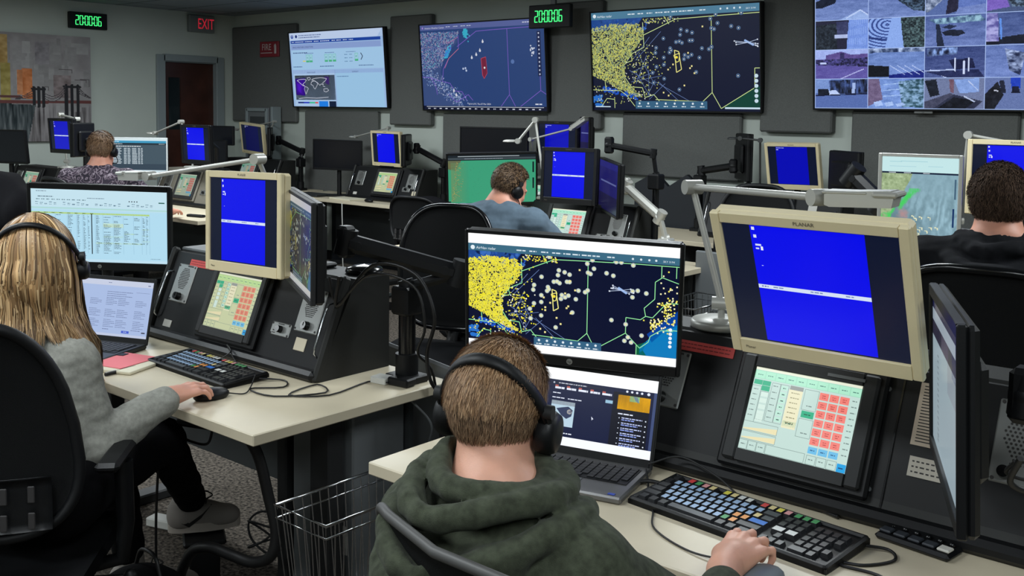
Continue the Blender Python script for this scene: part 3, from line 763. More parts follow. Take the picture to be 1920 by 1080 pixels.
    r = out[2, 2] = K(0, 0, (0, 0, 0), 11); road(r, (66, 80, 130)); r.leaves([(.03, .05), (.55, .02), (.55, .24), (.03, .3)], (12, 18, 44), (150, 180, 230), 18, 6); r.poly([(.4, .42), (.8, .38), (.85, .7), (.5, .75)], (18, 24, 64)); r.line([(0, .78), (.5, .74)], .010, (200, 212, 240)); r.line([(.1, .75), (.36, 1)], .010, (200, 212, 240)); r.poly([(0, .8), (.9, .74), (1, 1), (.4, 1)], (34, 42, 84))
    for x in (.515, .66, .74): r.line([(x, .38 + (x == .66) * .1), (x, .78 + (x == .66) * .1)], .013, (216, 224, 242))
    r = out[3, 2] = K(0, 0, (0, 0, 0), 12); road(r, (110, 130, 184)); r.leaves([(.3, .1), (.62, .25), (.55, .95), (.38, .8)], (24, 34, 66), (190, 206, 236), 10, 10); r.poly([(.64, .15), (1, .05), (1, 1), (.74, .9)], (46, 60, 106))
    r = out[0, 3] = K(0, 0, (90, 112, 168), 13); r.poly([(0, 0), (.3, 0), (.35, .5), (0, .5)], (124, 150, 200)); r.leaves([(.26, .05), (1, 0), (1, .5), (.3, .52)], (8, 12, 26), (74, 96, 150), 26, 5); r.poly([(.05, .35), (.25, .35), (.3, .55), (.05, .55)], (14, 20, 36)); r.poly([(.26, .4), (.4, .38), (.48, .52), (.28, .55)], (196, 210, 238)); r.line([(0, .58), (1, .51)], .010, (16, 22, 54)); r.poly([(.72, .12), (.78, .12), (.76, .48), (.70, .48)], (170, 190, 226))
    r = out[1, 3] = K(0, 0, (124, 154, 210), 14); r.a += (r.noise(8, 8) * 16)[..., None]; r.poly([(0, 0), (.2, 0), (.27, .7), (0, .95)], (116, 98, 126)); r.leaves([(.55, .1), (1, 0), (1, .98), (.62, .95)], (40, 74, 84), (150, 184, 210), 18, 16)
    for k in range(3): r.poly([(.1 + .2 * k, .8 + .03 * k), (.24 + .2 * k, .74 + .03 * k), (.28 + .2 * k, .9), (.14 + .2 * k, .95)], (176, 200, 238)); r.line([(.28, .2 + .2 * k), (.62, .15 + .2 * k)], .008, (172, 200, 236))
    r = out[2, 3] = K(0, 0, (116, 126, 156), 15); r.poly([(0, .08), (.2, .03), (.26, .55), (.1, .62)], (20, 26, 38)); r.poly([(.42, .05), (.5, .05), (.5, .5), (.44, .45)], (120, 88, 100)); r.poly([(.5, .05), (.92, 0), (.92, .45), (.6, .5)], (136, 164, 214)); r.line([(.74, .1), (.9, .4)], .008, (206, 216, 236)); r.poly([(0, .78), (.45, .48), (.5, .55), (.15, 1), (0, 1)], (74, 76, 96)); r.poly([(.15, 1), (.5, .53), (.98, .75), (.84, 1)], (46, 50, 70)); r.poly([(.22, 1), (.5, .62), (.86, .74), (.7, 1)], (12, 15, 26)); r.line([(.68, .6), (.84, .76)], .014, (196, 206, 226))
    r = out[3, 3] = K(0, 0, (104, 120, 164), 16); r.poly([(0, .52), (.2, .12), (.3, .55), (.16, 1), (0, 1)], (16, 18, 28)); r.poly([(.22, .1), (.3, .08), (.34, .5), (.27, .5)], (30, 34, 52)); r.line([(.16, .4), (.2, .42)], .014, (200, 200, 206)); r.poly([(.4, 0), (.56, 0), (.56, .35), (.42, .35)], (30, 64, 180)); r.poly([(.43, .28), (.53, .28), (.56, .5), (.42, .5)], (16, 20, 44)); r.poly([(.7, .1), (1, .05), (1, .52), (.72, .55)], (156, 156, 172)); r.poly([(.75, .16), (1, .12), (1, .42), (.76, .45)], (36, 40, 56))
    for (i, j), r in out.items():
        r.a += r.R.randn(Hh, C, 1) * 5
        big[1 + j * (Hh + 1):1 + j * (Hh + 1) + Hh, 1 + i * (C + 1):1 + i * (C + 1) + C] = r.a
    B = Raster(big.shape[1], big.shape[0], (0, 0, 0)); B.a = big * np.array((.96, .98, 1.04)); return B

def scr_page(w, h):
    c = Canvas(w, h, 160, 96, (176, 196, 206), 23); c.layer()
    c.rect(0, 0, 160, 8, (30, 30, 76)); c.rect(0, 8, 160, 16, (176, 190, 204)); c.rect(0, 16, 160, 26, (50, 48, 70)); c.rect(96, 26, 160, 44, (166, 178, 190)); c.rect(60, 16, 100, 26, (96, 84, 104)); c.rect(120, 16, 160, 30, (40, 40, 100))
    c.layer()
    for k in range(16): c.dashes(34, 34 + k * 3.6, 8, 1.0, (110, 120, 128))
    c.text('14', 34, 88, 7, (100, 110, 118))
    return c
def scr_off(w, h):
    c = Canvas(w, h, 100, 60, (9, 13, 20), 1); return c
def scr_dusk(w, h):
    c = Canvas(w, h, 100, 60, (40, 36, 128), 1); c.layer()
    c.rect(0, 0, 100, 8, (48, 46, 150)); c.rect(10, 24, 90, 26, (120, 130, 200)); c.rect(0, 40, 100, 60, (34, 30, 84)); return c

def scr_cloud_raster():
    r = Raster(130, 208, (104, 134, 146), 41); X, Y = r.X, r.Y
    U = X * .8 + Y * .9; Vv = X - Y * .62
    g = r.noise(7, 5, 4)
    st = np.sin((X * 46 + Y * 12) + g * 3.2) * np.clip(1.2 - abs(Y - .48) * 4, 0, 1)
    cl = np.clip((X * 1.0 - Y * 1.25 + .42) * 2.2, 0, 1)
    r.a += ((cl * 34) + st * 15 * cl + r.noise(16, 24) * 6)[..., None] * np.array((.9, 1, 1.05))
    land = (X * 1.25 + Y * .9 - .62 + r.noise(9, 9) * .025) < 0
    ld = np.array((156, 176, 134)) + (r.noise(40, 60, 2) * 14)[..., None]; r.a[land] = ld[land]
    d = np.abs((X - .18) * .75 + (Y - .44) * 1.15 - .0 + r.noise(10, 10) * .03); w = (np.clip(1 - d / .055, 0, 1) * (X < .52) * (Y > .26) * (Y < .62))
    n = np.clip(w + .35 * r.noise(24, 30) * (w > 0), 0, 1)[..., None]; r.a = r.a * (1 - n) + np.array((70, 206, 96)) * n
    d = np.hypot((X - .29) / .09, (Y - .475) / .05); n = np.clip(1.1 - d + .3 * r.noise(20, 30), 0, .8)[..., None]; r.a = r.a * (1 - n) + np.array((186, 140, 140)) * n
    lo = np.clip((Y - .62) * 5, 0, 1) * np.clip(1 - st, 0, 1); r.a -= (lo * 16)[..., None]
    R = np.random.RandomState(3)
    for k in range(46):
        x, y = R.normal(.5, .15), R.normal(.70, .11)
        if .04 < x < .93 and .45 < y < .97: r.line([(x, y), (x + .03, y + .003), (x + .032, y + .018)], .006, (228, 228, 190))
    r.a[Y < .125] = (196, 230, 232); r.a[(Y > .125) & (Y < .14)] = (24, 36, 60)
    for x0 in (.1, .3, .55): r.line([(x0, .132), (x0 + .08, .132)], .004, (214, 224, 232))
    r.line([(.1, .04), (.6, .035)], .004, (160, 204, 214)); r.line([(.1, .08), (.8, .075)], .003, (170, 210, 220))
    r.line([(.965, .18), (.965, .33)], .014, (70, 100, 122)); r.line([(.95, .42), (.95, .56)], .012, (20, 50, 98))
    return r
# ------------------------------------------------------------------ common materials
m_wall = mat('wall_paint', (188, 196, 188), .85, var=.04, vscale=2, bump=.15, bscale=120)
m_ceil = None
def ceiling_mat():
    m = bpy.data.materials.new('ceiling_tile'); m.use_nodes = True
    nt = m.node_tree; b = nt.nodes['Principled BSDF']; b.inputs['Roughness'].default_value = .95
    tc = nt.nodes.new('ShaderNodeTexCoord'); br = nt.nodes.new('ShaderNodeTexBrick')
    br.offset = 0; br.inputs['Scale'].default_value = 1.0
    br.inputs['Brick Width'].default_value = 1.22; br.inputs['Row Height'].default_value = .61
    br.inputs['Mortar Size'].default_value = .012; br.inputs['Mortar Smooth'].default_value = .2
    br.inputs['Color1'].default_value = lin((132, 140, 146)); br.inputs['Color2'].default_value = lin((126, 134, 140)); br.inputs['Mortar'].default_value = lin((48, 54, 60))
    n = nt.nodes.new('ShaderNodeTexNoise'); n.inputs['Scale'].default_value = 90
    bp = nt.nodes.new('ShaderNodeBump'); bp.inputs['Strength'].default_value = .3
    nt.links.new(tc.outputs['Object'], br.inputs['Vector']); nt.links.new(tc.outputs['Object'], n.inputs['Vector'])
    nt.links.new(n.outputs['Fac'], bp.inputs['Height']); nt.links.new(bp.outputs['Normal'], b.inputs['Normal'])
    nt.links.new(br.outputs['Color'], b.inputs['Base Color']); return m
def carpet_mat():
    m = bpy.data.materials.new('carpet'); m.use_nodes = True
    nt = m.node_tree; b = nt.nodes['Principled BSDF']; b.inputs['Roughness'].default_value = 1
    b.inputs['Specular IOR Level'].default_value = .05
    tc = nt.nodes.new('ShaderNodeTexCoord'); n = nt.nodes.new('ShaderNodeTexNoise'); n.inputs['Scale'].default_value = 75; n.inputs['Detail'].default_value = 5
    r = nt.nodes.new('ShaderNodeValToRGB'); r.color_ramp.elements[0].position = .35; r.color_ramp.elements[1].position = .68
    r.color_ramp.elements[0].color = lin((40, 38, 36)); r.color_ramp.elements[1].color = lin((112, 104, 95))
    bp = nt.nodes.new('ShaderNodeBump'); bp.inputs['Strength'].default_value = .8; bp.inputs['Distance'].default_value = .006
    nt.links.new(tc.outputs['Object'], n.inputs['Vector']); nt.links.new(n.outputs['Fac'], r.inputs['Fac']); nt.links.new(r.outputs['Color'], b.inputs['Base Color'])
    nt.links.new(n.outputs['Fac'], bp.inputs['Height']); nt.links.new(bp.outputs['Normal'], b.inputs['Normal']); return m
m_black = mat('black_plastic', (14, 15, 17), .45, spec=.3, bump=.1, bscale=500)
m_blackg = mat('glossy_black', (14, 15, 17), .18)
m_satin = mat('satin_black', (16, 17, 19), .5, spec=.3)
m_dark = mat('dark_grey', (36, 37, 38), .55, spec=.35, bump=.08, bscale=400)
m_grey = mat('grey_metal', (104, 108, 110), .5, var=.05)
m_chrome = mat('chrome', (205, 208, 212), .18, 1.0)
m_alu = mat('aluminium', (150, 152, 150), .38, .7)
m_alu_lt = mat('silver_paint', (182, 182, 176), .38, .35)
m_desk = mat('desk_laminate', (204, 193, 168), .42, var=.05, vscale=5)
m_deskedge = mat('desk_edge', (190, 184, 166), .5)
m_beige = mat('beige_plastic', (220, 206, 166), .5, var=.03, vscale=12)
m_panel = mat('acoustic_fabric', (104, 106, 104), 1.0, bump=.6, bscale=600, var=.10, vscale=160, spec=.05)
m_cable = mat('black_rubber', (16, 16, 17), .45)
m_white = mat('white_plastic', (206, 206, 200), .5)
m_label = mat('white_label', (200, 198, 190), .7)
m_red = mat('red_label', (206, 70, 66), .6)
m_ink = mat('dark_ink', (48, 46, 46), .7)
m_trim = mat('door_frame_paint', (134, 144, 146), .55)
m_frame_l = mat('pale_metal', (168, 170, 164), .4, .3)

def fix_structure(name, mb, mats, parent=None):
    return mb.build(name, mats, parent, kind=None if parent else 'structure')

XL, YB, XR, YF = -10.142, 6.95, 4.0, -4.5
mb = MB(); mb.box(((XL + XR) / 2, (YB + YF) / 2, -.05), (XR - XL + .4, YB - YF + .4, .1)); fix_structure('floor', mb, carpet_mat())
mb = MB(); mb.box(((XL + XR) / 2, (YB + YF) / 2, CEIL + .05), (XR - XL + .4, YB - YF + .4, .1)); fix_structure('ceiling', mb, ceiling_mat())
mb = MB(); mb.box(((XL + XR) / 2, YB + .06, CEIL / 2), (XR - XL + .4, .12, CEIL)); fix_structure('wall_back', mb, m_wall)
# left wall with a door opening
D0, D1, DH = 6.022, 6.706, 2.112
mb = MB()
mb.box((XL - .06, (YF + D0) / 2, CEIL / 2), (.12, D0 - YF, CEIL)); mb.box((XL - .06, (D1 + YB) / 2, CEIL / 2), (.12, YB - D1, CEIL))
mb.box((XL - .06, (D0 + D1) / 2, (CEIL + DH) / 2), (.12, D1 - D0, CEIL - DH)); fix_structure('wall_left', mb, m_wall)
mb = MB(); mb.box((XR + .06, (YB + YF) / 2, CEIL / 2), (.12, YB - YF, CEIL)); fix_structure('wall_right', mb, m_wall)
mb = MB(); mb.box(((XL + XR) / 2, YF - .06, CEIL / 2), (XR - XL + .4, .12, CEIL)); fix_structure('wall_front', mb, m_wall)
mb = MB(); mb.box(((XL + XR) / 2, YB - .008, .05), (XR - XL, .016, .1)); fix_structure('baseboard_back', mb, m_satin)
mb = MB(); mb.box((XL + .008, (YF + D0 - .05) / 2, .05), (.016, D0 - YF - .05, .1)); fix_structure('baseboard_left', mb, m_satin)
# door
dr = bpy.data.objects.new('door_1', None); COL.objects.link(dr); dr.location = (XL, (D0 + D1) / 2, 0); dr['kind'] = 'structure'
m_door = mat('dark_veneer', (62, 34, 26), .35, var=.35, vscale=5)
hw = (D1 - D0) / 2
mb = MB(); 
wy0, wy1, wz0, wz1 = -hw + .10, -hw + .25, 1.35, 1.93
for (a, b_, z0, z1) in ((-hw, wy0, 0, DH), (wy1, hw, 0, DH), (wy0, wy1, 0, wz0), (wy0, wy1, wz1, DH)):
    mb.box((-.07, (a + b_) / 2, (z0 + z1) / 2), (.045, b_ - a, z1 - z0))
mb.build('door_leaf', m_door, dr)
MB().box((-.07, (wy0 + wy1) / 2, (wz0 + wz1) / 2), (.01, wy1 - wy0, wz1 - wz0)).build('door_window', mat('dark_glass', (26, 36, 40), .1), dr)
mb = MB(); mb.box((-.03, hw - .07, 1.02), (.04, .05, .16), .004, 0); mb.cyl((-.03, hw - .07, 1.02), (.04, hw - .07, 1.02), .011); mb.cyl((.035, hw - .07, 1.02), (.035, hw - .18, 1.02), .009); mb.build('door_handle', m_alu, dr)
mb = MB()
fwid = .1
mb.box((.01, -hw - fwid / 2 + .02, (DH + .06) / 2), (.05, fwid, DH + .06), .004); mb.box((.01, hw + fwid / 2 - .02, (DH + .06) / 2), (.05, fwid, DH + .06), .004); mb.box((.01, 0, DH + .03), (.05, 2 * hw, .075), .004)
mb.box((-.05, -hw + .008, DH / 2), (.1, .016, DH)); mb.box((-.05, hw - .008, DH / 2), (.1, .016, DH)); mb.box((-.05, 0, DH - .008), (.1, 2 * hw, .016))
mb.build('door_frame', m_trim, dr)
# mass behind the door so that no light leaks
mb = MB(); mb.box((XL - .14, (D0 + D1) / 2, DH / 2), (.02, D1 - D0 + .1, DH)); fix_structure('light_block_1', mb, m_satin)

# ceiling lamp fixtures
for i, (x, y, w) in enumerate(LAMPS):
    t = thing('ceiling_light', 'recessed rectangular ceiling light panel out of view above the consoles', 'ceiling light', (x, y, CEIL - .002), 0, 'recessed ceiling lights')
    mb = MB()
    for sx in (-1, 1): mb.box((sx * .605, 0, -.012), (.03, .62, .022), .003)
    for sy in (-1, 1): mb.box((0, sy * .3, -.012), (1.2, .03, .022), .003)
    mb.build('frame', m_white, t)
    MB().box((0, 0, -.008), (1.18, .58, .01)).build('diffuser', mat('lamp_diffuser', (235, 240, 245), .6, emit=1.2), t)

# acoustic panels on the back wall  (x0, x1, z0, z1)
def acoustic(x0, x1, z0, z1, th, label):
    mb = MB(); mb.box(((x0 + x1) / 2, YB - th / 2 - .004, (z0 + z1) / 2), (x1 - x0, th, z1 - z0), .012)
    mb.build('acoustic_panel', m_panel, None, label=label, cat='wall panel', group='fabric acoustic panels on the back wall')
acoustic(-10.12, -8.94, 1.452, 2.525, .05, 'dark grey fabric wall panel behind the red fire sign, nearest the door corner')
acoustic(-8.79, -7.63, .60, 1.585, .05, 'grey fabric wall panel directly below the leftmost wall screen')
acoustic(-7.435, -6.865, 1.458, 2.518, .07, 'narrow tall grey fabric panel between the first and second wall screens from the left')
acoustic(-6.72, -5.45, .60, 1.58, .05, 'grey fabric wall panel directly below the purple weather map screen')
acoustic(-5.44, -4.885, 1.466, 2.53, .07, 'narrow tall grey fabric panel behind the hanging clock, between two map screens')
acoustic(-4.675, -3.61, 1.1, 1.615, .05, 'grey fabric wall panel directly below the yellow flight map wall screen')
acoustic(-3.445, -2.895, 1.482, 2.53, .08, 'wide tall grey fabric panel left of the camera-grid wall screen')
acoustic(-2.765, -1.69, .80, 1.65, .05, 'grey fabric wall panel directly below the camera-grid wall screen')
acoustic(-1.62, -.3, 1.3, 2.5, .05, 'grey fabric wall panel at the right end, beside the camera-grid screen')

# wall screens
def wall_screen(cx, cz, w, h, canvas, label, emit, tilt=5, y=6.80, head=0):
    t = thing('wall_screen', label, 'wall-mounted screen', (cx, y, cz), head, 'large screens on the back wall')
    A = RX(tilt)
    mb = MB(A); mb.box((0, .03, 0), (w, .05, h), .006); mb.build('housing', m_black, t)
    mb = MB(A); b = .012
    for sx in (-1, 1): mb.box((sx * (w / 2 - b / 2), -.001, 0), (b, .016, h), .003)
    for sz in (-1, 1): mb.box((0, -.001, sz * (h / 2 - b / 2)), (w - 2 * b, .0156, b), .001)
    mb.build('bezel', m_satin, t)
    mb = MB(); mb.box((0, .085, 0), (.4, .1, .3)); mb.build('wall_bracket', m_satin, t)
    if canvas == 'cctv': scr_cctv_cells().build('display', t, w - 2 * b, h - 2 * b, A @ T(0, .0035, 0), emit, .35)
    else: canvas(w - 2 * b, h - 2 * b).build('display', t, A @ T(0, .0035, 0), emit)
    return t, A
wall_screen(-8.15, 2.015, 1.50, .80, scr_space, 'leftmost wall screen showing a pale blue space weather page with a world map', .85)
wall_screen(-6.155, 2.005, 1.52, .81, scr_weather, 'wall screen showing a violet-blue aviation weather map, right behind the hanging clock', .8)
t3, A3 = wall_screen(-4.17, 2.02, 1.52, .81, lambda w, h: scr_flight(w, h), 'wall screen showing a dark flight map with a yellow land mass, third from the left', .95)
t4, A4 = wall_screen(-2.26, 2.06, 1.52, .83, 'cctv', 'wall screen split into a grid of blue-tinted security camera pictures', .95)
mb = MB(A4); mb.box((0, -.002, -.425), (.12, .014, .016), .004); mb.text('LG', 0, -.429, .012, y=-.0095, mi=1); mb.build('logo_tab', [m_alu, m_ink], t4)
# ------------------------------------------------------------------ clocks and signs
SEG = {'0': 'abcdef', '2': 'abged', '6': 'afgedc'}
def seg_digit(mb, x, z, w, h, ch, mi):
    t = w * .2
    for s in SEG[ch]:
        if s in 'agd':
            zz = {'a': z + h / 2, 'g': z, 'd': z - h / 2}[s]
            zz -= {'a': t / 2, 'g': 0, 'd': -t / 2}[s]
            mb.box((x, 0, zz), (w - t * 1.2, .003, t), .0, mi)
        else:
            xx = x + (w / 2 - t / 2) * (1 if s in 'bc' else -1); zz = z + (h / 4 if s in 'bf' else -h / 4)
            mb.box((xx, 0, zz), (t, .003, h / 2 - t * .9), .0, mi)
def clock(name_label, loc, rz, w=.36, h=.165, hang=False):
    t = thing('digital_clock', name_label, 'clock', loc, rz, 'digital wall clocks')
    mb = MB(); mb.box((0, 0, 0), (w, .05, h), .006); mb.build('case', m_black, t)
    mb = MB(T(0, -.0275, 0))
    xs = [-.128, -.088, -.038, .002, .052, .092]
    xs = [-.125, -.081, -.027, .017, .071, .115]
    for x, ch in zip(xs, '200006'): seg_digit(mb, x - .0, 0, .036, .098, ch, 0)
    for x in (-.054, .044):
        for z in (-.022, .022): mb.box((x, 0, z), (.009, .003, .012), 0, 0)
    mb.build('digits', mat('green_led', (70, 240, 130), .5, emit=1.1), t)
    if hang:
        mb = MB(); mb.box((.03, 0, (CEIL - loc[2] + h / 2) / 2), (.045, .03, CEIL - loc[2] - h / 2), .002); mb.build('hanging_bracket', m_grey, t)
clock('digital clock with green numerals on the left wall above the bridge painting', (XL + .03, 5.17, 2.468), 90, .40, .165)
clock('digital clock with green numerals hanging from the ceiling in front of the weather map screen', (-5.22, 6.62, 2.39), 4, .41, .19, True)
# exit sign
t = thing('exit_sign', 'pale exit sign with red letters above the brown door', 'sign', (XL + .03, 6.487, 2.535), 90)
MB().box((0, 0, 0), (.32, .06, .19), .008).build('case', mat('sign_plastic', (120, 126, 126), .5), t)
mb = MB(T(0, -.032, 0)); mb.text('EXIT', .045, -.055, .165, sx=.62); mb.build('letters', mat('red_letters', (214, 40, 60), .5, emit=.5), t)
# fire sign
t = thing('fire_sign', 'red FIRE extinguisher sign on the dark fabric panel', 'sign', (-9.385, 6.885, 2.255))
MB().box((0, 0, 0), (.34, .02, .17), .004).build('plate', mat('fire_red', (138, 34, 46), .5), t)
mb = MB(T(0, -.0105, 0)); mb.text('FIRE', -.045, -.01, .10, sx=.95); mb.box((-.045, 0, -.04), (.21, .001, .008)); mb.box((.115, 0, -.005), (.036, .001, .09), .0); mb.box((.098, 0, .03), (.012, .001, .03)); mb.cyl((.115, -.0, .045), (.115, -.001, .045), .012); mb.build('lettering', mat('sign_white', (198, 190, 190), .6), t)
# extinguisher cabinet standing out from the corner wall
t = thing('extinguisher_cabinet', 'pale grey metal cabinet on the back wall under the fire sign', 'cabinet', (-9.43, 6.79, .9))
mb = MB(); mb.box((0, .03, .32), (.40, .14, .78), .006); mb.build('body', m_grey, t)
mb = MB()
for sx in (-1, 1): mb.box((sx * .18, -.05, .32), (.035, .02, .76), .003)
mb.box((0, -.05, .685), (.36, .02, .035), .003); mb.box((0, -.05, -.04), (.36, .02, .035), .003); mb.build('door_frame', m_trim, t)
mb = MB(); mb.box((0, -.042, .42), (.26, .006, .38), .0); mb.build('door_panel', mat('cabinet_dark', (62, 66, 68), .4), t)
mb = MB(); mb.box((.24, .03, .3), (.035, .12, .84), .004); mb.build('side_post', m_trim, t)

# painting
t = thing('painting', 'unframed canvas painting of a grey and orange city skyline with a suspension bridge', 'painting', (XL + .024, 3.9, 1.77), 90)
def bridge_painting():
    w, h = 2.57, 1.06
    mb = MB(); mb.box((0, 0, 0), (w, .04, h), .004); mb.build('canvas', mat('canvas_side', (128, 122, 120), .8), t)
    c = Raster(330, 136, (150, 146, 147), 31); A_ = 1 / 257; B_ = 1 / 106
    def rc(x, y, a, b, col, tex=10): c.poly([(x * A_, y * B_), ((x + a) * A_, y * B_), ((x + a) * A_, (y + b) * B_), (x * A_, (y + b) * B_)], col, tex, 40, 26)
    c.a += (c.noise(24, 10, 4) * 7)[..., None]; c.a -= (np.clip((c.Y - .55) * 2.2, 0, 1) * 26)[..., None]
    st = c.noise(130, 3, 3); low = np.clip((c.Y - .60) * 8, 0, 1); c.a -= (np.clip(st, 0, 2) * 42 * low)[..., None]; c.a += (np.clip(-st, 0, 1) * 14 * low)[..., None]
    R = np.random.RandomState(5)
    for k in range(120):
        x = R.uniform(0, 250); y = R.uniform(0, 60); g = R.normal(146, 7); rc(x, y, R.uniform(3, 22), R.uniform(4, 26), (g + 2, g, g), 5)
    for (x, y, a, b, col) in ((160, 2, 14, 30, (176, 146, 92)), (150, 20, 12, 44, (160, 146, 108)), (167, 30, 9, 42, (160, 146, 84)), (187, 34, 10, 30, (192, 116, 70)), (182, 36, 6, 24, (196, 132, 92)), (150, 62, 13, 26, (158, 96, 70)),
                              (120, 22, 16, 30, (160, 122, 92)), (218, 40, 18, 22, (134, 122, 122)), (200, 8, 14, 22, (138, 134, 138)), (90, 30, 14, 30, (130, 130, 134)), (60, 20, 18, 40, (150, 138, 118)), (70, 60, 30, 20, (76, 82, 90)), (30, 50, 24, 30, (160, 106, 76))): rc(x, y, a, b, col, 14)
    BK = (40, 40, 44)
    c.line([(150 * A_, .63), (1, .628)], .006, (104, 62, 60)); c.line([(150 * A_, .58), (185 * A_, .585)], .004, (96, 62, 60))
    for (x, w2, top, bt) in ((203, 13, 53, 71), (237, 17, 50, 88)):
        c.line([((x - w2 / 2) * A_, (top + 1) * B_), ((x + w2 / 2) * A_, (top + 1) * B_)], .004, BK)
        for q in (-.36, 0, .36): c.line([((x + w2 * q) * A_, top * B_), ((x + w2 * q) * A_, bt * B_)], .0062, BK)
    def cab(x0, y0, x1, y1, sag):
        c.line([((x0 + (x1 - x0) * i / 10) * A_, (y0 + (y1 - y0) * i / 10 + sag * 4 * (i / 10) * (1 - i / 10)) * B_) for i in range(11)], .0018, (74, 70, 74))
    for d in (0, 2.5, 5): cab(209, 58 + d, 230, 51 + d, 6); cab(244, 52 + d, 257, 62, 1); cab(197, 56 + d, 180, 64, 1)
    c.leaves([(150 * A_, .64), (200 * A_, .66), (192 * A_, 1), (150 * A_, 1)], (24, 34, 38), (104, 110, 112), 120, 5)
    for (x, y, a, b) in ((224, 34, 13, 3), (240, 44, 12, 2), (208, 52, 5, 3), (246, 43, 9, 7)): c.line([(x * A_, y * B_), ((x + a) * A_, y * B_), ((x + a) * A_, (y + b) * B_)], .0018, (96, 90, 92))
    c.build('painted_surface', t, w, h, T(0, -.022, 0), 0, .8, 'paint_pigments')
bridge_painting()

# ------------------------------------------------------------------ generic furniture
def desk(x0, x1, yf, yb, label, z=.745, th=.032, group='white-topped console desks'):
    t = thing('desk', label, 'desk', ((x0 + x1) / 2, (yf + yb) / 2, 0), 0, group)
    w, d = x1 - x0, yb - yf
    mb = MB(); mb.box((0, 0, z - th / 2), (w, d, th), .003); mb.build('tabletop', m_desk, t)
    for sx in (-1, 1):
        mb = MB(); X = sx * (w / 2 - .22)
        mb.box((X, .05, .35), (.09, .06, .66), .004); mb.box((X, 0, .02), (.08, d * .85, .04), .006); mb.box((X, 0, z - th - .02), (.06, d * .8, .035), .004)
        mb.build('leg', m_dark, t)
    mb = MB(); mb.box((0, d / 2 - .03, .46), (w - .3, .018, .48)); mb.build('modesty_panel', mat('modesty_grey', (60, 64, 66), .6), t)
    return t

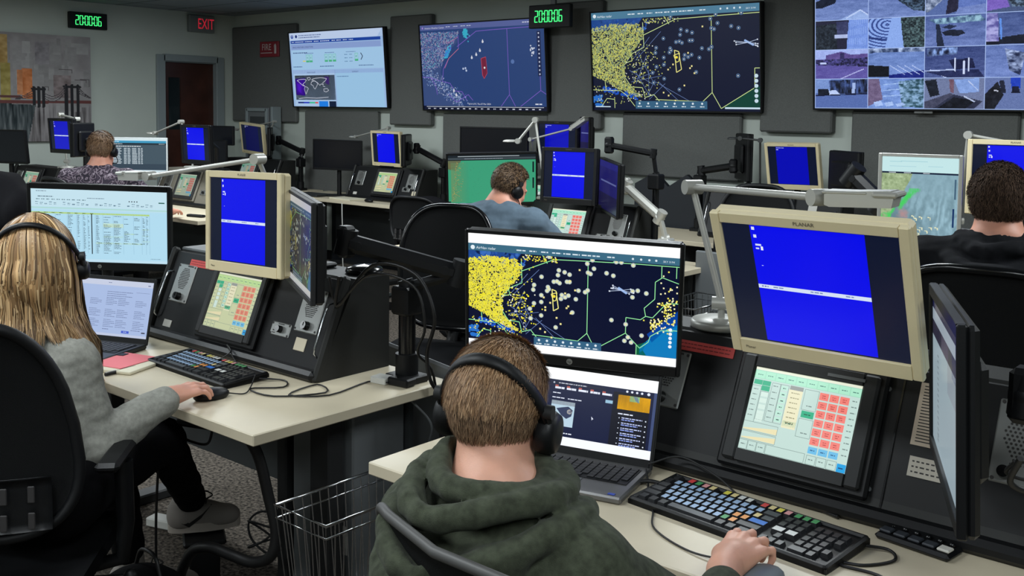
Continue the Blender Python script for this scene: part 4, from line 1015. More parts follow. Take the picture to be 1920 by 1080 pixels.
def console(X0, y0, label, tilt=22, z=.745, w=1.02, style=0, touch=(.315, .25), body=None, parts=('spk1', 'spk2', 'sw', 'lab', 'sti'), uL=-.5, uR=.52, red=None, base_h=.31, temit=.95, depth=.29, face=None):
    """dark sloping turret; local x from the middle of its touchscreen, front face tilted back"""
    t = thing('dispatch_console', label, 'console', (X0, y0, z), 0, 'sloping dispatch consoles')
    a = rad(tilt); H = base_h; top = H * math.tan(a)
    mbody = body or mat('console_shell', (36, 37, 36), .55, spec=.3, bump=.08, bscale=500)
    mface = face or mat('console_face', (16, 17, 19), .5, spec=.3, bump=.05, bscale=500)
    mb = MB(); mb.prism([(0, 0), (depth, 0), (depth, H), (top + .02, H), (0, .03)], uL, uR, axis='X'); mb.build('housing', mbody, t)
    A = RX(-tilt)
    L = H / math.cos(a)
    def pm(u, v, off=0): return A @ T(u, -off, v)
    mb = MB(A)
    mb.box(((uL + uR) / 2, -.004, L / 2 + .005), (uR - uL - .03, .014, L - .02), .004); mb.build('front_panel', mface, t)
    for u in (uL + .01, uR - .01): MB(A).box((u, -.012, L / 2), (.022, .035, L + .012), .008).build('side_cheek', mbody, t)
    mb = MB(); mb.box(((uL + uR) / 2, -.012, .018), (uR - uL - .01, .045, .036), .012); mb.build('front_lip', m_black, t)
    # touchscreen
    tw, th_ = touch
    mb = MB(pm(0, .178, .022))
    mb.box((0, 0, 0), (tw + .03, .018, th_ + .03), .006)
    mb.build('touchscreen_mount', mface, t)
    mb = MB(pm(0, .178, .034)); bw = (tw - .255) / 2 ; bh = (th_ - .195) / 2
    for sx in (-1, 1): mb.box((sx * (tw / 2 - bw / 2), 0, 0), (bw, .02, th_), .005)
    for sz in (-1, 1): mb.box((0, 0, sz * (th_ / 2 - bh / 2)), (tw - 2 * bw + .0004, .0196, bh), .001)
    mb.box((0, .004, 0), (.26, .01, .2))
    sc = mb.build('touchscreen', m_dark, t)
    scr_touch(.256, .196, style).build('display', sc, pm(0, .178, .0365), temit)
    def screw(m2, x, zz): m2.cyl((x, -.001, zz), (x, -.004, zz), .004, n=8, mi=1)
    def speaker(u, v, nm):
        mb = MB(pm(u, v, .012))
        mb.box((0, 0, 0), (.115, .006, .145), .003)
        # hexagonal field of holes
        for i in range(-5, 6):
            for j in range(-6, 7):
                x = i * .0072 + (j % 2) * .0036; zz = .018 + j * .0062
                if abs(x) < .034 - abs(j) * .0024: mb.box((x, -.0033, zz), (.004, .001, .0034), 0, 1)
        for sx in (-1, 1):
            for sz in (-1, 1): screw(mb, sx * .05, sz * .064)
        mb.box((.02, -.0033, .066), (.035, .001, .005), 0, 1)
        mb.poly = None
        sp = mb.build('speaker_panel', [m_alu, m_ink], t)
        mb = MB(pm(u + .004, v - .05, .012)); mb.cyl((0, -.002, 0), (0, -.022, 0), .015, .013, 20); mb.box((0, -.023, .004), (.003, .002, .012)); mb.build('volume_knob', m_blackg, sp)
    if 'spk1' in parts: speaker(uL + .125, .21, 'a')
    if 'spk2' in parts: speaker(uR - .13, .21, 'b')
    if 'sw' in parts:
        mb = MB(pm(.268, .13, .012)); mb.box((0, 0, 0), (.10, .006, .046), .003)
        for sx in (-1, 1): screw(mb, sx * .044, .017); screw(mb, sx * .044, -.017)
        mb.box((-.03, -.0033, -.006), (.012, .001, .004), 0, 1); mb.box((-.03, -.0033, -.014), (.016, .001, .003), 0, 1); mb.box((.0, -.0033, .017), (.03, .001, .003), 0, 1)
        sw = mb.build('switch_plate', [m_alu, m_ink], t)
        MB(pm(.27, .13, .012)).cyl((0, -.002, 0), (0, -.02, 0), .012, .011, 16).build('switch_knob', m_blackg, sw)
    if 'lab' in parts:
        mb = MB(pm(.385, .098, .012)); mb.box((0, 0, 0), (.055, .003, .042), .002)
        mb.build('label_card', mat('card_cream', (206, 196, 172), .6), t)
    if 'sti' in parts:
        mb = MB(pm(uL + .11, .055, .012)); mb.box((0, 0, 0), (.05, .002, .026)); mb.build('sticker', m_label, t)
    if red:
        u0, u1, v = red
        mb = MB(pm((u0 + u1) / 2, v, .0125)); mb.box((0, 0, 0), (u1 - u0, .002, .026))
        R = random.Random(4)
        for j in range(2):
            x = -(u1 - u0) / 2 + .008
            while x < (u1 - u0) / 2 - .012:
                l = R.uniform(.004, .014); mb.box((x + l / 2, -.0012, .005 - j * .009), (l, .0005, .0025), 0, 1); x += l + .003
        mb.build('red_label_strip', [m_red, mat('dark_red_ink', (120, 24, 26), .6)], t)
    for u in (uL + .035, uR - .035):
        mb = MB(pm(u, 0, 0)); mb.tube([(0, -.012, .07), (0, -.03, .08), (0, -.034, .1), (0, -.034, .22), (0, -.03, .24), (0, -.012, .25)], .0035, 8); mb.build('pull_handle', m_chrome, t)
    return t, pm

def monitor(name, label, cat, c, head, tilt, roll, w, h, canvas, emit=1.0, bez=(.012, .012, .012, .022), frame=None, group=None, depth=.03, stand=None, base_z=None, back=True, logo=None, foot_dy=.07, hp=False):
    """bez = left, right, top, bottom. c = centre of the front face."""
    z0 = base_z if base_z is not None else c[2] - h / 2
    t = thing(name, label, cat, (c[0], c[1], z0), head, group)
    A = T(0, 0, c[2] - z0) @ RX(-tilt) @ RY(-roll)
    fr = frame or m_black
    bl, br_, bt, bb = bez
    mb = MB(A)
    mb.box((-w / 2 + bl / 2, 0, 0), (bl, .016, h), .003); mb.box((w / 2 - br_ / 2, 0, 0), (br_, .016, h), .003)
    mb.box(((bl - br_) / 2, 0, h / 2 - bt / 2), (w - bl - br_ + .0004, .0156, bt), .001); mb.box(((bl - br_) / 2, 0, -h / 2 + bb / 2), (w - bl - br_ + .0004, .0156, bb), .001)
    if logo:
        txt, lx, lz, ls = logo
        mb.text(txt, lx, lz, ls, y=-.0085, mi=1)
        if len(txt) == 6: mb.text('Planar', -w / 2 + .045, -h / 2 + .014, .009, y=-.0085, mi=1)
    if hp: mb.cyl((0, -.0078, -h / 2 + bb / 2), (0, -.0086, -h / 2 + bb / 2), .0075, n=24, mi=2); mb.text('hp', 0, -h / 2 + bb / 2 - .003, .0095, y=-.0088, mi=0)
    bz = mb.build('bezel', [fr, mat('logo_ink', (90, 84, 74), .5), m_alu], t)
    sw, sh = w - bl - br_, h - bt - bb
    cx, cz = (bl - br_) / 2, (bb - bt) / 2
    if canvas == 'cloud': scr_cloud_raster().build('display', t, sw, sh, A @ T(cx, -.0015, cz), emit, .25)
    else: canvas(sw, sh).build('display', t, A @ T(cx, -.0015, cz), emit, rough=.25)
    mb = MB(A); mb.box((cx, .002, cz), (sw + .004, .004, sh + .004)); mb.box((0, .004 + depth / 2, 0), (w - .002, depth, h - .002), .008)
    mb.box((0, .004 + depth + .012, -.01), (w * .62, .026, h * .6), .012)
    for k in range(9): mb.box((0, .004 + depth + .0262, h * .2 - k * .012), (w * .4, .002, .004))
    mb.build('back_shell', m_black if fr is not m_beige else m_beige, t)
    if stand == 'foot':
        mb = MB(); dz = c[2] - z0; fy = max(foot_dy, depth + .045)
        mb.tube([(0, depth + .02, dz), (0, max(depth + .04, fy * .75), dz), (0, fy, dz - .04), (0, fy, .01)], [.02, .022, .022, .022], 12); mb.build('stand_neck', m_satin, t)
        mb = MB(); mb.box((0, fy, .008), (.20, .12 if foot_dy > .1 else .18, .016), .006); mb.build('stand_base', m_satin, t)
    return t

def planar(label, c, head, tilt, roll, base_z, frame=None, split=True, dim=1.0, emit=1.0, w=.40, h=.335, dy=.22, icons=True, logo=True):
    fr = frame or m_beige
    return monitor('square_monitor', label, 'monitor', c, head, tilt, roll, w, h, lambda a, b: scr_blue(a, b, split, dim, icons), emit,
                   bez=(.022, .022, .022, .034), frame=fr, group='square blue-screen monitors on the consoles', depth=.035, stand='foot', base_z=base_z, foot_dy=dy,
                   logo=('PLANAR', 0, h / 2 - .0145, .0115) if logo else None)

def keyboard(label, loc, rz, w=.46, d=.165, seed=1, n_big=True, simple=False):
    t = thing('keyboard', label, 'keyboard', loc, rz, None)
    A = RX(3.5)
    mb = MB(A); mb.prism([(-w / 2, -d / 2), (w / 2, -d / 2), (w / 2, d / 2), (-w / 2, d / 2)], .004, .016, axis='Z'); 
    mb.box((0, -d / 2 + .006, .012), (w, .012, .02), .004); mb.box((0, d / 2 - .006, .012), (w, .012, .02), .004)
    for sx in (-1, 1): mb.box((sx * (w / 2 - .006), 0, .012), (.012, d, .02), .004)
    mb.build('case', m_black, t)
    R = random.Random(seed)
    cols = {'blue': mat('key_pale_blue', (150, 176, 206), .5), 'dk': mat('key_black', (34, 35, 38), .45), 'red': mat('key_red', (206, 66, 66), .5), 'yel': mat('key_yellow', (214, 204, 80), .5), 'crm': mat('key_cream', (214, 196, 140), .5),
            'wht': mat('key_white', (206, 208, 204), .5), 'grn': mat('key_green', (70, 150, 90), .5), 'pnk': mat('key_pink', (214, 150, 150), .5), 'or': mat('key_orange', (224, 150, 80), .5), 'bl2': mat('key_blue', (24, 104, 190), .5), 'gry': mat('key_grey', (70, 74, 78), .5)}
    keys = []
    u = (w - .03) / 23.2; rowz = [(5, 'F'), (4, 0), (3, 0), (2, 0), (1, 0), (0, 0)]
    ys = [d / 2 - .022 - k * (d - .042) / 5.2 for k in range(6)]
    x0 = -w / 2 + .015 + u / 2
    fcols = ['dk', None, 'red', 'grn', 'pnk', 'crm', None, 'yel', 'crm', 'wht', 'wht', None, 'red', 'crm', 'yel', 'pnk']
    xx = 0
    for k, cc in enumerate(fcols):
        if cc: keys.append((x0 + k * u * .98, ys[0], 1, cc))
    for k, cc in enumerate(['grn', 'grn', 'grn']): keys.append((x0 + (15.9 + k) * u, ys[0], 1, cc))
    for r in range(1, 5):
        off = [0, .5, .75, 1.1][r - 1]
        keys.append((x0 + (off - .5) * u / 2 * 1.0, ys[r], 1 + off, 'dk' if r != 1 else 'dk'))
        n = [12, 12, 11, 10][r - 1]
        for k in range(n):
            cc = 'blue'
            if r == 2 and k > 10: cc = 'crm'
            if r == 3 and k > 8: cc = 'or'
            if r == 4 and k > 7: cc = 'or' if k > 8 else 'grn'
            keys.append((x0 + (1 + off + k) * u, ys[r], 1, cc))
        xe = 1 + off + n
        wl = 15.0 - xe
        keys.append((x0 + (xe - .5 + wl / 2) * u, ys[r], wl, 'gry' if r < 3 else ('bl2' if r == 3 else 'dk')))
    for (a, wd, cc) in ((.1, 1.2, 'dk'), (1.45, 1.2, 'dk'), (2.8, 1.2, 'dk'), (6.6, 6.1, 'gry'), (10.4, 1.2, 'dk'), (11.7, 1.2, 'dk'), (13.4, 1.9, 'dk')): keys.append((x0 + a * u, ys[5], wd, cc))
    for r in range(1, 3):
        for k in range(3): keys.append((x0 + (15.6 + k) * u, ys[r], 1, 'dk'))
    keys += [(x0 + 16.6 * u, ys[4], 1, 'dk')] + [(x0 + (15.6 + k) * u, ys[5], 1, 'dk') for k in range(3)] + [(x0 + 15.9 * u, ys[3], 1.5, 'wht'), (x0 + 17.4 * u, ys[3], 1.4, 'wht')]
    for r in range(1, 6):
        for k in range(4):
            if k == 3 and r in (3, 5): continue
            if r == 5 and k == 1: continue
            keys.append((x0 + (19.1 + k) * u + (u / 2 if (r == 5 and k == 0) else 0), ys[r] , 2 if (r == 5 and k == 0) else 1, 'dk'))
    kh = (d - .042) / 5.2
    cache = {}
    for (x, y, wd, cc) in keys:
        kk = (round(wd, 2), cc)
        if kk not in cache:
            a = wd * u * .5 - .0011; b = kh * .5 - .0011; h_ = .011
            m2 = MB()
            vs = [(-a, -b, 0), (a, -b, 0), (a, b, 0), (-a, b, 0), (-a + .0022, -b + .0022, h_), (a - .0022, -b + .0022, h_), (a - .0022, b - .003, h_), (-a + .0022, b - .003, h_)]
            m2.add(vs, [(3, 2, 1, 0), (4, 5, 6, 7)], 0); m2.add(vs, [(0, 1, 5, 4), (1, 2, 6, 5), (2, 3, 7, 6), (3, 0, 4, 7)], 1)
            ob = m2.build('key', [cols[cc], cols['dk']], t); cache[kk] = ob.data
        else:
            ob = link('key', cache[kk], t)
        ob.matrix_local = A @ T(x, y, .014)
    return t

def laptop(label, hinge, rz, w, d, sh, lid, canvas, emit, shell, keycol=None, badge=False):
    """hinge = middle of the hinge line on the desk; opens towards local -Y; lid angle back from vertical"""
    t = thing('laptop', label, 'laptop', hinge, rz, 'open laptops')
    mb = MB(); mb.box((0, -d / 2, .009), (w, d, .016), .004); base = mb.build('base', shell, t)
    mb = MB(); mb.box((0, -d * .38, .0178), (w * .9, d * .5, .0012)); 
    mb.build('keyboard_deck', m_satin, t)
    mb = MB(); u = w * .88 / 15
    for r in range(6):
        for k in range(15 if r < 5 else 9):
            xw = u * .84
            x = -w * .44 + u * (k + .5)
            if r == 5:
                if k == 4: xw = u * 5.6; x = -w * .44 + u * 6.5
                elif k > 4: x = -w * .44 + u * (k + 5.5)
                if k == 4: pass
            mb.box((x, -d * .165 - r * d * .078, .0195), (xw, d * .066, .0024), .0006)
    mb.build('keys', mat('laptop_keys', (26, 27, 30), .5), t)
    mb = MB(); mb.box((-.01, -d * .80, .0176), (w * .34, d * .30, .0012), .0); mb.build('touchpad', mat('touchpad_grey', (92, 94, 96), .35, .4), t)
    if badge: MB().box((w * .42, -d * .93, .0176), (.016, .010, .001)).build('badge', mat('badge_blue', (40, 70, 170), .3), t)
    A = T(0, .0, .012) @ RX(-lid)
    mb = MB(A); mb.box((0, .003, sh / 2), (w, .006, sh), .003)
    b = .008
    for sx in (-1, 1): mb.box((sx * (w / 2 - b / 2), -.001, sh / 2), (b, .004, sh), .001, 1)
    mb.box((0, -.001, sh - .007), (w - 2 * b, .0038, .014), .0005, 1); mb.box((0, -.001, .011), (w - 2 * b, .0038, .022), .0005, 1)
    ld = mb.build('lid', [shell, m_satin], t)
    canvas(w - 2 * b, sh - .036).build('display', ld, A @ T(0, -.0015, .022 + (sh - .036) / 2), emit, rough=.3)
    mb = MB(); mb.cyl((-w * .4, .002, .012), (w * .4, .002, .012), .006, n=10); mb.build('hinge', m_satin, t)
    return t

def bez(pts, n=24):
    """Catmull-Rom through points"""
    P = [Vector(p) for p in pts]; P = [P[0] * 2 - P[1]] + P + [P[-1] * 2 - P[-2]]
    out = []
    m = len(P) - 3
    per = max(2, n // m)
    for i in range(m):
        for k in range(per):
            t = k / per; a, b, c, d = P[i:i + 4]
            out.append(.5 * ((2 * b) + (-a + c) * t + (2 * a - 5 * b + 4 * c - d) * t * t + (-a + 3 * b - 3 * c + d) * t ** 3))
    out.append(P[-2]); return out

def cable(label, pts, r=.0025, name='cable', m=None, cat='cable', n=48, group=None):
    mb = MB(); mb.tube(bez(pts, n), r, 8); return mb.build(name, m or m_cable, None, label=label, cat=cat, group=group)

def lamp(label, base, elbow, tip, style='disc', head_dir=(1, 0, 0), s=1.0, mat_=None):
    t = thing('desk_lamp', label, 'desk lamp', base, 0, 'swing-arm desk lamps')
    b = Vector(base); m = mat_ or m_alu_lt
    E_ = Vector(elbow) - b; P = Vector(tip) - b
    MB().lathe([(0, 0), (.075 * s, 0), (.078 * s, .004), (.078 * s, .016 * s), (.072 * s, .022 * s), (.02 * s, .026 * s), (0, .026 * s)], n=40).build('base', m, t)
    mb = MB(); mb.cyl((0, 0, .02), (0, 0, .055 * s), .009 * s); mb.cyl((-.022 * s, -.01, .062 * s), (.022 * s, .01, .062 * s), .017 * s, n=20); mb.build('pivot', m, t)
    S0 = Vector((0, 0, .062 * s))
    MB().cyl(S0, E_, .0085 * s, n=14).build('lower_arm', m, t)
    mb = MB(); ax = (P - E_).cross(Vector((0, 0, 1))).normalized()
    mb.cyl(E_ - ax * .024 * s, E_ + ax * .024 * s, .019 * s, n=22); mb.build('elbow_joint', m, t)
    MB().cyl(E_, P, .0085 * s, n=14).build('upper_arm', m, t)
    mb = MB(); mb.cyl(P - ax * .022 * s, P + ax * .022 * s, .018 * s, n=22); mb.build('head_joint', m, t)
    hd = Vector(head_dir).normalized()
    if style == 'disc':
        c = P + hd * .06 * s
        mb = MB(T(*c)); mb.lathe([(0, .010), (.03 * s, .010), (.045 * s, .006), (.05 * s, 0), (.05 * s, -.006), (.0, -.006)], n=28); mb.build('lamp_head', m, t)
    else:
        side = hd.cross(Vector((0, 0, 1))).normalized(); upv = side.cross(hd)
        Mx = Matrix((hd, side, upv)).transposed().to_4x4(); Mx.translation = P
        mb = MB(Mx)
        mb.prism([(.02, -.012), (.02, .010), (.05, .016), (.15, .020), (.158, .014), (.152, -.014), (.03, -.016)], -.035, .035); mb.box((.14, 0, .012), (.05, .082, .012), .004); mb.box((.06, 0, .014), (.09, .074, .006), .002)
        mb.build('lamp_head', m, t)
    return t

def arm(label, base, pole_h, elbow, tip, r=.026, base_plate=True, mate=None, thick=.055, name='monitor_arm'):
    """clamp + pole, two-piece arm to the monitor mount at tip"""
    t = thing(name, label, 'monitor arm', base, 0, 'articulated monitor arms')
    b = Vector(base); P = Vector((0, 0, pole_h)); E_ = Vector(elbow) - b; Q = Vector(tip) - b
    m = mate or m_black
    mb = MB(); mb.box((0, 0, .012), (.11, .09, .024), .004); mb.cyl((0, 0, .02), (0, 0, .09), r * 1.35, n=24); mb.build('clamp', m, t)
    mb = MB(); mb.cyl((0, 0, .05), P, r, n=24); mb.build('pole', m_blackg if m is m_black else m, t)
    mb = MB(); mb.box(P - Vector((0, 0, .04)), (.075, .08, .09), .008); mb.build('pole_bracket', m, t)
    def bar(p, q, th, nm, hh):
        d = q - p; L = d.length; x = d.normalized(); y = Vector((0, 0, 1)).cross(x).normalized(); z = x.cross(y)
        Mx = Matrix((x, y, z)).transposed().to_4x4(); Mx.translation = p
        mb = MB(Mx); mb.box((L / 2, 0, 0), (L, th, hh), th * .3)
        mb.cyl((0, 0, -hh * .75), (0, 0, hh * .75), th * .55, n=20); mb.cyl((L, 0, -hh * .75), (L, 0, hh * .75), th * .55, n=20)
        mb.cyl((L * .12, -th * .52, 0), (L * .12, th * .52, 0), hh * .25, n=14); mb.cyl((L * .88, -th * .52, 0), (L * .88, th * .52, 0), hh * .25, n=14)
        mb.build(nm, m, t)
    bar(P, E_, thick * .8, 'lower_arm', thick * .6)
    bar(E_, Q, thick, 'upper_arm', thick)
    mb = MB(); mb.ball(Q, (.03, .03, .03), 14); mb.box(Q, (.05, .05, .10), .01); mb.build('mount_head', m, t)
    return t

def chair(label, loc, rz, seat_z=.48, back_top=1.05, color=None, arms=True, bw=.48, recl=8, shiny=False, slots=True, group='black office chairs', wheels=True, bh=None, taper=0., rim=None, p=3.6, fr=.014):
    """faces local +Y; backrest behind at -Y"""
    t = thing('office_chair', label, 'office chair', (loc[0], loc[1], 0), rz, group)
    m = color or m_black; mr = m_blackg if shiny else m_satin
    mb = MB()
    def seatf(u, v):
        x = (u - .5) * .50; y = (v - .5) * .48
        e = max(abs(u - .5), abs(v - .5)) * 2
        return (x, y, seat_z + .0 - .02 * (1 - e ** 2) - (.03 * max(0, v - .8) * 5))
    mb.grid(seatf, 12, 12, thick=-.0); mb.box((0, 0, seat_z - .045), (.49, .47, .07), .03); mb.build('seat', mat('seat_fabric', (14, 15, 17), .9, spec=.1, bump=.4, bscale=500), t)
    bh = bh or (back_top - seat_z - .08); zb = back_top - bh
    def bp(u, v, push=0):
        x = (u - .5) * bw * (1 - .12 * (2 * v - 1) ** 2 * (1 if v > .5 else .3)) * (1 - taper * v ** 1.6)
        y = -.24 - math.sin(rad(recl)) * v * bh + .05 * (2 * u - 1) ** 2 + .025 * math.sin(v * math.pi) - push
        return Vector((x, y, zb + v * bh * math.cos(rad(recl))))
    mb = MB(); ring = []
    NN = 44
    for k in range(NN):
        a = 2 * math.pi * k / NN; ca, sa = math.cos(a), math.sin(a)
        uu = .5 + .5 * math.copysign(abs(ca) ** (2 / p), ca); vv = .5 + .5 * math.copysign(abs(sa) ** (2 / p), sa)
        ring.append(bp(uu, vv))
    mb.tube(ring, fr, 10, closed=True); mb.build('back_frame', rim or mr, t)
    def rd(u, v):
        x, y = 2 * u - 1, 2 * v - 1; m_ = max(abs(x), abs(y)); q_ = (abs(x) ** p + abs(y) ** p) ** (1 / p)
        f_ = (m_ / q_ if q_ > 1e-6 else 1) * .985
        return bp(.5 + .5 * x * f_, .5 + .5 * y * f_)
    mb = MB(); mb.grid(rd, 18, 18, thick=.004)
    mb.build('backrest_mesh', mat('chair_mesh', (16, 17, 18), .8, spec=.2, bump=.8, bscale=900), t)
    mb = MB(); mb.grid(lambda u, v: bp(.12 + .76 * u, .04 + .24 * v, .022), 14, 6, thick=.012)
    if slots:
        for j in range(2):
            for i in range(6):
                p = bp(.2 + .12 * i, .10 + .12 * j, .0375); mb.box(p, (.016, .004, .04), .002, 1)
    mb.build('lumbar_shell', [m, m_ink], t)
    mb = MB(); mb.tube([(0, -.05, seat_z - .09), (0, -.24, seat_z - .07), (0, -.30, seat_z + .05), (0, -.29, zb + bh * .3)], [.03, .03, .026, .022], 12); mb.build('back_support', m, t)
    if arms:
        for sx in (-1, 1):
            mb = MB(); mb.box((sx * .28, -.03, seat_z + .225), (.06, .20, .026), .010); ap = mb.build('armrest', m, t)
            mb = MB(); mb.tube([(sx * .2, -.02, seat_z - .07), (sx * .29, -.02, seat_z - .05), (sx * .3, -.02, seat_z + .05), (sx * .295, -.02, seat_z + .21)], [.018, .02, .022, .024], 10); mb.build('arm_post', m, ap)
    mb = MB(); mb.cyl((0, 0, .09), (0, 0, seat_z - .08), .028, .024); mb.box((0, 0, seat_z - .1), (.2, .24, .04), .01); mb.build('gas_column', m_satin, t)
    mb = MB(); mb.cyl((.18, -.02, seat_z - .1), (.3, -.02, seat_z - .1), .006); mb.ball((.31, -.02, seat_z - .1), .02, 10); mb.build('lever', m, t)
    if wheels:
        for k in range(5):
            a = 2 * math.pi * k / 5 + .3; c_, s_ = math.cos(a), math.sin(a)
            mb = MB(); mb.tube([(0, 0, .11), (c_ * .16, s_ * .16, .10), (c_ * .30, s_ * .30, .075)], [.03, .024, .016], 10); lg = mb.build('base_leg', m, t)
            mb = MB()
            for off in (-.014, .014):
                px, py = c_ * .31 - s_ * off, s_ * .31 + c_ * off
                mb.cyl((px - s_ * .009, py + c_ * .009, .03), (px + s_ * .009, py - c_ * .009, .03), .03, n=16)
            mb.build('caster', m_blackg, lg)
    return t
# ================================================================== FRONT ROW, LEFT STATION
Z = .745
desk(-3.94, -2.19, 1.55, 2.30, 'white-topped desk at which the woman in the grey hoodie works')
# bevelled console + its equipment
cl, pmL = console(-2.99, 2.0, 'black sloping console in front of the woman, with a yellowish touch panel', 22, style=1, red=(-.36, -.205, .292), uL=-.49, uR=.52, temit=.85)
mb = MB(); mb.box((-.40, .21, .312), (.18, .14, .012), .004); mb.build('top_tray', m_grey, cl)
planar('beige-framed square monitor standing on the console right of the woman', (-2.795, 1.945, 1.226), 1.7, 1.4, 1.2, 1.057, dy=.26)
monitor('wide_monitor', 'black widescreen monitor showing a spreadsheet, in front of the woman', 'monitor', (-3.718, 1.935, 1.134), 41.7, -3.7, -1.2, .545, .333, scr_sheet, 1.0,
        bez=(.014, .014, .022, .03), group='widescreen monitors', stand='foot', base_z=Z, hp=True)
mb = MB()
mside = monitor('wide_monitor', 'nearly edge-on side monitor with a flight map, beside the beige monitor of the woman', 'monitor', (-2.484, 1.926, 1.193), -27.7, .2, -1.5, .486, .297,
        lambda w, h: scr_flight(w, h, True, 8, .5), .42, bez=(.008, .008, .010, .016), frame=m_dark, group='widescreen monitors')
arm('black monitor arm clamped to the right rear of the desk, holding the side monitor', (-2.29, 2.20, Z), .30, (-2.13, 2.27, 1.10), (-2.42, 2.06, 1.19), r=.027)
laptop('laptop with a pale document page between the woman and her keyboard', (-3.42, 1.80, Z), 22, .345, .235, .235, 14, scr_doc, .9, mat('laptop_dark', (58, 60, 62), .4, .5))
keyboard('black keyboard with pale blue keycaps on the desk of the woman', (-2.845, 1.835, Z), -1.5, w=.46, d=.165, seed=2)
t = thing('mouse', 'black computer mouse under the hand of the woman', 'mouse', (-2.562, 1.668, Z), -10)
MB().ball((0, 0, .012), (.03, .055, .022), 18).build('shell', m_black, t)
# papers and pen
t = thing('paper_stack', 'cream papers under a pink sheet on the desk of the woman', 'papers', (-3.15, 1.68, Z), 18)
mb = MB(); mb.box((0, 0, .006), (.30, .21, .010), .002, 0, RZ(4)); mb.build('folder', mat('cream_paper', (214, 208, 184), .7), t)
mb = MB(); mb.box((-.03, .012, .0125), (.27, .17, .002), 0, 0, RZ(-2)); mb.build('pink_sheet', mat('pink_paper', (224, 118, 124), .7), t)
mb = MB(); mb.box((-.05, .07, .0145), (.09, .03, .002), 0, 0, RZ(6)); mb.build('black_card', m_black, t)
t = thing('pen', 'dark pen lying beside the papers on the desk of the woman', 'pen', (-3.03, 1.645, Z + .006), 100)
mb = MB(); mb.cyl((-.065, 0, 0), (.05, 0, 0), .0055, n=12); mb.cyl((.05, 0, 0), (.068, 0, 0), .0055, .0012, n=12); mb.build('barrel', m_black, t)
MB().box((-.045, 0, .006), (.04, .003, .002)).build('clip', m_chrome, t)
# power block by the pole
t = thing('power_block', 'small white and black power block beside the clamp of the black monitor arm', 'power block', (-2.31, 2.135, Z), 8)
MB().box((-.02, 0, .011), (.06, .05, .022), .003).build('white_socket', m_white, t)
MB().box((.05, .01, .014), (.08, .05, .026), .005).build('black_adapter', m_black, t)
lamp('silver desk lamp behind the beige monitor of the woman, its arm reaching left', (-2.92, 2.24, 1.056), (-2.93, 2.10, 1.425), (-3.43, 1.98, 1.345), 'block', (-1, -.05, -.05))
# grey cabinet, cable conduit and floor items under the desk
t = thing('computer_cabinet', 'grey metal computer cabinet with a column of vent holes under the desk of the woman', 'cabinet', (-2.5, 2.14, 0))
MB().box((0, 0, .345), (.30, .22, .66), .006).build('body', m_grey, t)
mb = MB()
for i in range(4):
    for j in range(26): mb.box((.01 + i * .017, -.1115, .62 - j * .017), (.008, .002, .008))
mb.build('vent_holes', m_ink, t)
MB().box((-.20, -.02, .345), (.05, .2, .66), .006).build('side_rail', m_dark, t)
MB().box((.09, -.112, .25), (.07, .003, .09)).build('rating_label', m_label, t)
mb = MB(); mb.tube(bez([(-2.36, 1.64, .70), (-2.35, 1.68, .62), (-2.33, 1.70, .50), (-2.31, 1.71, .40), (-2.32, 1.70, .33), (-2.38, 1.68, .30), (-2.46, 1.66, .305), (-2.54, 1.64, .31), (-2.62, 1.63, .27), (-2.68, 1.62, .15), (-2.70, 1.62, .03)], 90), .016, 12)
t = thing('cable_conduit', 'thick black ribbed cable conduit curving from the desk of the woman to the floor', 'cable conduit', (0, 0, 0)); mb.build('hose', m_cable, t)
t = thing('partition', 'low grey partition standing behind the black monitor arm at the end of the desk', 'partition', (-2.36, 2.36, 0), -14)
MB().box((0, 0, .39), (.56, .02, .78), .008).build('panel', mat('partition_grey', (98, 102, 104), .55), t)
mb = MB(); mb.box((-.2, 0, .02), (.05, .24, .03), .005); mb.box((.2, 0, .02), (.05, .24, .03), .005); mb.build('foot', m_dark, t)
# white power strip on floor
t = thing('power_strip', 'white power strip lying on the carpet between the feet of the woman', 'power strip', (-3.35, 2.05, 0), 18)
MB().box((0, 0, .02), (.30, .06, .035), .005).build('strip', m_white, t)
# ball-like black footstool / bag
t = thing('bag', 'round black bag on the floor in front of the wire basket', 'bag', (-2.62, 1.47, 0))
MB().ball((0, 0, .14), (.17, .15, .14), 32).build('body', mat('bag_cloth', (14, 14, 16), .95, bump=.5, bscale=300, spec=.1), t)
MB().tube(bez([(-.06, .02, .27), (-.03, .02, .32), (.04, .02, .32), (.07, .02, .27)], 20), .006, 8).build('handle', m_cable, t)

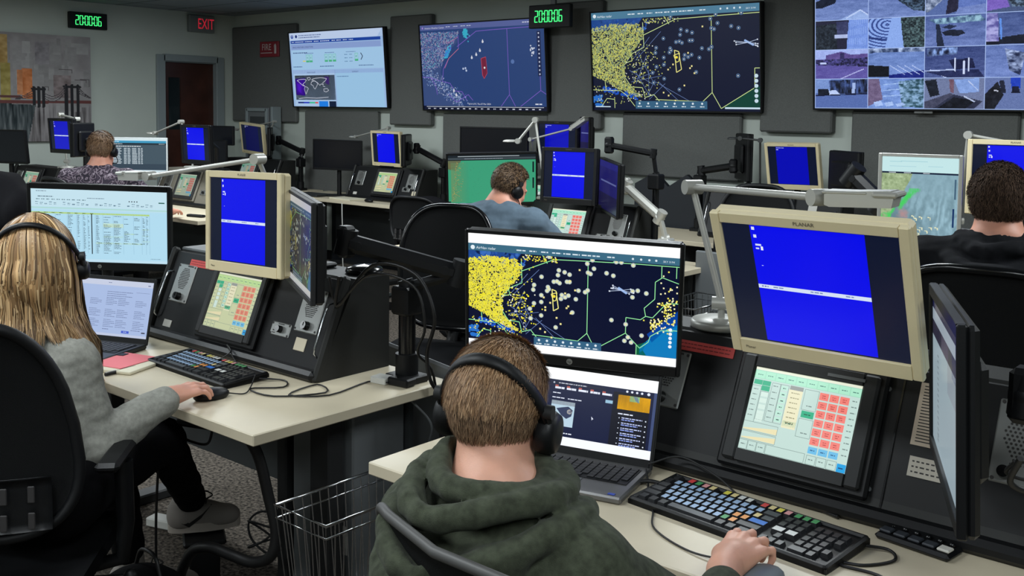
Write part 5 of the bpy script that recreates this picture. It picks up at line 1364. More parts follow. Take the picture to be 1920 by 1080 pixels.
# chrome wire basket
def wire_basket(label, x0, x1, y0, y1, z0, z1, n=(7, 14)):
    t = thing('wire_basket', label, 'basket', ((x0 + x1) / 2, (y0 + y1) / 2, 0), 0, 'chrome wire baskets')
    cx, cy = (x0 + x1) / 2, (y0 + y1) / 2; X0, X1, Y0, Y1 = x0 - cx, x1 - cx, y0 - cy, y1 - cy
    ins = .03
    def loop(z, k, r):
        mb.tube([(X0 + k, Y0 + k, z), (X1 - k, Y0 + k, z), (X1 - k, Y1 - k, z), (X0 + k, Y1 - k, z)], r, 8, closed=True)
    mb = MB(); loop(z1, 0, .0045); loop(z1 - .035, .002, .003); mb.build('rim', m_chrome, t)
    mb = MB(); loop(z0, ins, .003)
    for i in range(n[0] + 1):
        f = i / n[0]; a = X0 + (X1 - X0) * f; b = X0 + ins + (X1 - X0 - 2 * ins) * f
        for (Ya, Yb) in ((Y0, Y0 + ins), (Y1, Y1 - ins)): mb.cyl((a, Ya, z1), (b, Yb, z0), .0018, n=6)
        mb.cyl((b, Y0 + ins, z0), (b, Y1 - ins, z0), .0018, n=6)
    for i in range(n[1] + 1):
        f = i / n[1]; a = Y0 + (Y1 - Y0) * f; b = Y0 + ins + (Y1 - Y0 - 2 * ins) * f
        for (Xa, Xb) in ((X0, X0 + ins), (X1, X1 - ins)): mb.cyl((Xa, a, z1), (Xb, b, z0), .0018, n=6)
        mb.cyl((X0 + ins, b, z0), (X1 - ins, b, z0), .0018, n=6)
    mb.build('wire_mesh', m_chrome, t)
    for sx in (X0 + ins, X1 - ins):
        mb = MB()
        for sy in (Y0 + ins, Y1 - ins): mb.cyl((sx, sy, .0), (sx, sy, z0), .007, n=10)
        mb.cyl((sx, Y0 + ins, .03), (sx, Y1 - ins, .03), .005, n=8); mb.build('leg_frame', m_chrome, t)
wire_basket('chrome wire basket standing on the carpet between the two front desks', -2.165, -1.955, 1.60, 2.02, .22, .55)
# cables on/under the left desk
cable('thin black cable looping on the desk between the keyboard and the console of the woman', [(-2.62, 1.87, Z + .012), (-2.56, 1.93, Z + .004), (-2.50, 1.88, Z + .004), (-2.56, 1.80, Z + .004), (-2.44, 1.80, Z + .004), (-2.36, 1.93, Z + .004), (-2.45, 1.97, Z + .004), (-2.42, 1.84, Z + .004), (-2.33, 1.92, Z + .004), (-2.36, 2.10, Z + .004), (-2.29, 2.12, Z + .01)], .0026)
cable('black cable running from the mouse of the woman to the keyboard', [(-2.555, 1.72, Z + .008), (-2.53, 1.76, Z + .003), (-2.555, 1.80, Z + .01), (-2.60, 1.85, Z + .03)], .002)
cable('black cable rising from the keyboard of the woman over the console lip', [(-2.9, 1.92, Z + .012), (-2.88, 1.95, Z + .04), (-2.93, 1.97, Z + .05), (-2.86, 1.96, Z + .004), (-2.80, 1.95, Z + .004), (-2.78, 1.93, Z + .01)], .0024)
cable('black cables arching from the side monitor over the arm and down its pole', [(-2.44, 2.05, 1.08), (-2.46, 2.06, .98), (-2.34, 2.10, 1.12), (-2.2, 2.15, 1.10), (-2.13, 2.16, .98), (-2.17, 2.17, .86), (-2.165, 2.18, Z + .03), (-2.16, 2.22, .70), (-2.16, 2.24, .5)], .006)
cable('second black cable dropping beside the pole of the black monitor arm', [(-2.5, 2.06, 1.07), (-2.47, 2.07, .99), (-2.33, 2.08, 1.095), (-2.19, 2.13, 1.07), (-2.15, 2.14, .95), (-2.19, 2.15, .86), (-2.17, 2.20, .78), (-2.165, 2.24, .5)], .0045)
m_bluecab = mat('blue_cable', (34, 62, 130), .5)
for k in range(4):
    a = .02 * k
    cable('blue network cables bunched under the end of the right front desk', [(-1.98, 2.32, .60 - a), (-1.95, 2.26, .47 - a), (-1.84, 2.2, .50 - a * .6), (-1.76, 2.15, .44 - a), (-1.74, 2.14, .30)], .004, m=m_bluecab, group='blue network cables under the right front desk')
cable('grey cable hanging under the desk of the woman beside the cabinet', [(-2.26, 2.18, .70), (-2.2, 2.22, .62), (-2.25, 2.25, .52), (-2.28, 2.24, .42)], .004, m=m_grey)
cable('coiled dark cable on the carpet left of the computer cabinet', [(-2.9 + .07 * math.cos(k * .9), 2.1 + .05 * math.sin(k * .9), .1 + .06 * math.sin(k * .63)) for k in range(22)], .004, m=m_dark, n=90)
t = thing('adapter', 'black power adapter hanging under the desk of the woman', 'power adapter', (-2.62, 1.66, .665), 20)
MB().box((0, 0, 0), (.13, .05, .03), .01).build('brick', m_black, t)
cable('black cable hanging from the power adapter down to the carpet', [(-2.68, 1.64, .665), (-2.74, 1.62, .62), (-2.75, 1.60, .45), (-2.76, 1.60, .2), (-2.76, 1.62, .02)], .004)
cable('second black cable drooping from the power adapter', [(-2.57, 1.68, .665), (-2.60, 1.68, .60), (-2.68, 1.68, .585), (-2.74, 1.66, .60)], .004)
t = thing('base_unit', 'dark glossy round puck-like stand base on the rear of the console of the woman', 'stand base', (-2.55, 2.25, 1.056))
MB().lathe([(0, 0), (.06, 0), (.064, .006), (.06, .018), (.03, .026), (0, .03)], n=36).build('puck', m_blackg, t)

# ================================================================== FRONT ROW, RIGHT STATION
desk(-1.82, .30, 1.62, 2.40, 'white-topped desk at which the man in the green hoodie works')
cr, pmR = console(-.95, 2.09, 'large black sloping console in front of the man in the green hoodie', 26, style=0, red=(-.37, -.205, .30), uL=-.50, uR=.62, parts=('spk1', 'spk2x', 'handle'), touch=(.325, .25), temit=1.0)
# right speaker, list and card on the console
def speaker_on(t, pm, u, v, w=.12, h=.17):
    mb = MB(pm(u, v, .012)); mb.box((0, 0, 0), (w, .006, h), .003)
    for i in range(-5, 6):
        for j in range(-7, 7):
            x = i * .009 + (j % 2) * .0045; zz = .012 + j * .008
            if abs(x) < .044 - abs(j) * .003: mb.cyl((x, -.003, zz), (x, -.0042, zz), .0026, n=8, mi=1)
    for sx in (-1, 1):
        for sz in (-1, 1): mb.cyl((sx * .052, -.003, sz * .078), (sx * .052, -.005, sz * .078), .004, n=8, mi=1)
    for k in range(9): mb.box((-.036 + k * .009, -.0034, h / 2 - .011), (.0055, .0008, .008), 0, 1); mb.box((-.036 + k * .009, -.0040, h / 2 - .011 + (k % 3 - 1) * .0016), (.0024, .0008, .0036), 0, 0)
    sp = mb.build('speaker_panel', [m_alu, m_ink], t)
    MB(pm(u - .03, v - h / 2 + .022, .012)).cyl((0, -.002, 0), (0, -.022, 0), .014, .012, 20).build('volume_knob', m_blackg, sp)
speaker_on(cr, pmR, .46, .225)
mb = MB(pmR(.268, .245, .0135)); mb.box((0, 0, 0), (.055, .002, .135))
for k in range(19): mb.box((-.002, -.0012, .060 - k * .0066), (.034, .0005, .0022), 0, 1)
mb.build('name_list', [mat('list_paper', (206, 190, 172), .7), m_ink], cr)
mb = MB(pmR(.288, .133, .0135)); mb.box((0, 0, 0), (.085, .002, .042))
R_ = random.Random(3)
for j in range(3):
    x = -.036
    while x < .03:
        l = R_.uniform(.003, .009); mb.box((x + l / 2, -.0012, .011 - j * .011), (l, .0005, .003), 0, 1); x += l + .004
mb.build('note_card', [mat('card_white', (190, 184, 172), .7), m_ink], cr)
mb = MB(pmR(.205, .17, .0125)); mb.box((0, 0, 0), (.004, .003, .31)); mb.build('panel_seam', m_blackg, cr)
for (u, v) in ((-.175, .29), (.175, .29), (-.175, .06), (.175, .06)):
    pass
mb = MB()
for (u, v) in ((-.176, .285), (.176, .285), (-.176, .065), (.176, .065)):
    mb.cyl(pmR(u, v, .012) @ Vector((0, 0, 0)), pmR(u, v, .016) @ Vector((0, 0, 0)), .005, n=12)
mb.build('mounting_screws', m_grey, cr)
mb = MB(pmR(.09, .178 + .108, .046)); mb.box((0, 0, 0), (.085, .002, .007)); mb.build('model_plate', m_grey, cr)

planar('large beige-framed square monitor above the touchscreen of the man in the green hoodie', (-.824, 1.903, 1.252), 1.4, -23.1, -.1, 1.057, w=.40, h=.335, dy=.40)
monitor('wide_monitor', 'black widescreen monitor with a bright flight map, above the grey laptop', 'monitor', (-1.469, 1.963, 1.141), 24.7, -7.4, -1.4, .54, .33,
        lambda w, h: scr_flight(w, h, True, 3, 1.0), 1.05, bez=(.008, .010, .009, .024), group='widescreen monitors', stand='foot', base_z=Z, hp=True, foot_dy=.19)
monitor('wide_monitor', 'black monitor seen from its side at the right edge, with a white page', 'monitor', (-.548, 1.839, 1.115), -67.9, -2.4, 2.0, .54, .33,
        lambda w, h: scr_page(w, h), .62, bez=(.014, .014, .022, .024), frame=m_black, group='widescreen monitors', depth=.022)
arm('black monitor arm at the right edge, holding the monitor seen from its side', (-.30, 2.28, 1.056), .06, (-.22, 2.15, 1.09), (-.44, 1.93, 1.115), r=.024, thick=.05)
laptop('grey laptop with a dark web page, beside the green hoodie', (-1.418, 1.972, Z), 13.9, .333, .215, .222, 17, scr_site, 1.05, mat('laptop_silver', (112, 112, 112), .35, .6), badge=True)
keyboard('black keyboard with coloured keycaps under the hand of the man in the green hoodie', (-.958, 1.895, Z), -5.5, w=.475, d=.175, seed=1)
t = thing('mouse', 'grey computer mouse under the hand of the man in the green hoodie', 'mouse', (-.805, 1.662, Z), -22)
MB().ball((0, 0, .013), (.032, .056, .024), 20).build('shell', mat('mouse_grey', (120, 128, 134), .4), t)
t = thing('keypad', 'small black keypad with one row of square keys under the side monitor', 'keypad', (-.645, 2.035, Z), -8)
MB().box((0, 0, .008), (.155, .07, .014), .006).build('case', m_black, t)
for k in range(5):
    ob = MB().box((-.06 + k * .03, -.012, .018), (.025, .024, .006), .002).build('key', mat('keypad_key', (52, 56, 62), .4) if k not in (4,) else m_label, t)
mb = MB()
for k in range(6): mb.ball((-.06 + k * .024, .018, .017), .007, 10)
mb.build('buttons', m_blackg, t)
t = thing('stylus', 'black stylus lying along the foot of the large console', 'stylus', (-.89, 2.078, Z + .006), -17)
MB().cyl((-.075, 0, 0), (.075, 0, 0), .005, n=10).build('barrel', m_blackg, t)
lamp('silver desk lamp with a long arm over the large beige monitor', (-1.25, 2.315, 1.056), (-1.335, 2.3, 1.413), (-.872, 2.02, 1.432), 'block', (1, .12, .02), s=1.0)
cable('black cable looping from the right end of the colourful keyboard', [(-.735, 1.93, Z + .012), (-.68, 1.965, Z + .006), (-.655, 1.93, Z + .003), (-.69, 1.87, Z + .003), (-.74, 1.85, Z + .003), (-.72, 1.84, Z + .003), (-.64, 1.84, Z + .003), (-.56, 1.74, Z + .003)], .0032)
cable('thin black cable crossing the desk from the grey laptop to the grey mouse', [(-1.26, 1.99, Z + .02), (-1.215, 1.93, Z + .004), (-1.20, 1.86, Z + .003), (-1.14, 1.83, Z + .003), (-1.08, 1.745, Z + .003), (-.97, 1.70, Z + .003), (-.87, 1.70, Z + .012)], .0022)
cable('grey cable curving over the back of the colourful keyboard', [(-1.26, 2.0, Z + .03), (-1.20, 2.045, Z + .05), (-1.10, 2.03, Z + .035), (-1.04, 2.02, Z + .01)], .0022, m=m_dark)
cable('black cable end plugged into the laptop beside the keyboard', [(-1.245, 1.93, Z + .01), (-1.22, 1.955, Z + .01), (-1.18, 1.965, Z + .006)], .005)
cable('thick black cables drooping behind the monitor seen from its side', [(-.45, 1.96, .99), (-.47, 1.99, .93), (-.42, 2.03, .915), (-.39, 2.06, .97), (-.37, 2.1, 1.05)], .006)
cable('second thick cable drooping behind the monitor seen from its side', [(-.46, 1.97, .98), (-.48, 2.0, .945), (-.43, 2.04, .935), (-.40, 2.08, .99), (-.38, 2.12, 1.06)], .004, m=m_dark)

# ================================================================== CHAIRS
chair('black chair on which the woman in the grey hoodie sits', (-2.62, 1.10), 48, back_top=1.10, recl=5, bw=.50, bh=.52, taper=.32)
chair('black chair with a grey-edged backrest behind the man in the green hoodie', (-.845, 1.235), -9, back_top=1.037, recl=10, bh=.5, rim=mat('chair_edge_grey', (70, 70, 69), .5), p=9, fr=.008)
chair('empty black mesh office chair in the aisle between the rows', (-3.30, 3.32), -158, back_top=1.14, recl=4, bh=.60, shiny=True)
chair('black chair of the man in the black hoodie, with a glossy back edge', (-.86, 3.36), 5, back_top=1.17, seat_z=.58, recl=6, shiny=True, bw=.54, bh=.5)
chair('black chair of the man in the patterned shirt, partly draped', (-6.95, 3.55), 0, back_top=1.10, recl=6)
chair('black office chair of the man in the blue-grey shirt', (-3.44, 3.96), -20, back_top=.98, recl=6)
chair('black office chair under the black jacket', (-5.80, 5.80), 10, back_top=.92, recl=4)
chair('black office chair behind the front lamp, before the wall desk', (-2.75, 5.35), -170, back_top=1.18, recl=4)
chair('empty black office chair at the left edge, under a black jacket', (-5.40, 2.38), 52, back_top=1.16, recl=4)

# ================================================================== SECOND ROW
# station of the man in the blue-grey shirt
desk(-4.70, -2.83, 4.38, 5.15, 'white-topped desk of the man in the blue-grey shirt')
console(-3.69, 4.83, 'black console in front of the man in the blue-grey shirt', 22, uL=-.48, uR=.48, temit=1.0, style=0)
planar('black-framed square monitor right of the man in the blue-grey shirt', (-3.637, 4.811, 1.226), 2.6, 2.3, .3, 1.057, frame=m_black)
monitor('wide_monitor', 'black widescreen monitor with a green map, behind the blue-grey shirt', 'monitor', (-4.18, 4.74, 1.18), 44, -9, 1.8, .57, .34, scr_green, 1.0, bez=(.012, .012, .014, .02), group='widescreen monitors', stand='foot', base_z=Z)
monitor('wide_monitor', 'side monitor with a dark violet screen right of the black-framed square monitor', 'monitor', (-3.36, 4.83, 1.175), -42, .4, -2.4, .50, .31, lambda w, h: scr_dusk(w, h), .5, bez=(.01, .01, .01, .014), group='widescreen monitors')
arm('thick silver monitor arm behind the side monitor of the blue-grey shirt desk', (-3.02, 4.92, Z), .15, (-3.05, 4.90, 1.02), (-3.30, 4.92, 1.18), r=.026, mate=m_alu_lt, thick=.052)
lamp('silver desk lamp with a round head above the green map monitor', (-3.98, 5.02, 1.056), (-4.09, 5.05, 1.552), (-4.19, 5.0, 1.415), 'disc', (-1, -.1, -.05))
wire_basket('chrome wire basket at the end of the desk of the man in the blue-grey shirt', -2.80, -2.55, 4.45, 4.9, .30, .62)
t = thing('partition', 'grey end panel beside the desk of the man in the blue-grey shirt', 'partition', (-2.70, 5.0, 0), 0)
MB().box((0, 0, .42), (.34, .02, .84), .008).build('panel', mat('partition_grey', (98, 102, 104), .55), t)
MB().box((0, 0, .01), (.3, .2, .02), .004).build('foot', m_dark, t)

# station of the man in the patterned shirt
desk(-8.60, -6.72, 4.27, 5.10, 'white-topped desk of the man in the patterned shirt')
console(-7.88, 4.86, 'grey-shelled console right of the man in the patterned shirt', 22, uL=-.46, uR=.50, temit=.6, style=2, body=mat('console_shell_pale', (112, 108, 98), .5), face=mat('console_shell_pale', (112, 108, 98), .5), parts=('spk1', 'lab', 'sw'))
planar('black-framed square monitor in front of the brown door', (-7.655, 4.852, 1.285), 4.3, -3, .1, 1.057, frame=m_black)
monitor('wide_monitor', 'white-framed widescreen monitor with a table of white text beside the patterned shirt', 'monitor', (-8.28, 4.66, 1.165), 42, 0, 0, .54, .33, scr_table, 1.0, bez=(.01, .012, .012, .016), frame=mat('frame_white', (196, 202, 204), .4), group='widescreen monitors', stand='foot', base_z=Z)
lamp('silver desk lamp reaching left of the square monitor in front of the door', (-8.02, 5.05, 1.056), (-8.12, 5.0, 1.47), (-8.52, 4.98, 1.36), 'disc', (-1, 0, -.05))
t = thing('paper_stack', 'white papers with a red strip on the desk of the man in the patterned shirt', 'papers', (-7.95, 4.40, Z), 5)
MB().box((0, 0, .01), (.34, .22, .02), .002).build('sheets', m_label, t); MB().box((0, -.02, .021), (.24, .05, .002)).build('red_strip', m_red, t)
t = thing('cup', 'pale mug standing on the desk of the man in the patterned shirt', 'mug', (-7.22, 4.75, Z)); mb = MB(); mb.lathe([(0, .003), (.036, 0), (.042, .005), (.042, .1), (.039, .1), (.038, .006), (0, .006)], n=28); mb.build('body', m_desk, t); MB().tube(bez([(.04, 0, .08), (.07, 0, .075), (.072, 0, .03), (.04, 0, .02)], 16), .006, 8).build('handle', m_desk, t)
t = thing('phone', 'black handset lying on the corner of the desk of the man in the patterned shirt', 'handset', (-6.98, 4.42, Z), 12); MB().box((0, 0, .01), (.17, .05, .02), .008).build('body', m_black, t)

# far left station
desk(-9.75, -7.95, 3.45, 4.20, 'white-topped desk at the far left, behind the patterned shirt')
console(-8.98, 4.0, 'small black console below the leftmost square monitor', 22, uL=-.42, uR=.42, temit=.6, style=2, w=.84, parts=('spk1', 'lab'))
planar('leftmost black-framed square monitor, in front of the bridge painting', (-8.42, 4.06, 1.345), 5.8, -4, .1, 1.057, frame=m_black, w=.36, h=.295, dim=.85)
monitor('wide_monitor', 'switched-off monitor at the left edge of the room', 'monitor', (-9.22, 3.93, 1.23), 20, -6, 0, .50, .30, lambda w, h: scr_off(w, h), .6, bez=(.012, .012, .012, .018), group='widescreen monitors', stand='foot', base_z=Z)
monitor('wide_monitor', 'dark side monitor seen from its side, right of the leftmost square monitor', 'monitor', (-8.10, 4.07, 1.32), -70, 0, 0, .24, .28, lambda w, h: scr_off(w, h), .6, bez=(.01, .01, .01, .014), group='widescreen monitors', stand='foot', base_z=Z)
lamp('desk lamp with a round cream head above the leftmost square monitor', (-8.62, 4.2, 1.056), (-8.72, 4.2, 1.52), (-8.43, 4.2, 1.487), 'disc', (1, -.1, -1.0))

# station of the man in the black hoodie
desk(-2.10, -.20, 4.30, 5.10, 'white-topped desk of the man in the black hoodie')
console(-1.2, 4.86, 'black console hidden behind the man in the black hoodie', 22, uL=-.5, uR=.5, parts=())
planar('beige-framed square monitor at the right edge, behind the black hoodie', (-1.185, 4.80, 1.342), 0, 0, 0, 1.057)
monitor('portrait_monitor', 'upright silver-edged monitor with a green and grey weather map', 'monitor', (-1.49, 4.50, 1.165), 8, -3, 0, .345, .56, 'cloud', 1.0, bez=(.016, .016, .014, .02), frame=m_alu_lt, group=None, stand='foot', base_z=Z)
lamp('silver desk lamp at the right edge, its elbow above the beige monitor', (-1.47, 5.0, 1.056), (-1.42, 4.92, 1.525), (-1.0, 4.98, 1.45), 'disc', (1, 0, -.1))
arm('thick black monitor arm left of the upright weather map monitor', (-1.72, 4.95, Z), .35, (-1.82, 4.95, 1.18), (-1.98, 4.98, 1.31), thick=.075)

# ================================================================== THIRD ROW, BY THE WALL
desk(-8.35, -6.60, 6.22, 6.88, 'white-topped desk by the wall below the leftmost wall screen, with folded laptops')
console(-7.05, 6.45, 'unattended black console below the gap between the two leftmost wall screens', 22, uL=-.52, uR=.44, style=1, temit=.8, depth=.28)
planar('beige-framed square monitor on the unattended console by the wall', (-7.129, 6.56, 1.235), 1, -5.7, -.6, 1.057, dy=.09, split=False, icons=False)
monitor('wide_monitor', 'switched-off black monitor left of the unattended console by the wall', 'monitor', (-7.72, 6.46, 1.155), 36, -5, -1.5, .49, .30, lambda w, h: scr_off(w, h), .5, bez=(.012, .012, .012, .02), group='widescreen monitors', stand='foot', base_z=Z)
monitor('wide_monitor', 'dark monitor seen edge-on right of the beige monitor on the unattended console', 'monitor', (-6.83, 6.52, 1.235), -52, 0, 0, .42, .29, lambda w, h: scr_off(w, h), .5, bez=(.01, .01, .01, .014), group='widescreen monitors')
arm('black monitor arm sloping down to the right behind the unattended console', (-6.50, 6.70, Z), .33, (-6.5, 6.7, 1.12), (-6.78, 6.62, 1.25), thick=.05)
lamp('thin silver desk lamp reaching left from the unattended console', (-7.28, 6.69, 1.056), (-7.25, 6.70, 1.43), (-7.70, 6.68, 1.335), 'disc', (-1, 0, -.1), s=.8)
t = thing('closed_laptop', 'closed dark laptop on the left of the unattended desk', 'laptop', (-7.98, 6.36, Z), 3); MB().box((0, 0, .012), (.36, .22, .022), .006).build('shell', mat('laptop_dark', (58, 60, 62), .4, .5), t)
t = thing('paper_stack', 'cream papers on the middle of the unattended desk', 'papers', (-7.42, 6.34, Z), -6); MB().box((0, 0, .008), (.34, .2, .016), .002).build('sheets', mat('cream_paper', (214, 208, 184), .7), t)
t = thing('mouse', 'black mouse on the unattended desk by the wall', 'mouse', (-7.08, 6.30, Z), 80); MB().ball((0, 0, .014), (.032, .06, .022), 16).build('shell', m_black, t)
t = thing('privacy_panel', 'dark panel standing behind the switched-off monitor on the unattended desk', 'partition', (-7.98, 6.91, 0)); MB().box((0, 0, .5), (.72, .02, 1.0), .004).build('panel', mat('navy_black', (22, 27, 34), .7), t); MB().box((0, 0, .01), (.7, .06, .02)).build('foot', m_dark, t)
cable('white cable hanging from the front of the unattended desk', [(-7.36, 6.215, .72), (-7.34, 6.20, .60), (-7.33, 6.20, .40), (-7.33, 6.21, .10), (-7.32, 6.3, .01)], .005, m=m_white)
t = thing('jacket', 'black jacket heaped over a chair right of the unattended desk', 'jacket', (-5.82, 5.85, .40))

desk(-10.0, -8.45, 6.2, 6.88, 'white-topped desk in the corner below the fire sign')
console(-9.2, 6.42, 'black console in the corner below the fire sign', 22, uL=-.5, uR=.5, parts=(), temit=.4)
planar('tilted beige-framed square monitor with a dark screen below the fire sign', (-9.171, 6.50, 1.272), .2, -9.4, -4, 1.057, dy=.1, split=False, dim=.30, icons=False)
monitor('wide_monitor', 'dark monitor edge right of the tilted beige monitor below the fire sign', 'monitor', (-8.95, 6.55, 1.25), -40, 0, 0, .36, .30, lambda w, h: scr_off(w, h), .5, bez=(.01, .01, .01, .014), group='widescreen monitors')
arm('black monitor arm below the leftmost wall screen', (-8.60, 6.70, Z), .33, (-8.6, 6.72, 1.15), (-8.98, 6.70, 1.26), thick=.05)
lamp('thin silver desk lamp peeking over the tilted beige monitor', (-9.35, 6.68, 1.056), (-9.05, 6.70, 1.46), (-9.75, 6.70, 1.36), 'disc', (-1, 0, -.1), s=.8)
for (X, Y_, zc, rz_, lb) in ((-9.15, 6.02, 1.315, 14, 'upper dark switched-off monitor behind the square monitor by the door'), (-8.95, 5.80, 1.15, 14, 'lower dark switched-off monitor behind the square monitor by the door')):
    monitor('wide_monitor', lb, 'monitor', (X, Y_, zc), rz_, 0, 0, .50, .20 if zc > 1.2 else .26, lambda w, h: scr_off(w, h), .5, bez=(.01, .01, .01, .014), group='widescreen monitors', stand='foot', base_z=Z)
desk(-9.5, -8.5, 5.70, 6.12, 'narrow white-topped table behind the square monitor by the door')

desk(-6.35, -4.30, 6.2, 6.88, 'white-topped desk by the wall behind the man in the blue-grey shirt')
console(-5.0, 6.30, 'black console by the wall behind the black-framed square monitor', 22, uL=-.5, uR=.5, parts=(), temit=.7)
planar('black-framed square monitor with a violet-blue screen, upper one below the hanging clock', (-4.96, 6.40, 1.362), 0, 0, 0, 1.057, dy=.09, frame=m_black, split=False, dim=.8, w=.41, h=.34, icons=False)
monitor('wide_monitor', 'violet side monitor next to the upper square monitor below the hanging clock', 'monitor', (-4.70, 6.42, 1.42), -38, 0, 0, .26, .30, lambda w, h: scr_dusk(w, h), .6, bez=(.008, .008, .008, .01), group='widescreen monitors')
monitor('wide_monitor', 'switched-off black monitor below the purple weather map screen', 'monitor', (-5.48, 6.22, 1.29), 8, 0, 0, .66, .37, lambda w, h: scr_off(w, h), .5, bez=(.01, .01, .012, .016), group='widescreen monitors', stand='foot', base_z=Z)
lamp('silver desk lamp whose arm crosses the violet-blue screen', (-5.26, 6.50, 1.056), (-5.12, 6.27, 1.385), (-4.74, 6.3, 1.478), 'block', (1, .1, .6), s=.9)
arm('slim black monitor arm above the side monitor of the blue-grey shirt desk', (-3.19, 5.07, Z), .50, (-3.20, 5.05, 1.37), (-3.50, 5.03, 1.41), thick=.036, r=.02)
t = thing('cover', 'black jagged cover with two peaks standing by the wall behind the lamp', 'cover', (-3.95, 6.66, 0)); mb = MB(); mb.prism([(-.42, 0), (.55, 0), (.55, 1.13), (.34, 1.0), (.16, 1.06), (.04, 1.15), (-.12, 1.05), (-.24, 1.155), (-.42, 1.06)], -.02, .02); mb.build('sheet', mat('navy_black', (22, 27, 34), .7), t)

desk(-4.15, -2.25, 5.98, 6.60, 'white-topped desk by the wall below the wide grey panel')
cj, pmJ = console(-3.1, 6.30, 'black console by the wall with two paper labels on its top edge', 22, uL=-.5, uR=.5, parts=(), temit=.12)
for (u, v, a, b) in ((-.17, .305, .11, .045), (.30, .27, .06, .10)):
    MB(pmJ(u, v, .0125)).box((0, 0, 0), (a, .002, b)).build('paper_label', m_label, cj)
planar('beige-framed square monitor below the wide tall grey panel', (-2.965, 6.42, 1.262), .9, -13.2, 1, 1.057, dy=.09, split=False, dim=.78, icons=False, w=.385, h=.322)
for x in (-.2, .42):
    pass
monitor('wide_monitor', 'dark monitor seen from behind, left of the small lamp by the wall', 'monitor', (-3.44, 6.66, 1.30), 130, 0, 0, .40, .34, lambda w, h: scr_off(w, h), .4, bez=(.01, .01, .01, .014), group='widescreen monitors')
arm('black monitor arm left of the small lamp by the wall', (-3.75, 6.56, Z), .41, (-3.74, 6.56, 1.19), (-3.45, 6.50, 1.24), thick=.05)
lamp('small dark desk lamp with a round head left of the beige monitor by the wall', (-3.24, 6.50, 1.056), (-3.20, 6.40, 1.432), (-3.33, 6.36, 1.442), 'disc', (-1, 0, -.06), s=.85, mat_=mat('lamp_dark', (70, 72, 72), .4, .4))
monitor('wide_monitor', 'dark monitor seen from behind, right of the beige monitor by the wall', 'monitor', (-2.52, 6.25, 1.25), 142, 0, 0, .36, .27, lambda w, h: scr_off(w, h), .4, bez=(.01, .01, .01, .014), group='widescreen monitors')
# ================================================================== PEOPLE (one continuous skin each, clothing and hair as parts)
class SDF:
    """list of blended solids, evaluated on a grid and meshed"""
    def __init__(s): s.ops = []
    def add(s, f, k=.02): s.ops.append((f, k, 1)); return s
    def sub(s, f, k=.01): s.ops.append((f, k, -1)); return s
    def __call__(s, P):
        d = None
        for f, k, sg in s.ops:
            e = f(P)
            if sg > 0:
                if d is None: d = e; continue
                h = np.clip(.5 + .5 * (d - e) / k, 0, 1); d = d * (1 - h) + e * h - k * h * (1 - h)
            else:
                e = -e
                h = np.clip(.5 - .5 * (d - e) / k, 0, 1); d = d * (1 - h) + e * h + k * h * (1 - h)
        return d
def cap(a, b, ra, rb=None):
    a = np.array(a, np.float32); b = np.array(b, np.float32); rb = ra if rb is None else rb
    ba = b - a; L = float(ba @ ba) + 1e-12
    def f(P):
        t = np.clip(((P - a) @ ba) / L, 0, 1)
        return np.linalg.norm(P - a - t[:, None] * ba, axis=1) - (ra + (rb - ra) * t)
    return f
def ell(c, r, Rm=None):
    c = np.array(c, np.float32); r = np.array(r, np.float32)
    def f(P):
        q = P - c
        if Rm is not None: q = q @ Rm
        k = np.linalg.norm(q / r, axis=1)
        return (k - 1) * float(r.min()) * np.clip(k, .6, 1.2) / np.clip(k, .6, 1.2) if False else (k - 1) * k / (np.linalg.norm(q / (r * r), axis=1) + 1e-6)
    return f
def halfsp(p, n):
    p = np.array(p, np.float32); n = np.array(n, np.float32); n /= np.linalg.norm(n)
    return lambda P: (P - p) @ n
def local(f, Mx):
    Mi = np.array(Mx.inverted(), np.float32)
    return lambda P: f(P @ Mi[:3, :3].T + Mi[:3, 3])
def noisef(f, amp, sc, seed=0):
    r = np.random.RandomState(seed); D = r.randn(7, 3) * sc; ph = r.rand(7) * 6.28
    def g(P):
        n = 0
        for d, p in zip(D, ph): n = n + np.sin(P @ d.astype(np.float32) + p)
        return f(P) + amp * n / 7
    return g

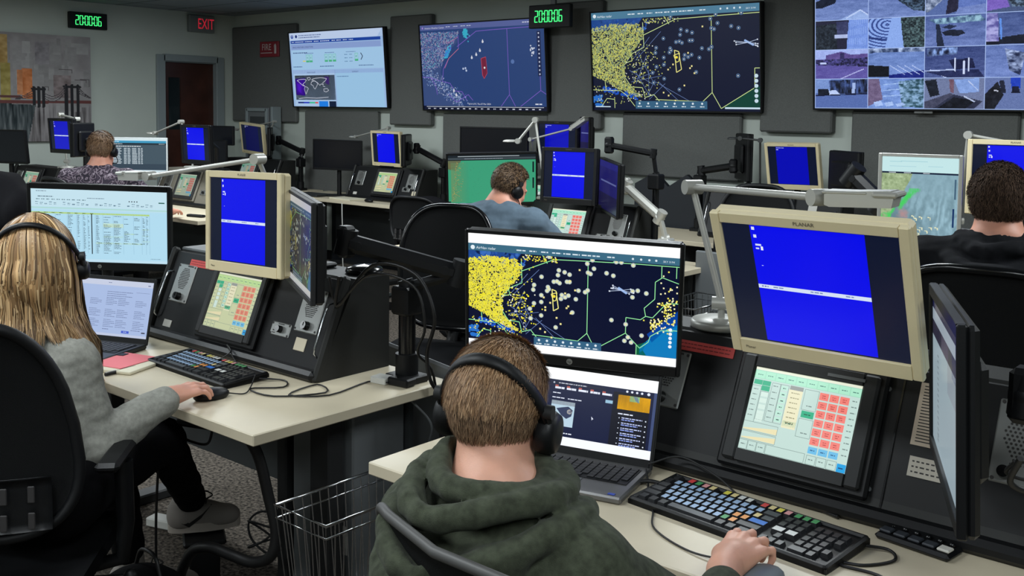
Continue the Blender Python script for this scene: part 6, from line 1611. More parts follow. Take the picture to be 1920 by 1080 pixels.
def mesh_sdf(name, f, lo, hi, h, mats, parent, colf=None, **tags):
    lo = np.array(lo, np.float32); hi = np.array(hi, np.float32)
    B = 4; n = np.ceil((hi - lo) / (h * B)).astype(int) * B + 1
    hc = h * B; nc = (n - 1) // B
    # coarse test at block centres
    ax = [lo[i] + (np.arange(nc[i]) + .5) * hc for i in range(3)]
    G = np.stack(np.meshgrid(*ax, indexing='ij'), -1).reshape(-1, 3).astype(np.float32)
    dc = f(G).reshape(nc)
    F = np.repeat(np.repeat(np.repeat(np.where(dc > 0, 1.0, -1.0), B, 0), B, 1), B, 2).astype(np.float32)
    F = np.pad(F, ((0, 1), (0, 1), (0, 1)), mode='edge')
    act = np.argwhere(np.abs(dc) < hc * 1.25)
    if len(act) == 0: return None
    off = np.stack(np.meshgrid(*[np.arange(B + 1)] * 3, indexing='ij'), -1).reshape(-1, 3)
    idx = (act[:, None, :] * B + off[None]).reshape(-1, 3)
    flat = np.unique((idx[:, 0] * n[1] + idx[:, 1]) * n[2] + idx[:, 2])
    I = np.stack([flat // (n[1] * n[2]), (flat // n[2]) % n[1], flat % n[2]], 1)
    val = np.empty(len(flat), np.float32)
    for s in range(0, len(flat), 400000):
        val[s:s + 400000] = f((lo + I[s:s + 400000] * h).astype(np.float32))
    F.reshape(-1)[flat] = val
    # border is outside
    F[0] = F[-1] = 1; F[:, 0] = F[:, -1] = 1; F[:, :, 0] = F[:, :, -1] = 1
    S = F < 0
    c = [S[i:n[0] - 1 + i, j:n[1] - 1 + j, k:n[2] - 1 + k] for i in (0, 1) for j in (0, 1) for k in (0, 1)]
    cnt = sum(x.astype(np.int8) for x in c)
    cells = np.argwhere((cnt > 0) & (cnt < 8))
    vid = -np.ones(np.array(n) - 1, np.int64); vid[tuple(cells.T)] = np.arange(len(cells))
    acc = np.zeros((len(cells), 3)); num = np.zeros(len(cells))
    C8 = [(i, j, k) for i in (0, 1) for j in (0, 1) for k in (0, 1)]
    for a in C8:
        for ax_ in range(3):
            if a[ax_]: continue
            b = list(a); b[ax_] = 1
            fa = F[cells[:, 0] + a[0], cells[:, 1] + a[1], cells[:, 2] + a[2]]; fb = F[cells[:, 0] + b[0], cells[:, 1] + b[1], cells[:, 2] + b[2]]
            m = (fa < 0) != (fb < 0)
            t = np.where(m, fa / np.where(m, fa - fb, 1), 0)
            p = np.array(a, float)[None] + 0 * acc; p[:, ax_] += t
            acc[m] += p[m]; num[m] += 1
    V = lo + (cells + acc / num[:, None]) * h
    faces = []
    for ax_ in range(3):
        o1, o2 = [(1, 2), (2, 0), (0, 1)][ax_]
        sl = [slice(1, n[i] - 1) for i in range(3)]; sl[ax_] = slice(0, n[ax_] - 1)
        sl2 = list(sl); sl2[ax_] = slice(1, n[ax_])
        A = S[tuple(sl)]; Bm = S[tuple(sl2)]
        E_ = np.argwhere(A != Bm); base = E_.copy()
        for i in range(3):
            if i != ax_: base[:, i] += 1
        flip = A[tuple(E_.T)]
        q = []
        for (u, v) in ((0, 0), (1, 0), (1, 1), (0, 1)):
            b2 = base.copy(); b2[:, o1] -= u; b2[:, o2] -= v; q.append(vid[tuple(b2.T)])
        Q = np.stack(q, 1); Q[~flip] = Q[~flip][:, ::-1]
        faces.append(Q)
    Q = np.concatenate(faces); Q = Q[(Q >= 0).all(1)]
    Q = Q[:, ::-1]
    me = bpy.data.meshes.new(name)
    me.vertices.add(len(V)); me.vertices.foreach_set('co', V.astype(np.float32).ravel())
    me.loops.add(len(Q) * 4); me.loops.foreach_set('vertex_index', Q.astype(np.int32).ravel())
    me.polygons.add(len(Q)); me.polygons.foreach_set('loop_start', np.arange(0, len(Q) * 4, 4, dtype=np.int32))
    me.polygons.foreach_set('use_smooth', np.ones(len(Q), bool))
    me.update(calc_edges=True); me.validate()
    # make sure normals face outwards
    k = min(200, len(Q) - 1); me.update()
    nn = np.array([me.polygons[i].normal[:] for i in range(0, len(me.polygons), max(1, len(me.polygons) // 200))])
    cc = np.array([me.polygons[i].center[:] for i in range(0, len(me.polygons), max(1, len(me.polygons) // 200))])
    if np.sum(f((cc + nn * h).astype(np.float32)) - f((cc - nn * h).astype(np.float32))) < 0: me.flip_normals()
    if colf is not None:
        ca = me.color_attributes.new('Col', 'FLOAT_COLOR', 'POINT')
        ca.data.foreach_set('color', colf(V.astype(np.float32)).astype(np.float32).ravel())
    for m in (mats if isinstance(mats, (list, tuple)) else [mats]): me.materials.append(m)
    return link(name, me, parent, **tags)

def skin_mat(name, col):
    m = mat(name, col, .5, var=.10, vscale=18, bump=.12, bscale=350)
    b = m.node_tree.nodes['Principled BSDF']; b.inputs['Subsurface Weight'].default_value = .12
    b.inputs['Subsurface Radius'].default_value = (.02, .008, .004); b.inputs['Subsurface Scale'].default_value = .4
    return m

def head_matrix(c, yaw, pitch=0, roll=0, s=1.0):
    return T(*c) @ RZ(yaw) @ RX(-pitch) @ RY(roll) @ Matrix.Scale(s, 4)
def add_head(S, Mh):
    def L(f, k): S.add(local(f, Mh), k)
    L(ell((0, -.014, .032), (.077, .098, .092)), .02)
    L(ell((0, .022, -.025), (.063, .078, .085)), .03)
    L(ell((0, .052, -.088), (.040, .036, .030)), .03)
    for s in (-1, 1):
        L(ell((s * .046, .03, -.065), (.022, .04, .03)), .02)
        L(ell((s * .030, .078, -.022), (.022, .018, .018)), .02)
        L(cap((s * .014, .094, .028), (s * .045, .082, .026), .009, .006), .012)
    for s in (-1, 1): S.sub(local(ell((s * .031, .104, .010), (.017, .012, .010)), Mh), .012)
    for s in (-1, 1): L(ell((s * .031, .084, .009), (.0125, .0125, .0115)), .003)
    L(cap((0, .092, .012), (0, .112, -.022), .0075, .0115), .012); L(cap((-.013, .100, -.028), (.013, .100, -.028), .007), .006)
    L(cap((-.020, .094, -.056), (.020, .094, -.056), .0058), .006); L(cap((-.016, .093, -.066), (.016, .093, -.066), .0064), .005)
    for s in (-1, 1):
        L(ell((s * .080, -.004, -.004), (.007, .019, .033), None), .008)
        L(cap((s * .086, -.016, .020), (s * .086, -.014, -.018), .005, .004), .006)

def hand_caps(w, fwd, upv, side, curl=.5, spread=1.0, s=1.0, bend=None):
    """w wrist; fwd to the knuckles; upv out of the back of the hand; side unit towards the thumb"""
    w = Vector(w); f = Vector(fwd).normalized(); u = (Vector(upv) - f * Vector(upv).dot(f)).normalized(); sd = f.cross(u).normalized()
    if sd.dot(Vector(side)) < 0: sd = -sd
    out = []
    K = []
    for i, (off, ln) in enumerate(((.032, .086), (.011, .091), (-.012, .086), (-.033, .076))):
        k = w + f * ln * s + sd * off * s + u * (.006 - .004 * abs(i - 1.3)) * s; K.append(k)
        out.append((w + sd * off * .55 * s + f * .01 * s, k, .0155 * s, .0108 * s, .009))
    out.append((w - f * .03 * s, w + f * .03 * s, .024 * s, .024 * s, .02))
    FL = (.070, .078, .072, .056)
    for i, (k, L) in enumerate(zip(K, FL)):
        d0 = (f + sd * ((.10 - .07 * i) if not bend else (.10 - .17 * i)) * spread).normalized(); a = 0; p = k
        for j, fr in enumerate((.45, .30, .25)):
            a += rad(bend[j]) if bend else rad((22, 42, 30)[j] * curl * 1.5 * (1 + .06 * i))
            d = d0 * math.cos(a) - u * math.sin(a); q = p + d * L * fr * s
            r0_, r1_ = ((.0092, .0083), (.0083, .0076), (.0076, .0066))[j]
            if i == 3: r0_ *= .88; r1_ *= .88
            out.append((p, q, r0_ * s, r1_ * s, .003 if j else .006)); p = q
    t0 = w + f * .022 * s + sd * .026 * s - u * .004 * s; t1 = t0 + ((f * .62 + sd * .62 - u * .28) if not bend else (f * .85 + sd * .15 - u * .45)).normalized() * .044 * s
    t2 = t1 + (f * .9 + sd * .22 - u * .25).normalized() * .034 * s; t3 = t2 + (f * .97 + sd * .02 - u * .2).normalized() * .026 * s
    out += [(t0, t1, .0155 * s, .0115 * s, .012), (t1, t2, .0112 * s, .0098 * s, .005), (t2, t3, .0098 * s, .008 * s, .004)]
    return out

def strands(n, Mh, mask, comb, length, width, cols, rr=(.079, .100, .094), cen=(0, -.014, .033), seed=1, lift=.25, seg=3, jitter=.25, MBx=None):
    """short hair: many thin tapering blades rooted on the skull"""
    R = np.random.RandomState(seed); V = []; F = []; Cc = []
    A = np.array(Mh)
    rr = np.array(rr); cen = np.array(cen); k = 0
    while k < n:
        d = R.randn(3); d /= np.linalg.norm(d)
        if not mask(d): continue
        k += 1
        root = cen + rr * d * .985; nrm = d / rr; nrm /= np.linalg.norm(nrm)
        c = np.array(comb(d), float) + R.randn(3) * jitter; c -= nrm * (c @ nrm); c /= np.linalg.norm(c) + 1e-9
        L = length * R.uniform(.7, 1.2); w = width * R.uniform(.7, 1.2)
        sd = np.cross(c, nrm); col = cols[R.randint(len(cols))]
        m = R.uniform(.85, 1.15)
        col = [min(255, v * m) for v in col]
        p = root; base = len(V)
        for j in range(seg + 1):
            t = j / seg; ww = w * (1 - t * .8) * .5
            V.append(p + sd * ww); V.append(p - sd * ww); Cc.append(col); Cc.append(col)
            dirn = c * (1 - lift * (1 - t)) + nrm * lift * (1 - t * 1.3); dirn /= np.linalg.norm(dirn)
            p = p + dirn * L / seg
            # stay outside the skull
            q = (p - cen) / rr; kk = np.linalg.norm(q)
            if kk < 1.01: p = cen + rr * q / kk * 1.01
        for j in range(seg): F.append((base + 2 * j, base + 2 * j + 1, base + 2 * j + 3, base + 2 * j + 2))
    V = np.array(V) @ A[:3, :3].T + A[:3, 3]
    return V, F, Cc
def hair_mesh(name, V, F, Cc, parent, rough=.55):
    me = bpy.data.meshes.new(name); me.from_pydata([tuple(v) for v in V], [], F)
    ca = me.color_attributes.new('Col', 'FLOAT_COLOR', 'POINT')
    ca.data.foreach_set('color', np.array([lin(c) for c in Cc], np.float32).ravel())
    me.polygons.foreach_set('use_smooth', [True] * len(F)); me.materials.append(attr_mat('hair_strands_%.2f' % rough, rough=rough, spec=.35 if rough < .7 else .12)); me.update()
    return link(name, me, parent)

def bbox(pts, pad):
    a = np.array(pts); return a.min(0) - pad, a.max(0) + pad

def hairline(face=.35, nape=-.62, side=.0):
    """unit direction on the skull -> has hair; face +Y"""
    def m(d):
        x, y, z = d
        if y > .55 and z < .62: return False
        if y > .15 and z < .30 + .5 * (y - .15): return False
        if y > -.15 and z < -.12 + .9 * (y + .15) and abs(x) > .6: return False
        if z < nape - .15 * abs(x): return False
        return True
    return m
def comb_short(d):
    x, y, z = d
    return (x * .3, -.55 - .3 * abs(y) if z > -.1 else -.15, -.35 - max(0, -y) * 1.2 + (.2 if z > .6 else 0))

def headset(label, Mh, tilt, big=True, mic=None, col=None, r=(.088, .108), cupx=.093, cupz=-.012, bandw=.010):
    """band over the head in the head's own frame; tilt leans the band backwards"""
    t = thing('headset', label, 'headset', tuple(Mh.translation), 0, None)
    I = T(*Mh.translation).inverted() @ Mh
    A = I @ T(0, 0, cupz) @ RX(tilt)
    mb = MB(A); pts = []
    for k in range(33):
        a = math.pi * k / 32; pts.append(Vector((math.cos(a) * cupx, 0, math.sin(a) * (r[1] + .016 - cupz * 0) )))
    N = len(pts)
    vs = []; fs = []
    for p in pts:
        nrm = Vector((p.x, 0, p.z)).normalized()
        for (dy, dr) in ((-bandw, 0), (-bandw * .6, .006), (bandw * .6, .006), (bandw, 0), (bandw * .6, -.003), (-bandw * .6, -.003)): vs.append(tuple(p + Vector((0, dy, 0)) + nrm * dr))
    for i in range(N - 1):
        for k in range(6): fs.append((i * 6 + k, i * 6 + (k + 1) % 6, (i + 1) * 6 + (k + 1) % 6, (i + 1) * 6 + k))
    mb.add(vs, fs, 0, True); mb.build('headband', col or m_satin, t)
    for s in (-1, 1):
        B_ = I @ T(0, 0, cupz)
        rc = .036 if big else .026
        mb = MB(B_ @ T(s * (cupx - .004), 0, 0) @ RY(90)); mb.lathe([(0, -.016), (rc * .9, -.016), (rc, -.010), (rc, .006), (rc * .86, .016), (rc * .4, .019), (0, .019)] if s > 0 else [(0, .016), (rc * .9, .016), (rc, .010), (rc, -.006), (rc * .86, -.016), (rc * .4, -.019), (0, -.019)], n=26)
        mb.build('ear_cup', m_black, t)
        mb = MB(A); mb.box((s * (cupx + .003), 0, .03), (.010, .022, .05), .004); mb.cyl((s * (cupx - .004), 0, .05), (s * (cupx + .010), 0, .05), .012, n=16); mb.build('hinge', m_dark, t)
    if mic is not None:
        s = mic; mb = MB(I @ T(0, 0, cupz)); P_ = bez([(s * .098, 0, -.02), (s * .10, .04, -.05), (s * .075, .085, -.07), (s * .03, .118, -.068)], 20); mb.tube(P_, .0028, 8); mb.ball(P_[-1], .009, 12); mb.build('microphone_boom', m_black, t)
    return t

def fabric(name, col, rough=.95, var=.18, vscale=60, fine=700):
    m = mat(name, col, rough, bump=.5, bscale=fine, var=var, vscale=vscale, spec=.1, sheen=.06 if sum(col) > 120 else 0); return m

def person(label, P, skin, top_mat, cfg):
    """P: joints. Builds skin, top, trousers, shoes; returns the empty"""
    t = thing('person', label, 'person', (P['pelvis'][0], P['pelvis'][1], 0))
    O = Vector(t.location); I = T(*(-O))
    Mh = head_matrix(P['head'], *P['hrot'])
    V3 = lambda k: Vector(P[k])
    # ---- skin
    S = SDF(); add_head(S, Mh)
    nk = V3('neck'); hn = Mh @ Vector((0, -.022, -.075))
    S.add(cap(hn, nk, .054 * cfg.get('nw', 1), .060 * cfg.get('nw', 1)), .03)
    ch = V3('chest'); pv = V3('pelvis')
    fwd = Vector((-math.sin(rad(P['trunk'])), math.cos(rad(P['trunk'])), 0)); sd = Vector((fwd.y, -fwd.x, 0))
    w = cfg.get('w', 1.0)
    S.add(cap(nk, ch, .06, .10 * w), .05)
    for k in (-1, 1): S.add(cap(ch + sd * .07 * k * w, pv + sd * .06 * k * w, .085 * w, .09 * w), .05)
    for s_ in ('l', 'r'):
        S.add(cap(nk - Vector((0, 0, .03)), V3(s_ + 'sh'), .05, .055), .05)
        S.add(cap(V3(s_ + 'sh'), V3(s_ + 'el'), .046, .038), .03); S.add(cap(V3(s_ + 'el'), V3(s_ + 'wr'), .038, .026), .02)
        for (a, b, ra, rb, kk) in hand_caps(P[s_ + 'wr'], P[s_ + 'fwd'], P[s_ + 'up'], P[s_ + 'side'], P.get(s_ + 'curl', .6), s=cfg.get('hs', 1.0), bend=P.get(s_ + 'bend')): S.add(cap(a, b, ra, rb), kk)
        S.add(cap(pv + sd * (.09 if s_ == 'r' else -.09), V3(s_ + 'kn'), .078, .055), .04); S.add(cap(V3(s_ + 'kn'), V3(s_ + 'an'), .052, .036), .02)
    lo, hi = bbox([P[k] for k in P if isinstance(P[k], tuple) and k not in ('hrot', 'rbend', 'rtoe', 'ltoe', 'lfwd', 'rfwd', 'lup', 'rup', 'lside', 'rside')], .17)
    body = mesh_sdf('skin', S, lo, hi, cfg.get('res', .006), skin, t); body.data.transform(I)
    # ---- top (shirt or hoodie)
    th = cfg.get('th', .014)
    C_ = SDF()
    C_.add(cap(ch + Vector((0, 0, .05)), ch - Vector((0, 0, .05)), .125 * w, .13 * w), .05)
    for k in (-1, 1):
        C_.add(cap(ch + sd * .085 * k * w + Vector((0, 0, .03)), pv + sd * .075 * k * w + Vector((0, 0, .04)), .10 * w, .105 * w), .06)
    C_.add(cap(nk - Vector((0, 0, .06)), ch, .075, .12 * w), .06)
    for s_ in ('l', 'r'):
        C_.add(cap(nk - Vector((0, 0, .045)) + fwd * -.01, V3(s_ + 'sh'), .052 + th * .5, .058 + th), .06)
        C_.add(cap(V3(s_ + 'sh'), V3(s_ + 'el'), .056 + th, .046 + th), .035)
        if cfg.get('sleeve', 'long') == 'long':
            e, wv = V3(s_ + 'el'), V3(s_ + 'wr'); d = (wv - e).normalized(); q = wv - d * cfg.get('cuff', .03)
            C_.add(cap(e, q, .046 + th, .032 + th * .7), .02); C_.add(cap(q - d * .045, q - d * .01, .034 + th * .6, .033 + th * .5), .006)
        else:
            pass
    for (a, b, ra, rb, kk, sg) in cfg.get('extra', []):
        (C_.add if sg > 0 else C_.sub)(cap(a, b, ra, rb), kk)
    f = C_
    if cfg.get('fold', .006): f = noisef(f, cfg.get('fold', .006), 34, 3); f = noisef(f, cfg.get('fold', .006) * .5, 85, 5)
    hem = pv - Vector((0, 0, cfg.get('hem', .06)))
    base_f = f
    neckc = SDF()
    def topf(Pp):
        d = base_f(Pp)
        d = np.maximum(d, -(Pp[:, 2] - hem.z))
        # neck opening
        d = np.maximum(d, -cap(nk + Vector((0, 0, -.02)), hn + Vector((0, 0, .1)), .062 * cfg.get('nw', 1), .075)(Pp))
        return d
    lo2, hi2 = bbox([P[k] for k in ('neck', 'chest', 'pelvis', 'lsh', 'rsh', 'lel', 'rel', 'lwr', 'rwr')], .22)
    top = mesh_sdf(cfg.get('topname', 'hoodie'), topf, lo2, hi2, cfg.get('tres', .007), top_mat, t); top.data.transform(I)
    # ---- trousers
    if cfg.get('legs', True):
        G = SDF()
        G.add(cap(pv + sd * .08, pv - sd * .08, .125 * w, .125 * w), .05)
        for s_ in ('l', 'r'):
            k = .09 if s_ == 'r' else -.09
            G.add(cap(pv + sd * k, V3(s_ + 'kn'), .092, .066), .04); a = V3(s_ + 'an'); kn = V3(s_ + 'kn'); d = (a - kn).normalized()
            G.add(cap(kn, a - d * .05, .064, .05), .02)
        lo3, hi3 = bbox([P[k] for k in ('pelvis', 'lkn', 'rkn', 'lan', 'ran')], .17)
        tr = mesh_sdf('trousers', noisef(G, .005, 30, 8), lo3, hi3, .011, cfg.get('leg_mat', fabric('black_trousers', (12, 12, 14), var=.1)), t); tr.data.transform(I)
        for s_ in ('l', 'r'):
            a = V3(s_ + 'an'); fd = Vector(P.get(s_ + 'toe', tuple(fwd))).normalized()
            shoe(t, a, fd, cfg.get('shoe', (60, 58, 56)), O)
    return t, Mh, O, I, fwd, sd

def shoe(t, a, fd, col, O, nike=False, white=False, sc=(1, 1, 1.12)):
    sl = a.z - .085; sdv = Vector((fd.y, -fd.x, 0))
    Mx = Matrix((Vector((sdv.x, sdv.y, 0)), Vector((fd.x, fd.y, 0)), Vector((0, 0, 1)))).transposed().to_4x4(); Mx.translation = Vector((a.x, a.y, sl))
    Mx = Mx @ Matrix.Diagonal((*sc, 1))
    S = SDF()
    S.add(ell((0, -.035, .045), (.036, .05, .05)), .02).add(ell((0, .04, .04), (.038, .08, .042)), .03).add(ell((0, .13, .03), (.043, .07, .032)), .03).add(cap((0, -.015, .05), (0, -.01, .105), .04, .038), .02)
    def f(P):
        return np.maximum(S(P), -(P[:, 2] - .012))
    wf = local(f, Mx); c = np.array(Mx @ Vector((0, .05, .05)))
    ob = mesh_sdf('shoe', wf, c - .2, c + .2, .006, mat('shoe_%d' % col[0], col, .7, bump=.3, bscale=400), t); ob.data.transform(T(*(-O)))
    mb = MB(T(*(-O)) @ Mx)
    out = [(.034 * math.sin(a_) * (1.12 if math.cos(a_) > 0 else 1.0), .055 + .145 * math.cos(a_) * (1 if math.cos(a_) > 0 else .93)) for a_ in [2 * math.pi * k / 28 for k in range(28)]]
    out = [(math.copysign(abs(x / .04) ** .7 * .04, x), y) for x, y in out]
    mb.prism(out[::-1], 0, .024, axis='Z'); mb.build('sole', mat('sole_pale', (168, 160, 150), .7) if white else mat('sole_%d' % col[0], tuple(min(255, v + 12) for v in col), .7), ob)
    mb = MB(T(*(-O)) @ Mx)
    for k in range(4): mb.tube([(-.022, .045 + k * .02, .083 - k * .008), (0, .048 + k * .02, .090 - k * .009), (.022, .045 + k * .02, .083 - k * .008)], .0028, 6)
    mb.tube(bez([(0, .05, .088), (.02, .06, .11), (.03, .09, .10), (.01, .07, .085)], 16), .0022, 6); mb.build('laces', m_ink, ob)
    if nike:
        mb = MB(T(*(-O)) @ Mx)
        pts = [(-.03, .045), (.0, .030), (.05, .052), (.085, .075), (.045, .040), (.0, .018), (-.028, .030)]
        for s in (-1, 1): mb.add([(s * (.0385 + .004 * (1 - abs(y - .03) * 8)), y, z) for y, z in [(p[0] + .0, p[1]) for p in pts]], [list(range(7))], 0)
        mb.build('swoosh', mat('swoosh_black', (14, 14, 14), .5), ob)
    return ob
skin_a = skin_mat('skin_light', (214, 160, 136)); skin_b = skin_mat('skin_pinkish', (212, 150, 126)); skin_w = skin_mat('skin_warm', (218, 160, 138))

# ------------------------------------------------------------------ man in the green hoodie (foreground)
nk = Vector((-.975, 1.12, 1.030))
P = dict(head=(-1.012, 1.170, 1.128), hrot=(20, 10, 3, .93), neck=tuple(nk), chest=(-.955, 1.10, .80), pelvis=(-.945, 1.10, .60), trunk=8,
         rsh=(-.832, 1.145, .942), rel=(-.735, 1.36, .78), rwr=(-.838, 1.606, .797), rfwd=(-.06, 1, .10), rup=(.10, -.10, 1), rside=(-1, -.1, 0), rbend=(12, 68, 34),
         lsh=(-1.105, 1.105, .950), lel=(-1.17, 1.26, .74), lwr=(-1.10, 1.42, .70), lfwd=(.3, .8, -.3), lup=(-.1, 0, 1), lside=(1, 0, 0), lcurl=.5,
         lkn=(-1.10, 1.52, .56), rkn=(-.86, 1.54, .56), lan=(-1.12, 1.50, .10), ran=(-.86, 1.52, .10))
f_ = Vector((-math.sin(rad(8)), math.cos(rad(8)), 0)); s_ = Vector((f_.y, -f_.x, 0)); Z_ = Vector((0, 0, 1))
def ring(nk, f_, s_, R0, zo, zb, rt, back=1.25, a0=35, a1=325, n=13):
    out = []
    for k in range(n):
        a = rad(a0 + (a1 - a0) * k / (n - 1)); c, s = math.cos(a), math.sin(a)
        b = max(0, -c)
        out.append(nk + f_ * (c * R0 * (1 + (back - 1) * b)) + s_ * (s * R0 * 1.08) + Z_ * (zo - zb * b))
    return [(p, q, rt, rt, .018, 1) for p, q in zip(out, out[1:])]
def ring2(nk, f_, s_, R0, zf, rt, k=.007, back=1.2, a0=30, a1=330, n=16, wob=0, ph=0, side=0):
    """rolled fold of cloth lying round the neck; zf(angle) -> height"""
    out = []
    for i in range(n):
        a = rad(a0 + (a1 - a0) * i / (n - 1)); c, s = math.cos(a), math.sin(a); b = max(0, -c)
        out.append(nk + f_ * (c * R0 * (1 + (back - 1) * b)) + s_ * (s * R0 * 1.06 + side * b) + Z_ * (zf(a) + wob * math.sin(3 * a + ph)))
    return [(p, q, rt, rt, k, 1) for p, q in zip(out, out[1:])]
hood = ring2(nk, f_, s_, .078, lambda a: .034 + .012 * math.cos(a + 1.2), .019, .004, 1.18, wob=.004)
hood += ring2(nk, f_, s_, .104, lambda a: .022 - .012 * max(0, -math.cos(a)), .020, .004, 1.35, 40, 320, wob=.006, ph=1, side=-.012)
hood += ring2(nk, f_, s_, .130, lambda a: -.016 - .035 * max(0, -math.cos(a)), .021, .005, 1.38, 62, 305, wob=.008, ph=2, side=-.012)
hood += ring2(nk, f_, s_, .150, lambda a: -.056 - .070 * max(0, -math.cos(a)), .020, .006, 1.28, 75, 290, wob=.006, ph=.4)
hood += [(nk - f_ * .10 - Z_ * .09 - s_ * .05, nk - f_ * .10 - Z_ * .09 + s_ * .06, .058, .055, .03, 1)]
hood += [(nk - f_ * .10 - s_ * .060 + Z_ * .036, nk - f_ * .13 - s_ * .015 + Z_ * .010, .010, .013, .006, -1), (nk - f_ * .14 - s_ * .09 - Z_ * .010, nk - f_ * .178 - s_ * .005 - Z_ * .036, .008, .013, .006, -1)]
# seams
hood += [(nk + s_ * .095 - f_ * .03 - Z_ * .045, nk + s_ * .02 - f_ * .175 - Z_ * .175, .0022, .0022, .003, -1)]
green = fabric('green_hoodie', (66, 71, 58), var=.34, vscale=70)
body, Mh, O, I, fwd, sd = person('man seen from behind in a dark green hoodie and headset, hand on a mouse', P, skin_a, green,
    dict(res=.0042, tres=.0048, th=.014, extra=hood, fold=.003, cuff=.10, w=.93, nw=.80, shoe=(40, 40, 42)))
# raised seams of the hoodie
mb = MB(I); 
Ih = Mh
V, F, C3 = strands(15000, I @ Mh, hairline(), comb_short, .020, .0016, [(134, 104, 78), (106, 82, 62), (156, 124, 96), (90, 70, 54), (172, 142, 112)], seed=2, lift=.35, seg=3, jitter=.22)
# upper crown: longer
def crown(d): return hairline()(d) and d[2] > .05
V2, F2, C2_ = strands(13000, I @ Mh, crown, comb_short, .034, .0017, [(152, 116, 82), (122, 92, 64), (174, 138, 102), (102, 76, 54), (194, 160, 124)], rr=(.082, .103, .099), seed=3, lift=.18, seg=4, jitter=.14)
# faded lower back
def fade(d): return d[1] < .2 and -.98 < d[2] < -.25 and not (d[1] > -.25 and abs(d[0]) > .93)
V4, F4, C4 = strands(9000, I @ Mh, fade, comb_short, .010, .0013, [(122, 108, 92), (140, 126, 110), (104, 90, 76), (156, 144, 128)], rr=(.0775, .0985, .0925), seed=5, lift=.4, seg=2, jitter=.3)
n1 = len(V); n2 = n1 + len(V2)
V = np.concatenate([V, V2, V4]); F = F + [tuple(i + n1 for i in f) for f in F2] + [tuple(i + n2 for i in f) for f in F4]; C3 = C3 + C2_ + C4
hm = hair_mesh('hair', V, F, C3, body)
capm = SDF(); capm.add(local(ell((0, -.018, .036), (.0795, .0995, .0955)), Mh), .01)
def capf(Pp, Mh=Mh, g=capm, lowz=-.28):
    Mi = np.array(Mh.inverted(), np.float32); q = Pp @ Mi[:3, :3].T + Mi[:3, 3]
    d = g(Pp); y, z = q[:, 1], q[:, 2]
    return np.maximum(d, np.maximum(y - .035 - .6 * np.maximum(z - .06, 0), -(z + .03 + .9 * np.minimum(y + .02, 0) * -1 * -1) ))
c0 = np.array(Mh.translation)
sc_ = mesh_sdf('hair_base', capf, c0 - .17, c0 + .17, .004, mat('hair_base_brown', (86, 64, 46), .7), hm); sc_.data.transform(I)
def beardm(d): return d[1] > -.05 and d[2] < -.35 and d[2] > -.97 and d[1] < .9
VB, FB, CB = strands(3500, I @ Mh, beardm, lambda d: (0, .2, -1), .012, .0016, [(70, 52, 40), (92, 68, 50), (56, 42, 34)], rr=(.066, .090, .092), cen=(0, .014, -.022), seed=9, lift=.4, seg=2)
hair_mesh('beard', VB, FB, CB, body)
headset('black headset with large ear cups worn by the man in the green hoodie', Mh, 42, True, mic=-1, r=(.088, .134), cupx=.094, bandw=.013)

# ------------------------------------------------------------------ woman in the grey hoodie
P = dict(head=(-2.712, 1.235, 1.160), hrot=(54, 6, -4), neck=(-2.70, 1.215, 1.03), chest=(-2.66, 1.18, .80), pelvis=(-2.575, 1.14, .60), trunk=28,
         rsh=(-2.600, 1.255, .918), rel=(-2.535, 1.30, .700), rwr=(-2.528, 1.515, .790), rfwd=(-.06, 1, .10), rup=(.1, -.1, 1), rside=(-1, .1, 0), rcurl=.42,
         lsh=(-2.80, 1.10, .94), lel=(-2.95, 1.22, .75), lwr=(-3.0, 1.42, .765), lfwd=(-.1, 1, .05), lup=(0, 0, 1), lside=(1, 0, 0), lcurl=.4,
         rkn=(-2.72, 1.60, .60), lkn=(-2.88, 1.52, .58), ran=(-3.03, 1.90, .24), lan=(-3.02, 1.66, .115), rtoe=(.45, .9, 0), ltoe=(.7, .75, 0))
nk = Vector(P['neck']); f_ = Vector((-math.sin(rad(40)), math.cos(rad(40)), 0)); s_ = Vector((f_.y, -f_.x, 0))
hoodw = ring2(nk, f_, s_, .075, lambda a: -.02 - .02 * max(0, -math.cos(a)), .018, .008, 1.15) + ring2(nk, f_, s_, .108, lambda a: -.06 - .035 * max(0, -math.cos(a)), .018, .012, 1.05, 50, 310, wob=.006) + ring2(nk, f_, s_, .125, lambda a: -.10 - .05 * max(0, -math.cos(a)), .016, .012, 1.0, 70, 290, wob=.006)
gw = fabric('grey_hoodie', (150, 150, 142), var=.16, vscale=90)
body, Mh, O, I, fwd, sd = person('woman with long blonde hair in a light grey hoodie, right hand on a mouse', P, skin_w, gw,
    dict(res=.0045, tres=.006, th=.016, extra=hoodw, fold=.007, cuff=.02, w=.82, nw=.85, hs=.92, hem=.10, shoe=(84, 80, 78)))
for o in list(body.children):
    if o.name.startswith('shoe'):
        for ch_ in list(o.children): bpy.data.objects.remove(ch_, do_unlink=True)
        bpy.data.objects.remove(o, do_unlink=True)
shoe(body, Vector((-3.03, 1.88, .235)), Vector((.50, .86, 0)).normalized(), (136, 130, 124), O, nike=True, white=True, sc=(1, .86, 1.25))
shoe(body, Vector((-3.00, 1.665, .095)), Vector((.62, .78, 0)).normalized(), (132, 126, 120), O, nike=True, white=True)
t = thing('footrest', 'low black footrest on the carpet under the desk of the woman', 'footrest', (-3.02, 1.93, 0), -30)
MB().box((0, 0, .132), (.24, .14, .018), .006).build('platform', m_black, t)
for sx in (-.09, .09): MB().box((sx, 0, .062), (.014, .10, .122), .004).build('side_support', m_satin, t)
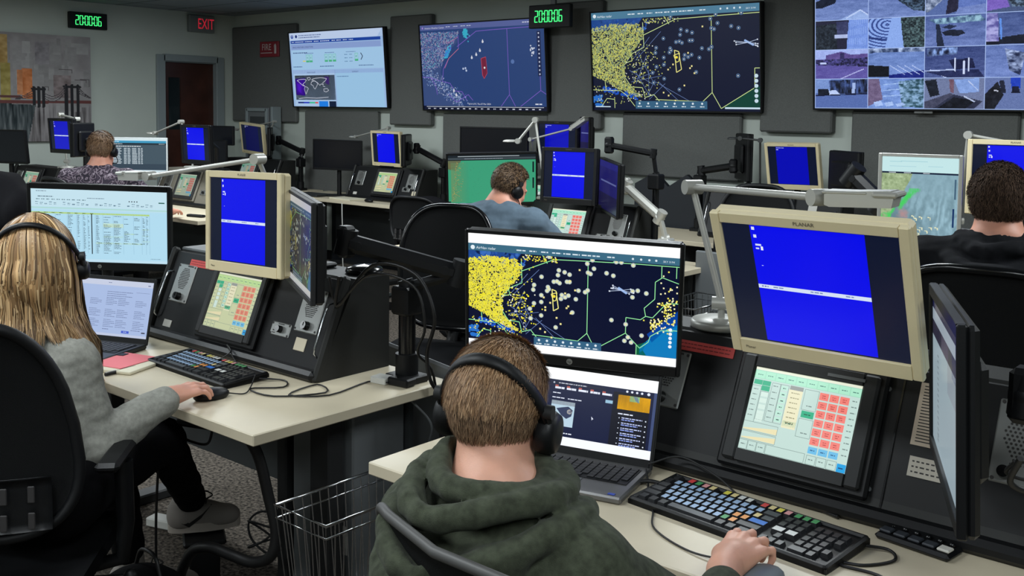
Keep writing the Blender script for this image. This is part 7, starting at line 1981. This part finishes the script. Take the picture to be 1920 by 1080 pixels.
# long hair: locks fall from a parting over the skull and hang
def long_hair(Mh, I, n, bottom, cols, seed, parent, w0=.0024):
    R = np.random.RandomState(seed); V = []; F = []; Cc = []
    rr = np.array((.084, .104, .101)); cen = np.array((0, -.014, .033)); A = np.array(Mh); 
    for q in range(n):
        az = R.uniform(-math.pi, math.pi)
        # start near the parting line on top, direction az (0 = face)
        if abs(az) < .62: continue
        py = R.uniform(-.06, .06)
        d0 = np.array((0.12 * math.sin(az), py / .104 * .8, 1.0)); 
        col = np.array(cols[R.randint(len(cols))]) * R.uniform(.82, 1.14)
        lk = math.floor(az * 7 + R.randn() * .25); lump = math.sin(lk * 2.4 + seed) * .6 + .3 * math.sin(lk * 5.1)
        col = np.clip(col * (1 + .07 * lump), 0, 255)
        segs = 20; base = len(V); L_end = bottom + R.uniform(-.03, .045) + (.03 * lump) + (0 if .5 < az < 1.75 else .155 if (az < 0 or az > 2.5) else .155 * (az - 1.75) / .75)
        wdt = w0 * R.uniform(.6, 1.4); extra = .002 + .010 * R.rand() + .006 * (lump + .6)
        pts = []; hd = np.array((math.sin(az), math.cos(az)))
        for j in range(segs + 1):
            t = j / segs
            th = t * 2.2
            if th < 1.62:
                ang = th; dirv = np.array((math.sin(ang) * hd[0], math.sin(ang) * hd[1] + (py * 6) * math.cos(ang) * .9, math.cos(ang)))
                dirv /= np.linalg.norm(dirv); p = cen + (rr + extra) * dirv
                pw = A[:3, :3] @ p + A[:3, 3]; last = pw
            else:
                f2 = (th - 1.62) / .58
                z = last0[2] + (L_end - last0[2]) * f2
                cx = A[:3, :3] @ np.array((0, -.03, -.02)) + A[:3, 3]
                inw = (.02 - .34 * math.sin(min(1, f2 * 1.25) * math.pi) * .45 + .30 * max(0, f2 - .55)) * (1 + .25 * lump)
                pw = last0.copy(); pw[2] = z
                pw[:2] = last0[:2] + (cx[:2] - last0[:2]) * inw + np.array((math.sin(z * 34 + lk * 1.7), math.cos(z * 29 + lk * 2.3))) * .009 * f2
            if th < 1.62: last0 = last
            dz_ = min(1., max(0., (1.05 - pw[2]) / .10))
            if dz_ > 0:
                v_ = pw[:2] - np.array((-2.700, 1.215)); rr_ = np.linalg.norm(v_); rm = .095 + .062 * dz_ + extra * .8
                if rr_ < rm: pw = pw.copy(); pw[:2] = np.array((-2.700, 1.215)) + v_ / (rr_ + 1e-9) * rm
            pts.append(pw)
        pts = np.array(pts); cxy = (A[:3, :3] @ np.array((0, -.014, .03)) + A[:3, 3])
        for j in range(segs + 1):
            tg = pts[min(j + 1, segs)] - pts[max(j - 1, 0)]; tg /= np.linalg.norm(tg) + 1e-9
            out = pts[j] - cxy; out[2] *= .3; sdv = np.cross(tg, out); sdv /= np.linalg.norm(sdv) + 1e-9
            ww = wdt * (1 if j < segs - 3 else (segs - j + .3) / 3.3)
            V.append(pts[j] + sdv * ww); V.append(pts[j] - sdv * ww); Cc += [col, col]
        for j in range(segs): F.append((base + 2 * j, base + 2 * j + 1, base + 2 * j + 3, base + 2 * j + 2))
    V = np.array(V); Ii = np.array(I); V = V @ Ii[:3, :3].T + Ii[:3, 3]
    return hair_mesh('hair', V, F, Cc, parent, rough=.45)
hw_ = long_hair(Mh, I, 11500, .865, [(168, 134, 92), (132, 100, 66), (190, 156, 112), (104, 78, 50), (150, 116, 78), (206, 174, 130), (88, 66, 44), (140, 108, 72)], 4, body)
HB = SDF(); HB.add(local(ell((0, -.018, .036), (.082, .101, .098)), Mh), .02)
hb_c = Mh @ Vector((0, -.045, -.06)); HB.add(cap(Mh @ Vector((0, -.04, 0)), hb_c - Z_ * .05, .078, .066), .04)
def hbf(Pp, Mh=Mh, g=HB):
    Mi = np.array(Mh.inverted(), np.float32); q = Pp @ Mi[:3, :3].T + Mi[:3, 3]
    return np.maximum(g(Pp), q[:, 1] - .02 - .5 * np.maximum(q[:, 2] - .05, 0))
c0 = np.array(Mh.translation); hb = mesh_sdf('hair_base', hbf, c0 - .2, c0 + .2, .005, mat('hair_base_dark_blonde', (104, 78, 52), .7), hw_); hb.data.transform(I)
headset('slim black headset over the blonde hair of the woman', Mh, 40, False, mic=None, r=(.088, .156), cupx=.116, bandw=.009)

# ------------------------------------------------------------------ man in the blue-grey shirt
P = dict(head=(-3.32, 3.90, 1.215), hrot=(-14, 26, 6, .90), neck=(-3.335, 3.85, 1.145), chest=(-3.36, 3.80, .93), pelvis=(-3.40, 3.82, .62), trunk=20,
         rsh=(-3.155, 3.90, 1.045), rel=(-3.06, 4.12, .84), rwr=(-3.20, 4.36, .79), rfwd=(-.3, 1, 0), rup=(0, 0, 1), rside=(-1, 0, 0), rcurl=.4,
         lsh=(-3.53, 3.78, 1.05), lel=(-3.66, 3.98, .82), lwr=(-3.60, 4.26, .79), lfwd=(.1, 1, 0), lup=(0, 0, 1), lside=(1, 0, 0), lcurl=.4,
         rkn=(-3.3, 4.25, .56), lkn=(-3.55, 4.22, .56), ran=(-3.3, 4.3, .1), lan=(-3.55, 4.28, .1))
body, Mh, O, I, fwd, sd = person('man in a blue-grey shirt and headset bending his head to the right', P, skin_b, fabric('blue_grey_shirt', (92, 108, 122), var=.10, vscale=40),
    dict(res=.0065, tres=.008, th=.014, fold=.007, w=1.0, nw=.84, cuff=.02, topname='shirt', shoe=(40, 40, 42)))
V, F, C3 = strands(5200, I @ Mh, hairline(), comb_short, .026, .0034, [(104, 80, 56), (78, 58, 42), (136, 108, 78), (62, 46, 34)], rr=(.083, .103, .099), seed=12, lift=.75, seg=3, jitter=.7)
hm = hair_mesh('hair', V, F, C3, body)
def mk_cap(Mh, I, parent, col, nm, s=1.0):
    g = local(ell((0, -.018, .036), (.080 * s, .100 * s, .096 * s)), Mh)
    def cf(Pp):
        Mi = np.array(Mh.inverted(), np.float32); q = Pp @ Mi[:3, :3].T + Mi[:3, 3]
        return np.maximum(g(Pp), np.maximum(q[:, 1] - .03 - .6 * np.maximum(q[:, 2] - .06, 0), -(q[:, 2] + .035)))
    c0 = np.array(Mh.translation); o = mesh_sdf('hair_base', cf, c0 - .17, c0 + .17, .006, mat(nm, col, .7), parent); o.data.transform(I)
mk_cap(Mh, I, hm, (70, 54, 40), 'hair_base_brown2')
headset('black headset with a microphone worn by the man in the blue-grey shirt', Mh, 8, True, mic=1, r=(.088, .138), cupx=.094)

# ------------------------------------------------------------------ man in the black hoodie
P = dict(head=(-.900, 3.475, 1.325), hrot=(14, 4, 0, .95), neck=(-.89, 3.44, 1.225), chest=(-.885, 3.42, 1.02), pelvis=(-.88, 3.42, .70), trunk=12,
         rsh=(-.665, 3.50, 1.13), rel=(-.58, 3.72, .90), rwr=(-.72, 3.98, .80), rfwd=(-.3, 1, 0), rup=(0, 0, 1), rside=(-1, 0, 0), rcurl=.4,
         lsh=(-1.095, 3.40, 1.125), lel=(-1.17, 3.66, .90), lwr=(-1.05, 3.95, .80), lfwd=(.1, 1, 0), lup=(0, 0, 1), lside=(1, 0, 0), lcurl=.4,
         rkn=(-.75, 3.88, .60), lkn=(-1.02, 3.88, .60), ran=(-.75, 3.92, .12), lan=(-1.02, 3.92, .12))
nk = Vector(P['neck']); f_ = Vector((-math.sin(rad(12)), math.cos(rad(12)), 0)); s_ = Vector((f_.y, -f_.x, 0))
hk = ring2(nk, f_, s_, .100, lambda a: -.012 - .02 * max(0, -math.cos(a)), .026, .005, 1.2, wob=.004) + ring2(nk, f_, s_, .142, lambda a: -.05 - .05 * max(0, -math.cos(a)), .028, .006, 1.25, 50, 310, wob=.006, ph=1) + ring2(nk, f_, s_, .17, lambda a: -.085 - .07 * max(0, -math.cos(a)), .026, .008, 1.2, 70, 290, wob=.006, ph=2) + [(nk - f_ * .13 - Z_ * .14, nk - f_ * .11 - Z_ * .22, .07, .05, .05, 1)]
body, Mh, O, I, fwd, sd = person('man with short dark hair in a black hoodie at the right edge', P, skin_b, fabric('black_hoodie', (30, 31, 34), var=.15, vscale=40),
    dict(res=.0065, tres=.007, th=.026, extra=hk, fold=.008, w=1.12, nw=1.15, cuff=.02, shoe=(40, 40, 42)))
def thick(d): return hairline(nape=-.78)(d)
V, F, C3 = strands(13000, I @ Mh, thick, comb_short, .026, .0026, [(64, 50, 42), (48, 38, 32), (84, 66, 54), (100, 80, 66)], rr=(.088, .108, .104), seed=14, lift=.7, seg=3, jitter=.6)
hm = hair_mesh('hair', V, F, C3, body, rough=.85); mk_cap(Mh, I, hm, (34, 28, 25), 'hair_base_black', 1.03)

# ------------------------------------------------------------------ man in the patterned shirt
P = dict(head=(-6.89, 3.61, 1.285), hrot=(38, 8, 0), neck=(-6.88, 3.58, 1.17), chest=(-6.87, 3.55, .98), pelvis=(-6.87, 3.55, .62), trunk=40,
         rsh=(-6.72, 3.72, 1.08), rel=(-6.75, 3.95, .86), rwr=(-6.98, 4.20, .80), rfwd=(-.6, 1, 0), rup=(0, 0, 1), rside=(-1, -.5, 0), rcurl=.4,
         lsh=(-7.03, 3.44, 1.08), lel=(-7.2, 3.6, .86), lwr=(-7.25, 3.9, .78), lfwd=(-.4, 1, 0), lup=(0, 0, 1), lside=(1, 0, 0), lcurl=.4,
         rkn=(-7.0, 3.95, .58), lkn=(-7.2, 3.85, .58), ran=(-7.05, 4.0, .12), lan=(-7.25, 3.9, .12))
def paisley():
    m = bpy.data.materials.new('patterned_cloth'); m.use_nodes = True; nt = m.node_tree; b = nt.nodes['Principled BSDF']; b.inputs['Roughness'].default_value = .9
    tc = nt.nodes.new('ShaderNodeTexCoord'); n = nt.nodes.new('ShaderNodeTexNoise'); n.inputs['Scale'].default_value = 17; n.inputs['Detail'].default_value = 1.0; n.inputs['Distortion'].default_value = 2.2
    r = nt.nodes.new('ShaderNodeValToRGB'); e = r.color_ramp.elements; e[0].position = .40; e[0].color = lin((40, 34, 46)); e[1].position = .62; e[1].color = lin((52, 44, 58))
    for p_, c_ in ((.47, (78, 62, 78)), (.52, (168, 156, 166)), (.555, (92, 76, 90))):
        q = r.color_ramp.elements.new(p_); q.color = lin(c_)
    nt.links.new(tc.outputs['Object'], n.inputs['Vector']); nt.links.new(n.outputs['Fac'], r.inputs['Fac']); nt.links.new(r.outputs['Color'], b.inputs['Base Color']); return m
body, Mh, O, I, fwd, sd = person('man with a headset in a dark shirt with a pale leaf pattern', P, skin_b, paisley(),
    dict(res=.008, tres=.009, th=.014, fold=.006, w=1.05, cuff=.1, topname='shirt', shoe=(40, 40, 42)))
V, F, C3 = strands(3600, I @ Mh, hairline(), comb_short, .026, .0042, [(128, 98, 72), (106, 80, 58), (150, 120, 92)], rr=(.083, .103, .099), seed=16, lift=.6, seg=3, jitter=.5)
hm = hair_mesh('hair', V, F, C3, body); mk_cap(Mh, I, hm, (92, 70, 52), 'hair_base_lightbrown')
headset('black headset worn by the man in the patterned shirt', Mh, 24, True, mic=1, r=(.088, .138), cupx=.094)

# jacket over a chair
t = bpy.data.objects['jacket']
J = SDF(); J.add(ell((0, 0, .30), (.22, .16, .20)), .05).add(cap((-.12, .02, .42), (.13, -.02, .40), .09, .08), .05).add(cap((-.18, -.05, .35), (-.2, -.1, .1), .07, .05), .04).add(cap((.18, -.05, .33), (.22, -.08, .08), .07, .05), .04)
mesh_sdf('cloth', noisef(J, .03, 22, 4), (-.4, -.35, -.05), (.4, .35, .62), .012, fabric('jacket_black', (20, 20, 23), var=.1), t)

t = thing('jacket', 'black jacket hung over the empty chair at the left edge of the room', 'jacket', (-5.22, 2.22, .78))
J = SDF(); J.add(ell((0, 0, .28), (.20, .13, .20)), .05).add(cap((-.18, 0, .30), (.18, .02, .32), .09, .09), .05).add(cap((.2, 0, .3), (.24, .06, .02), .07, .06), .04).add(cap((-.2, 0, .3), (-.24, .04, .0), .07, .06), .04)
mesh_sdf('cloth', noisef(J, .03, 20, 6), (-.45, -.35, -.1), (.45, .35, .62), .012, fabric('jacket_black', (20, 20, 23), var=.1), t)
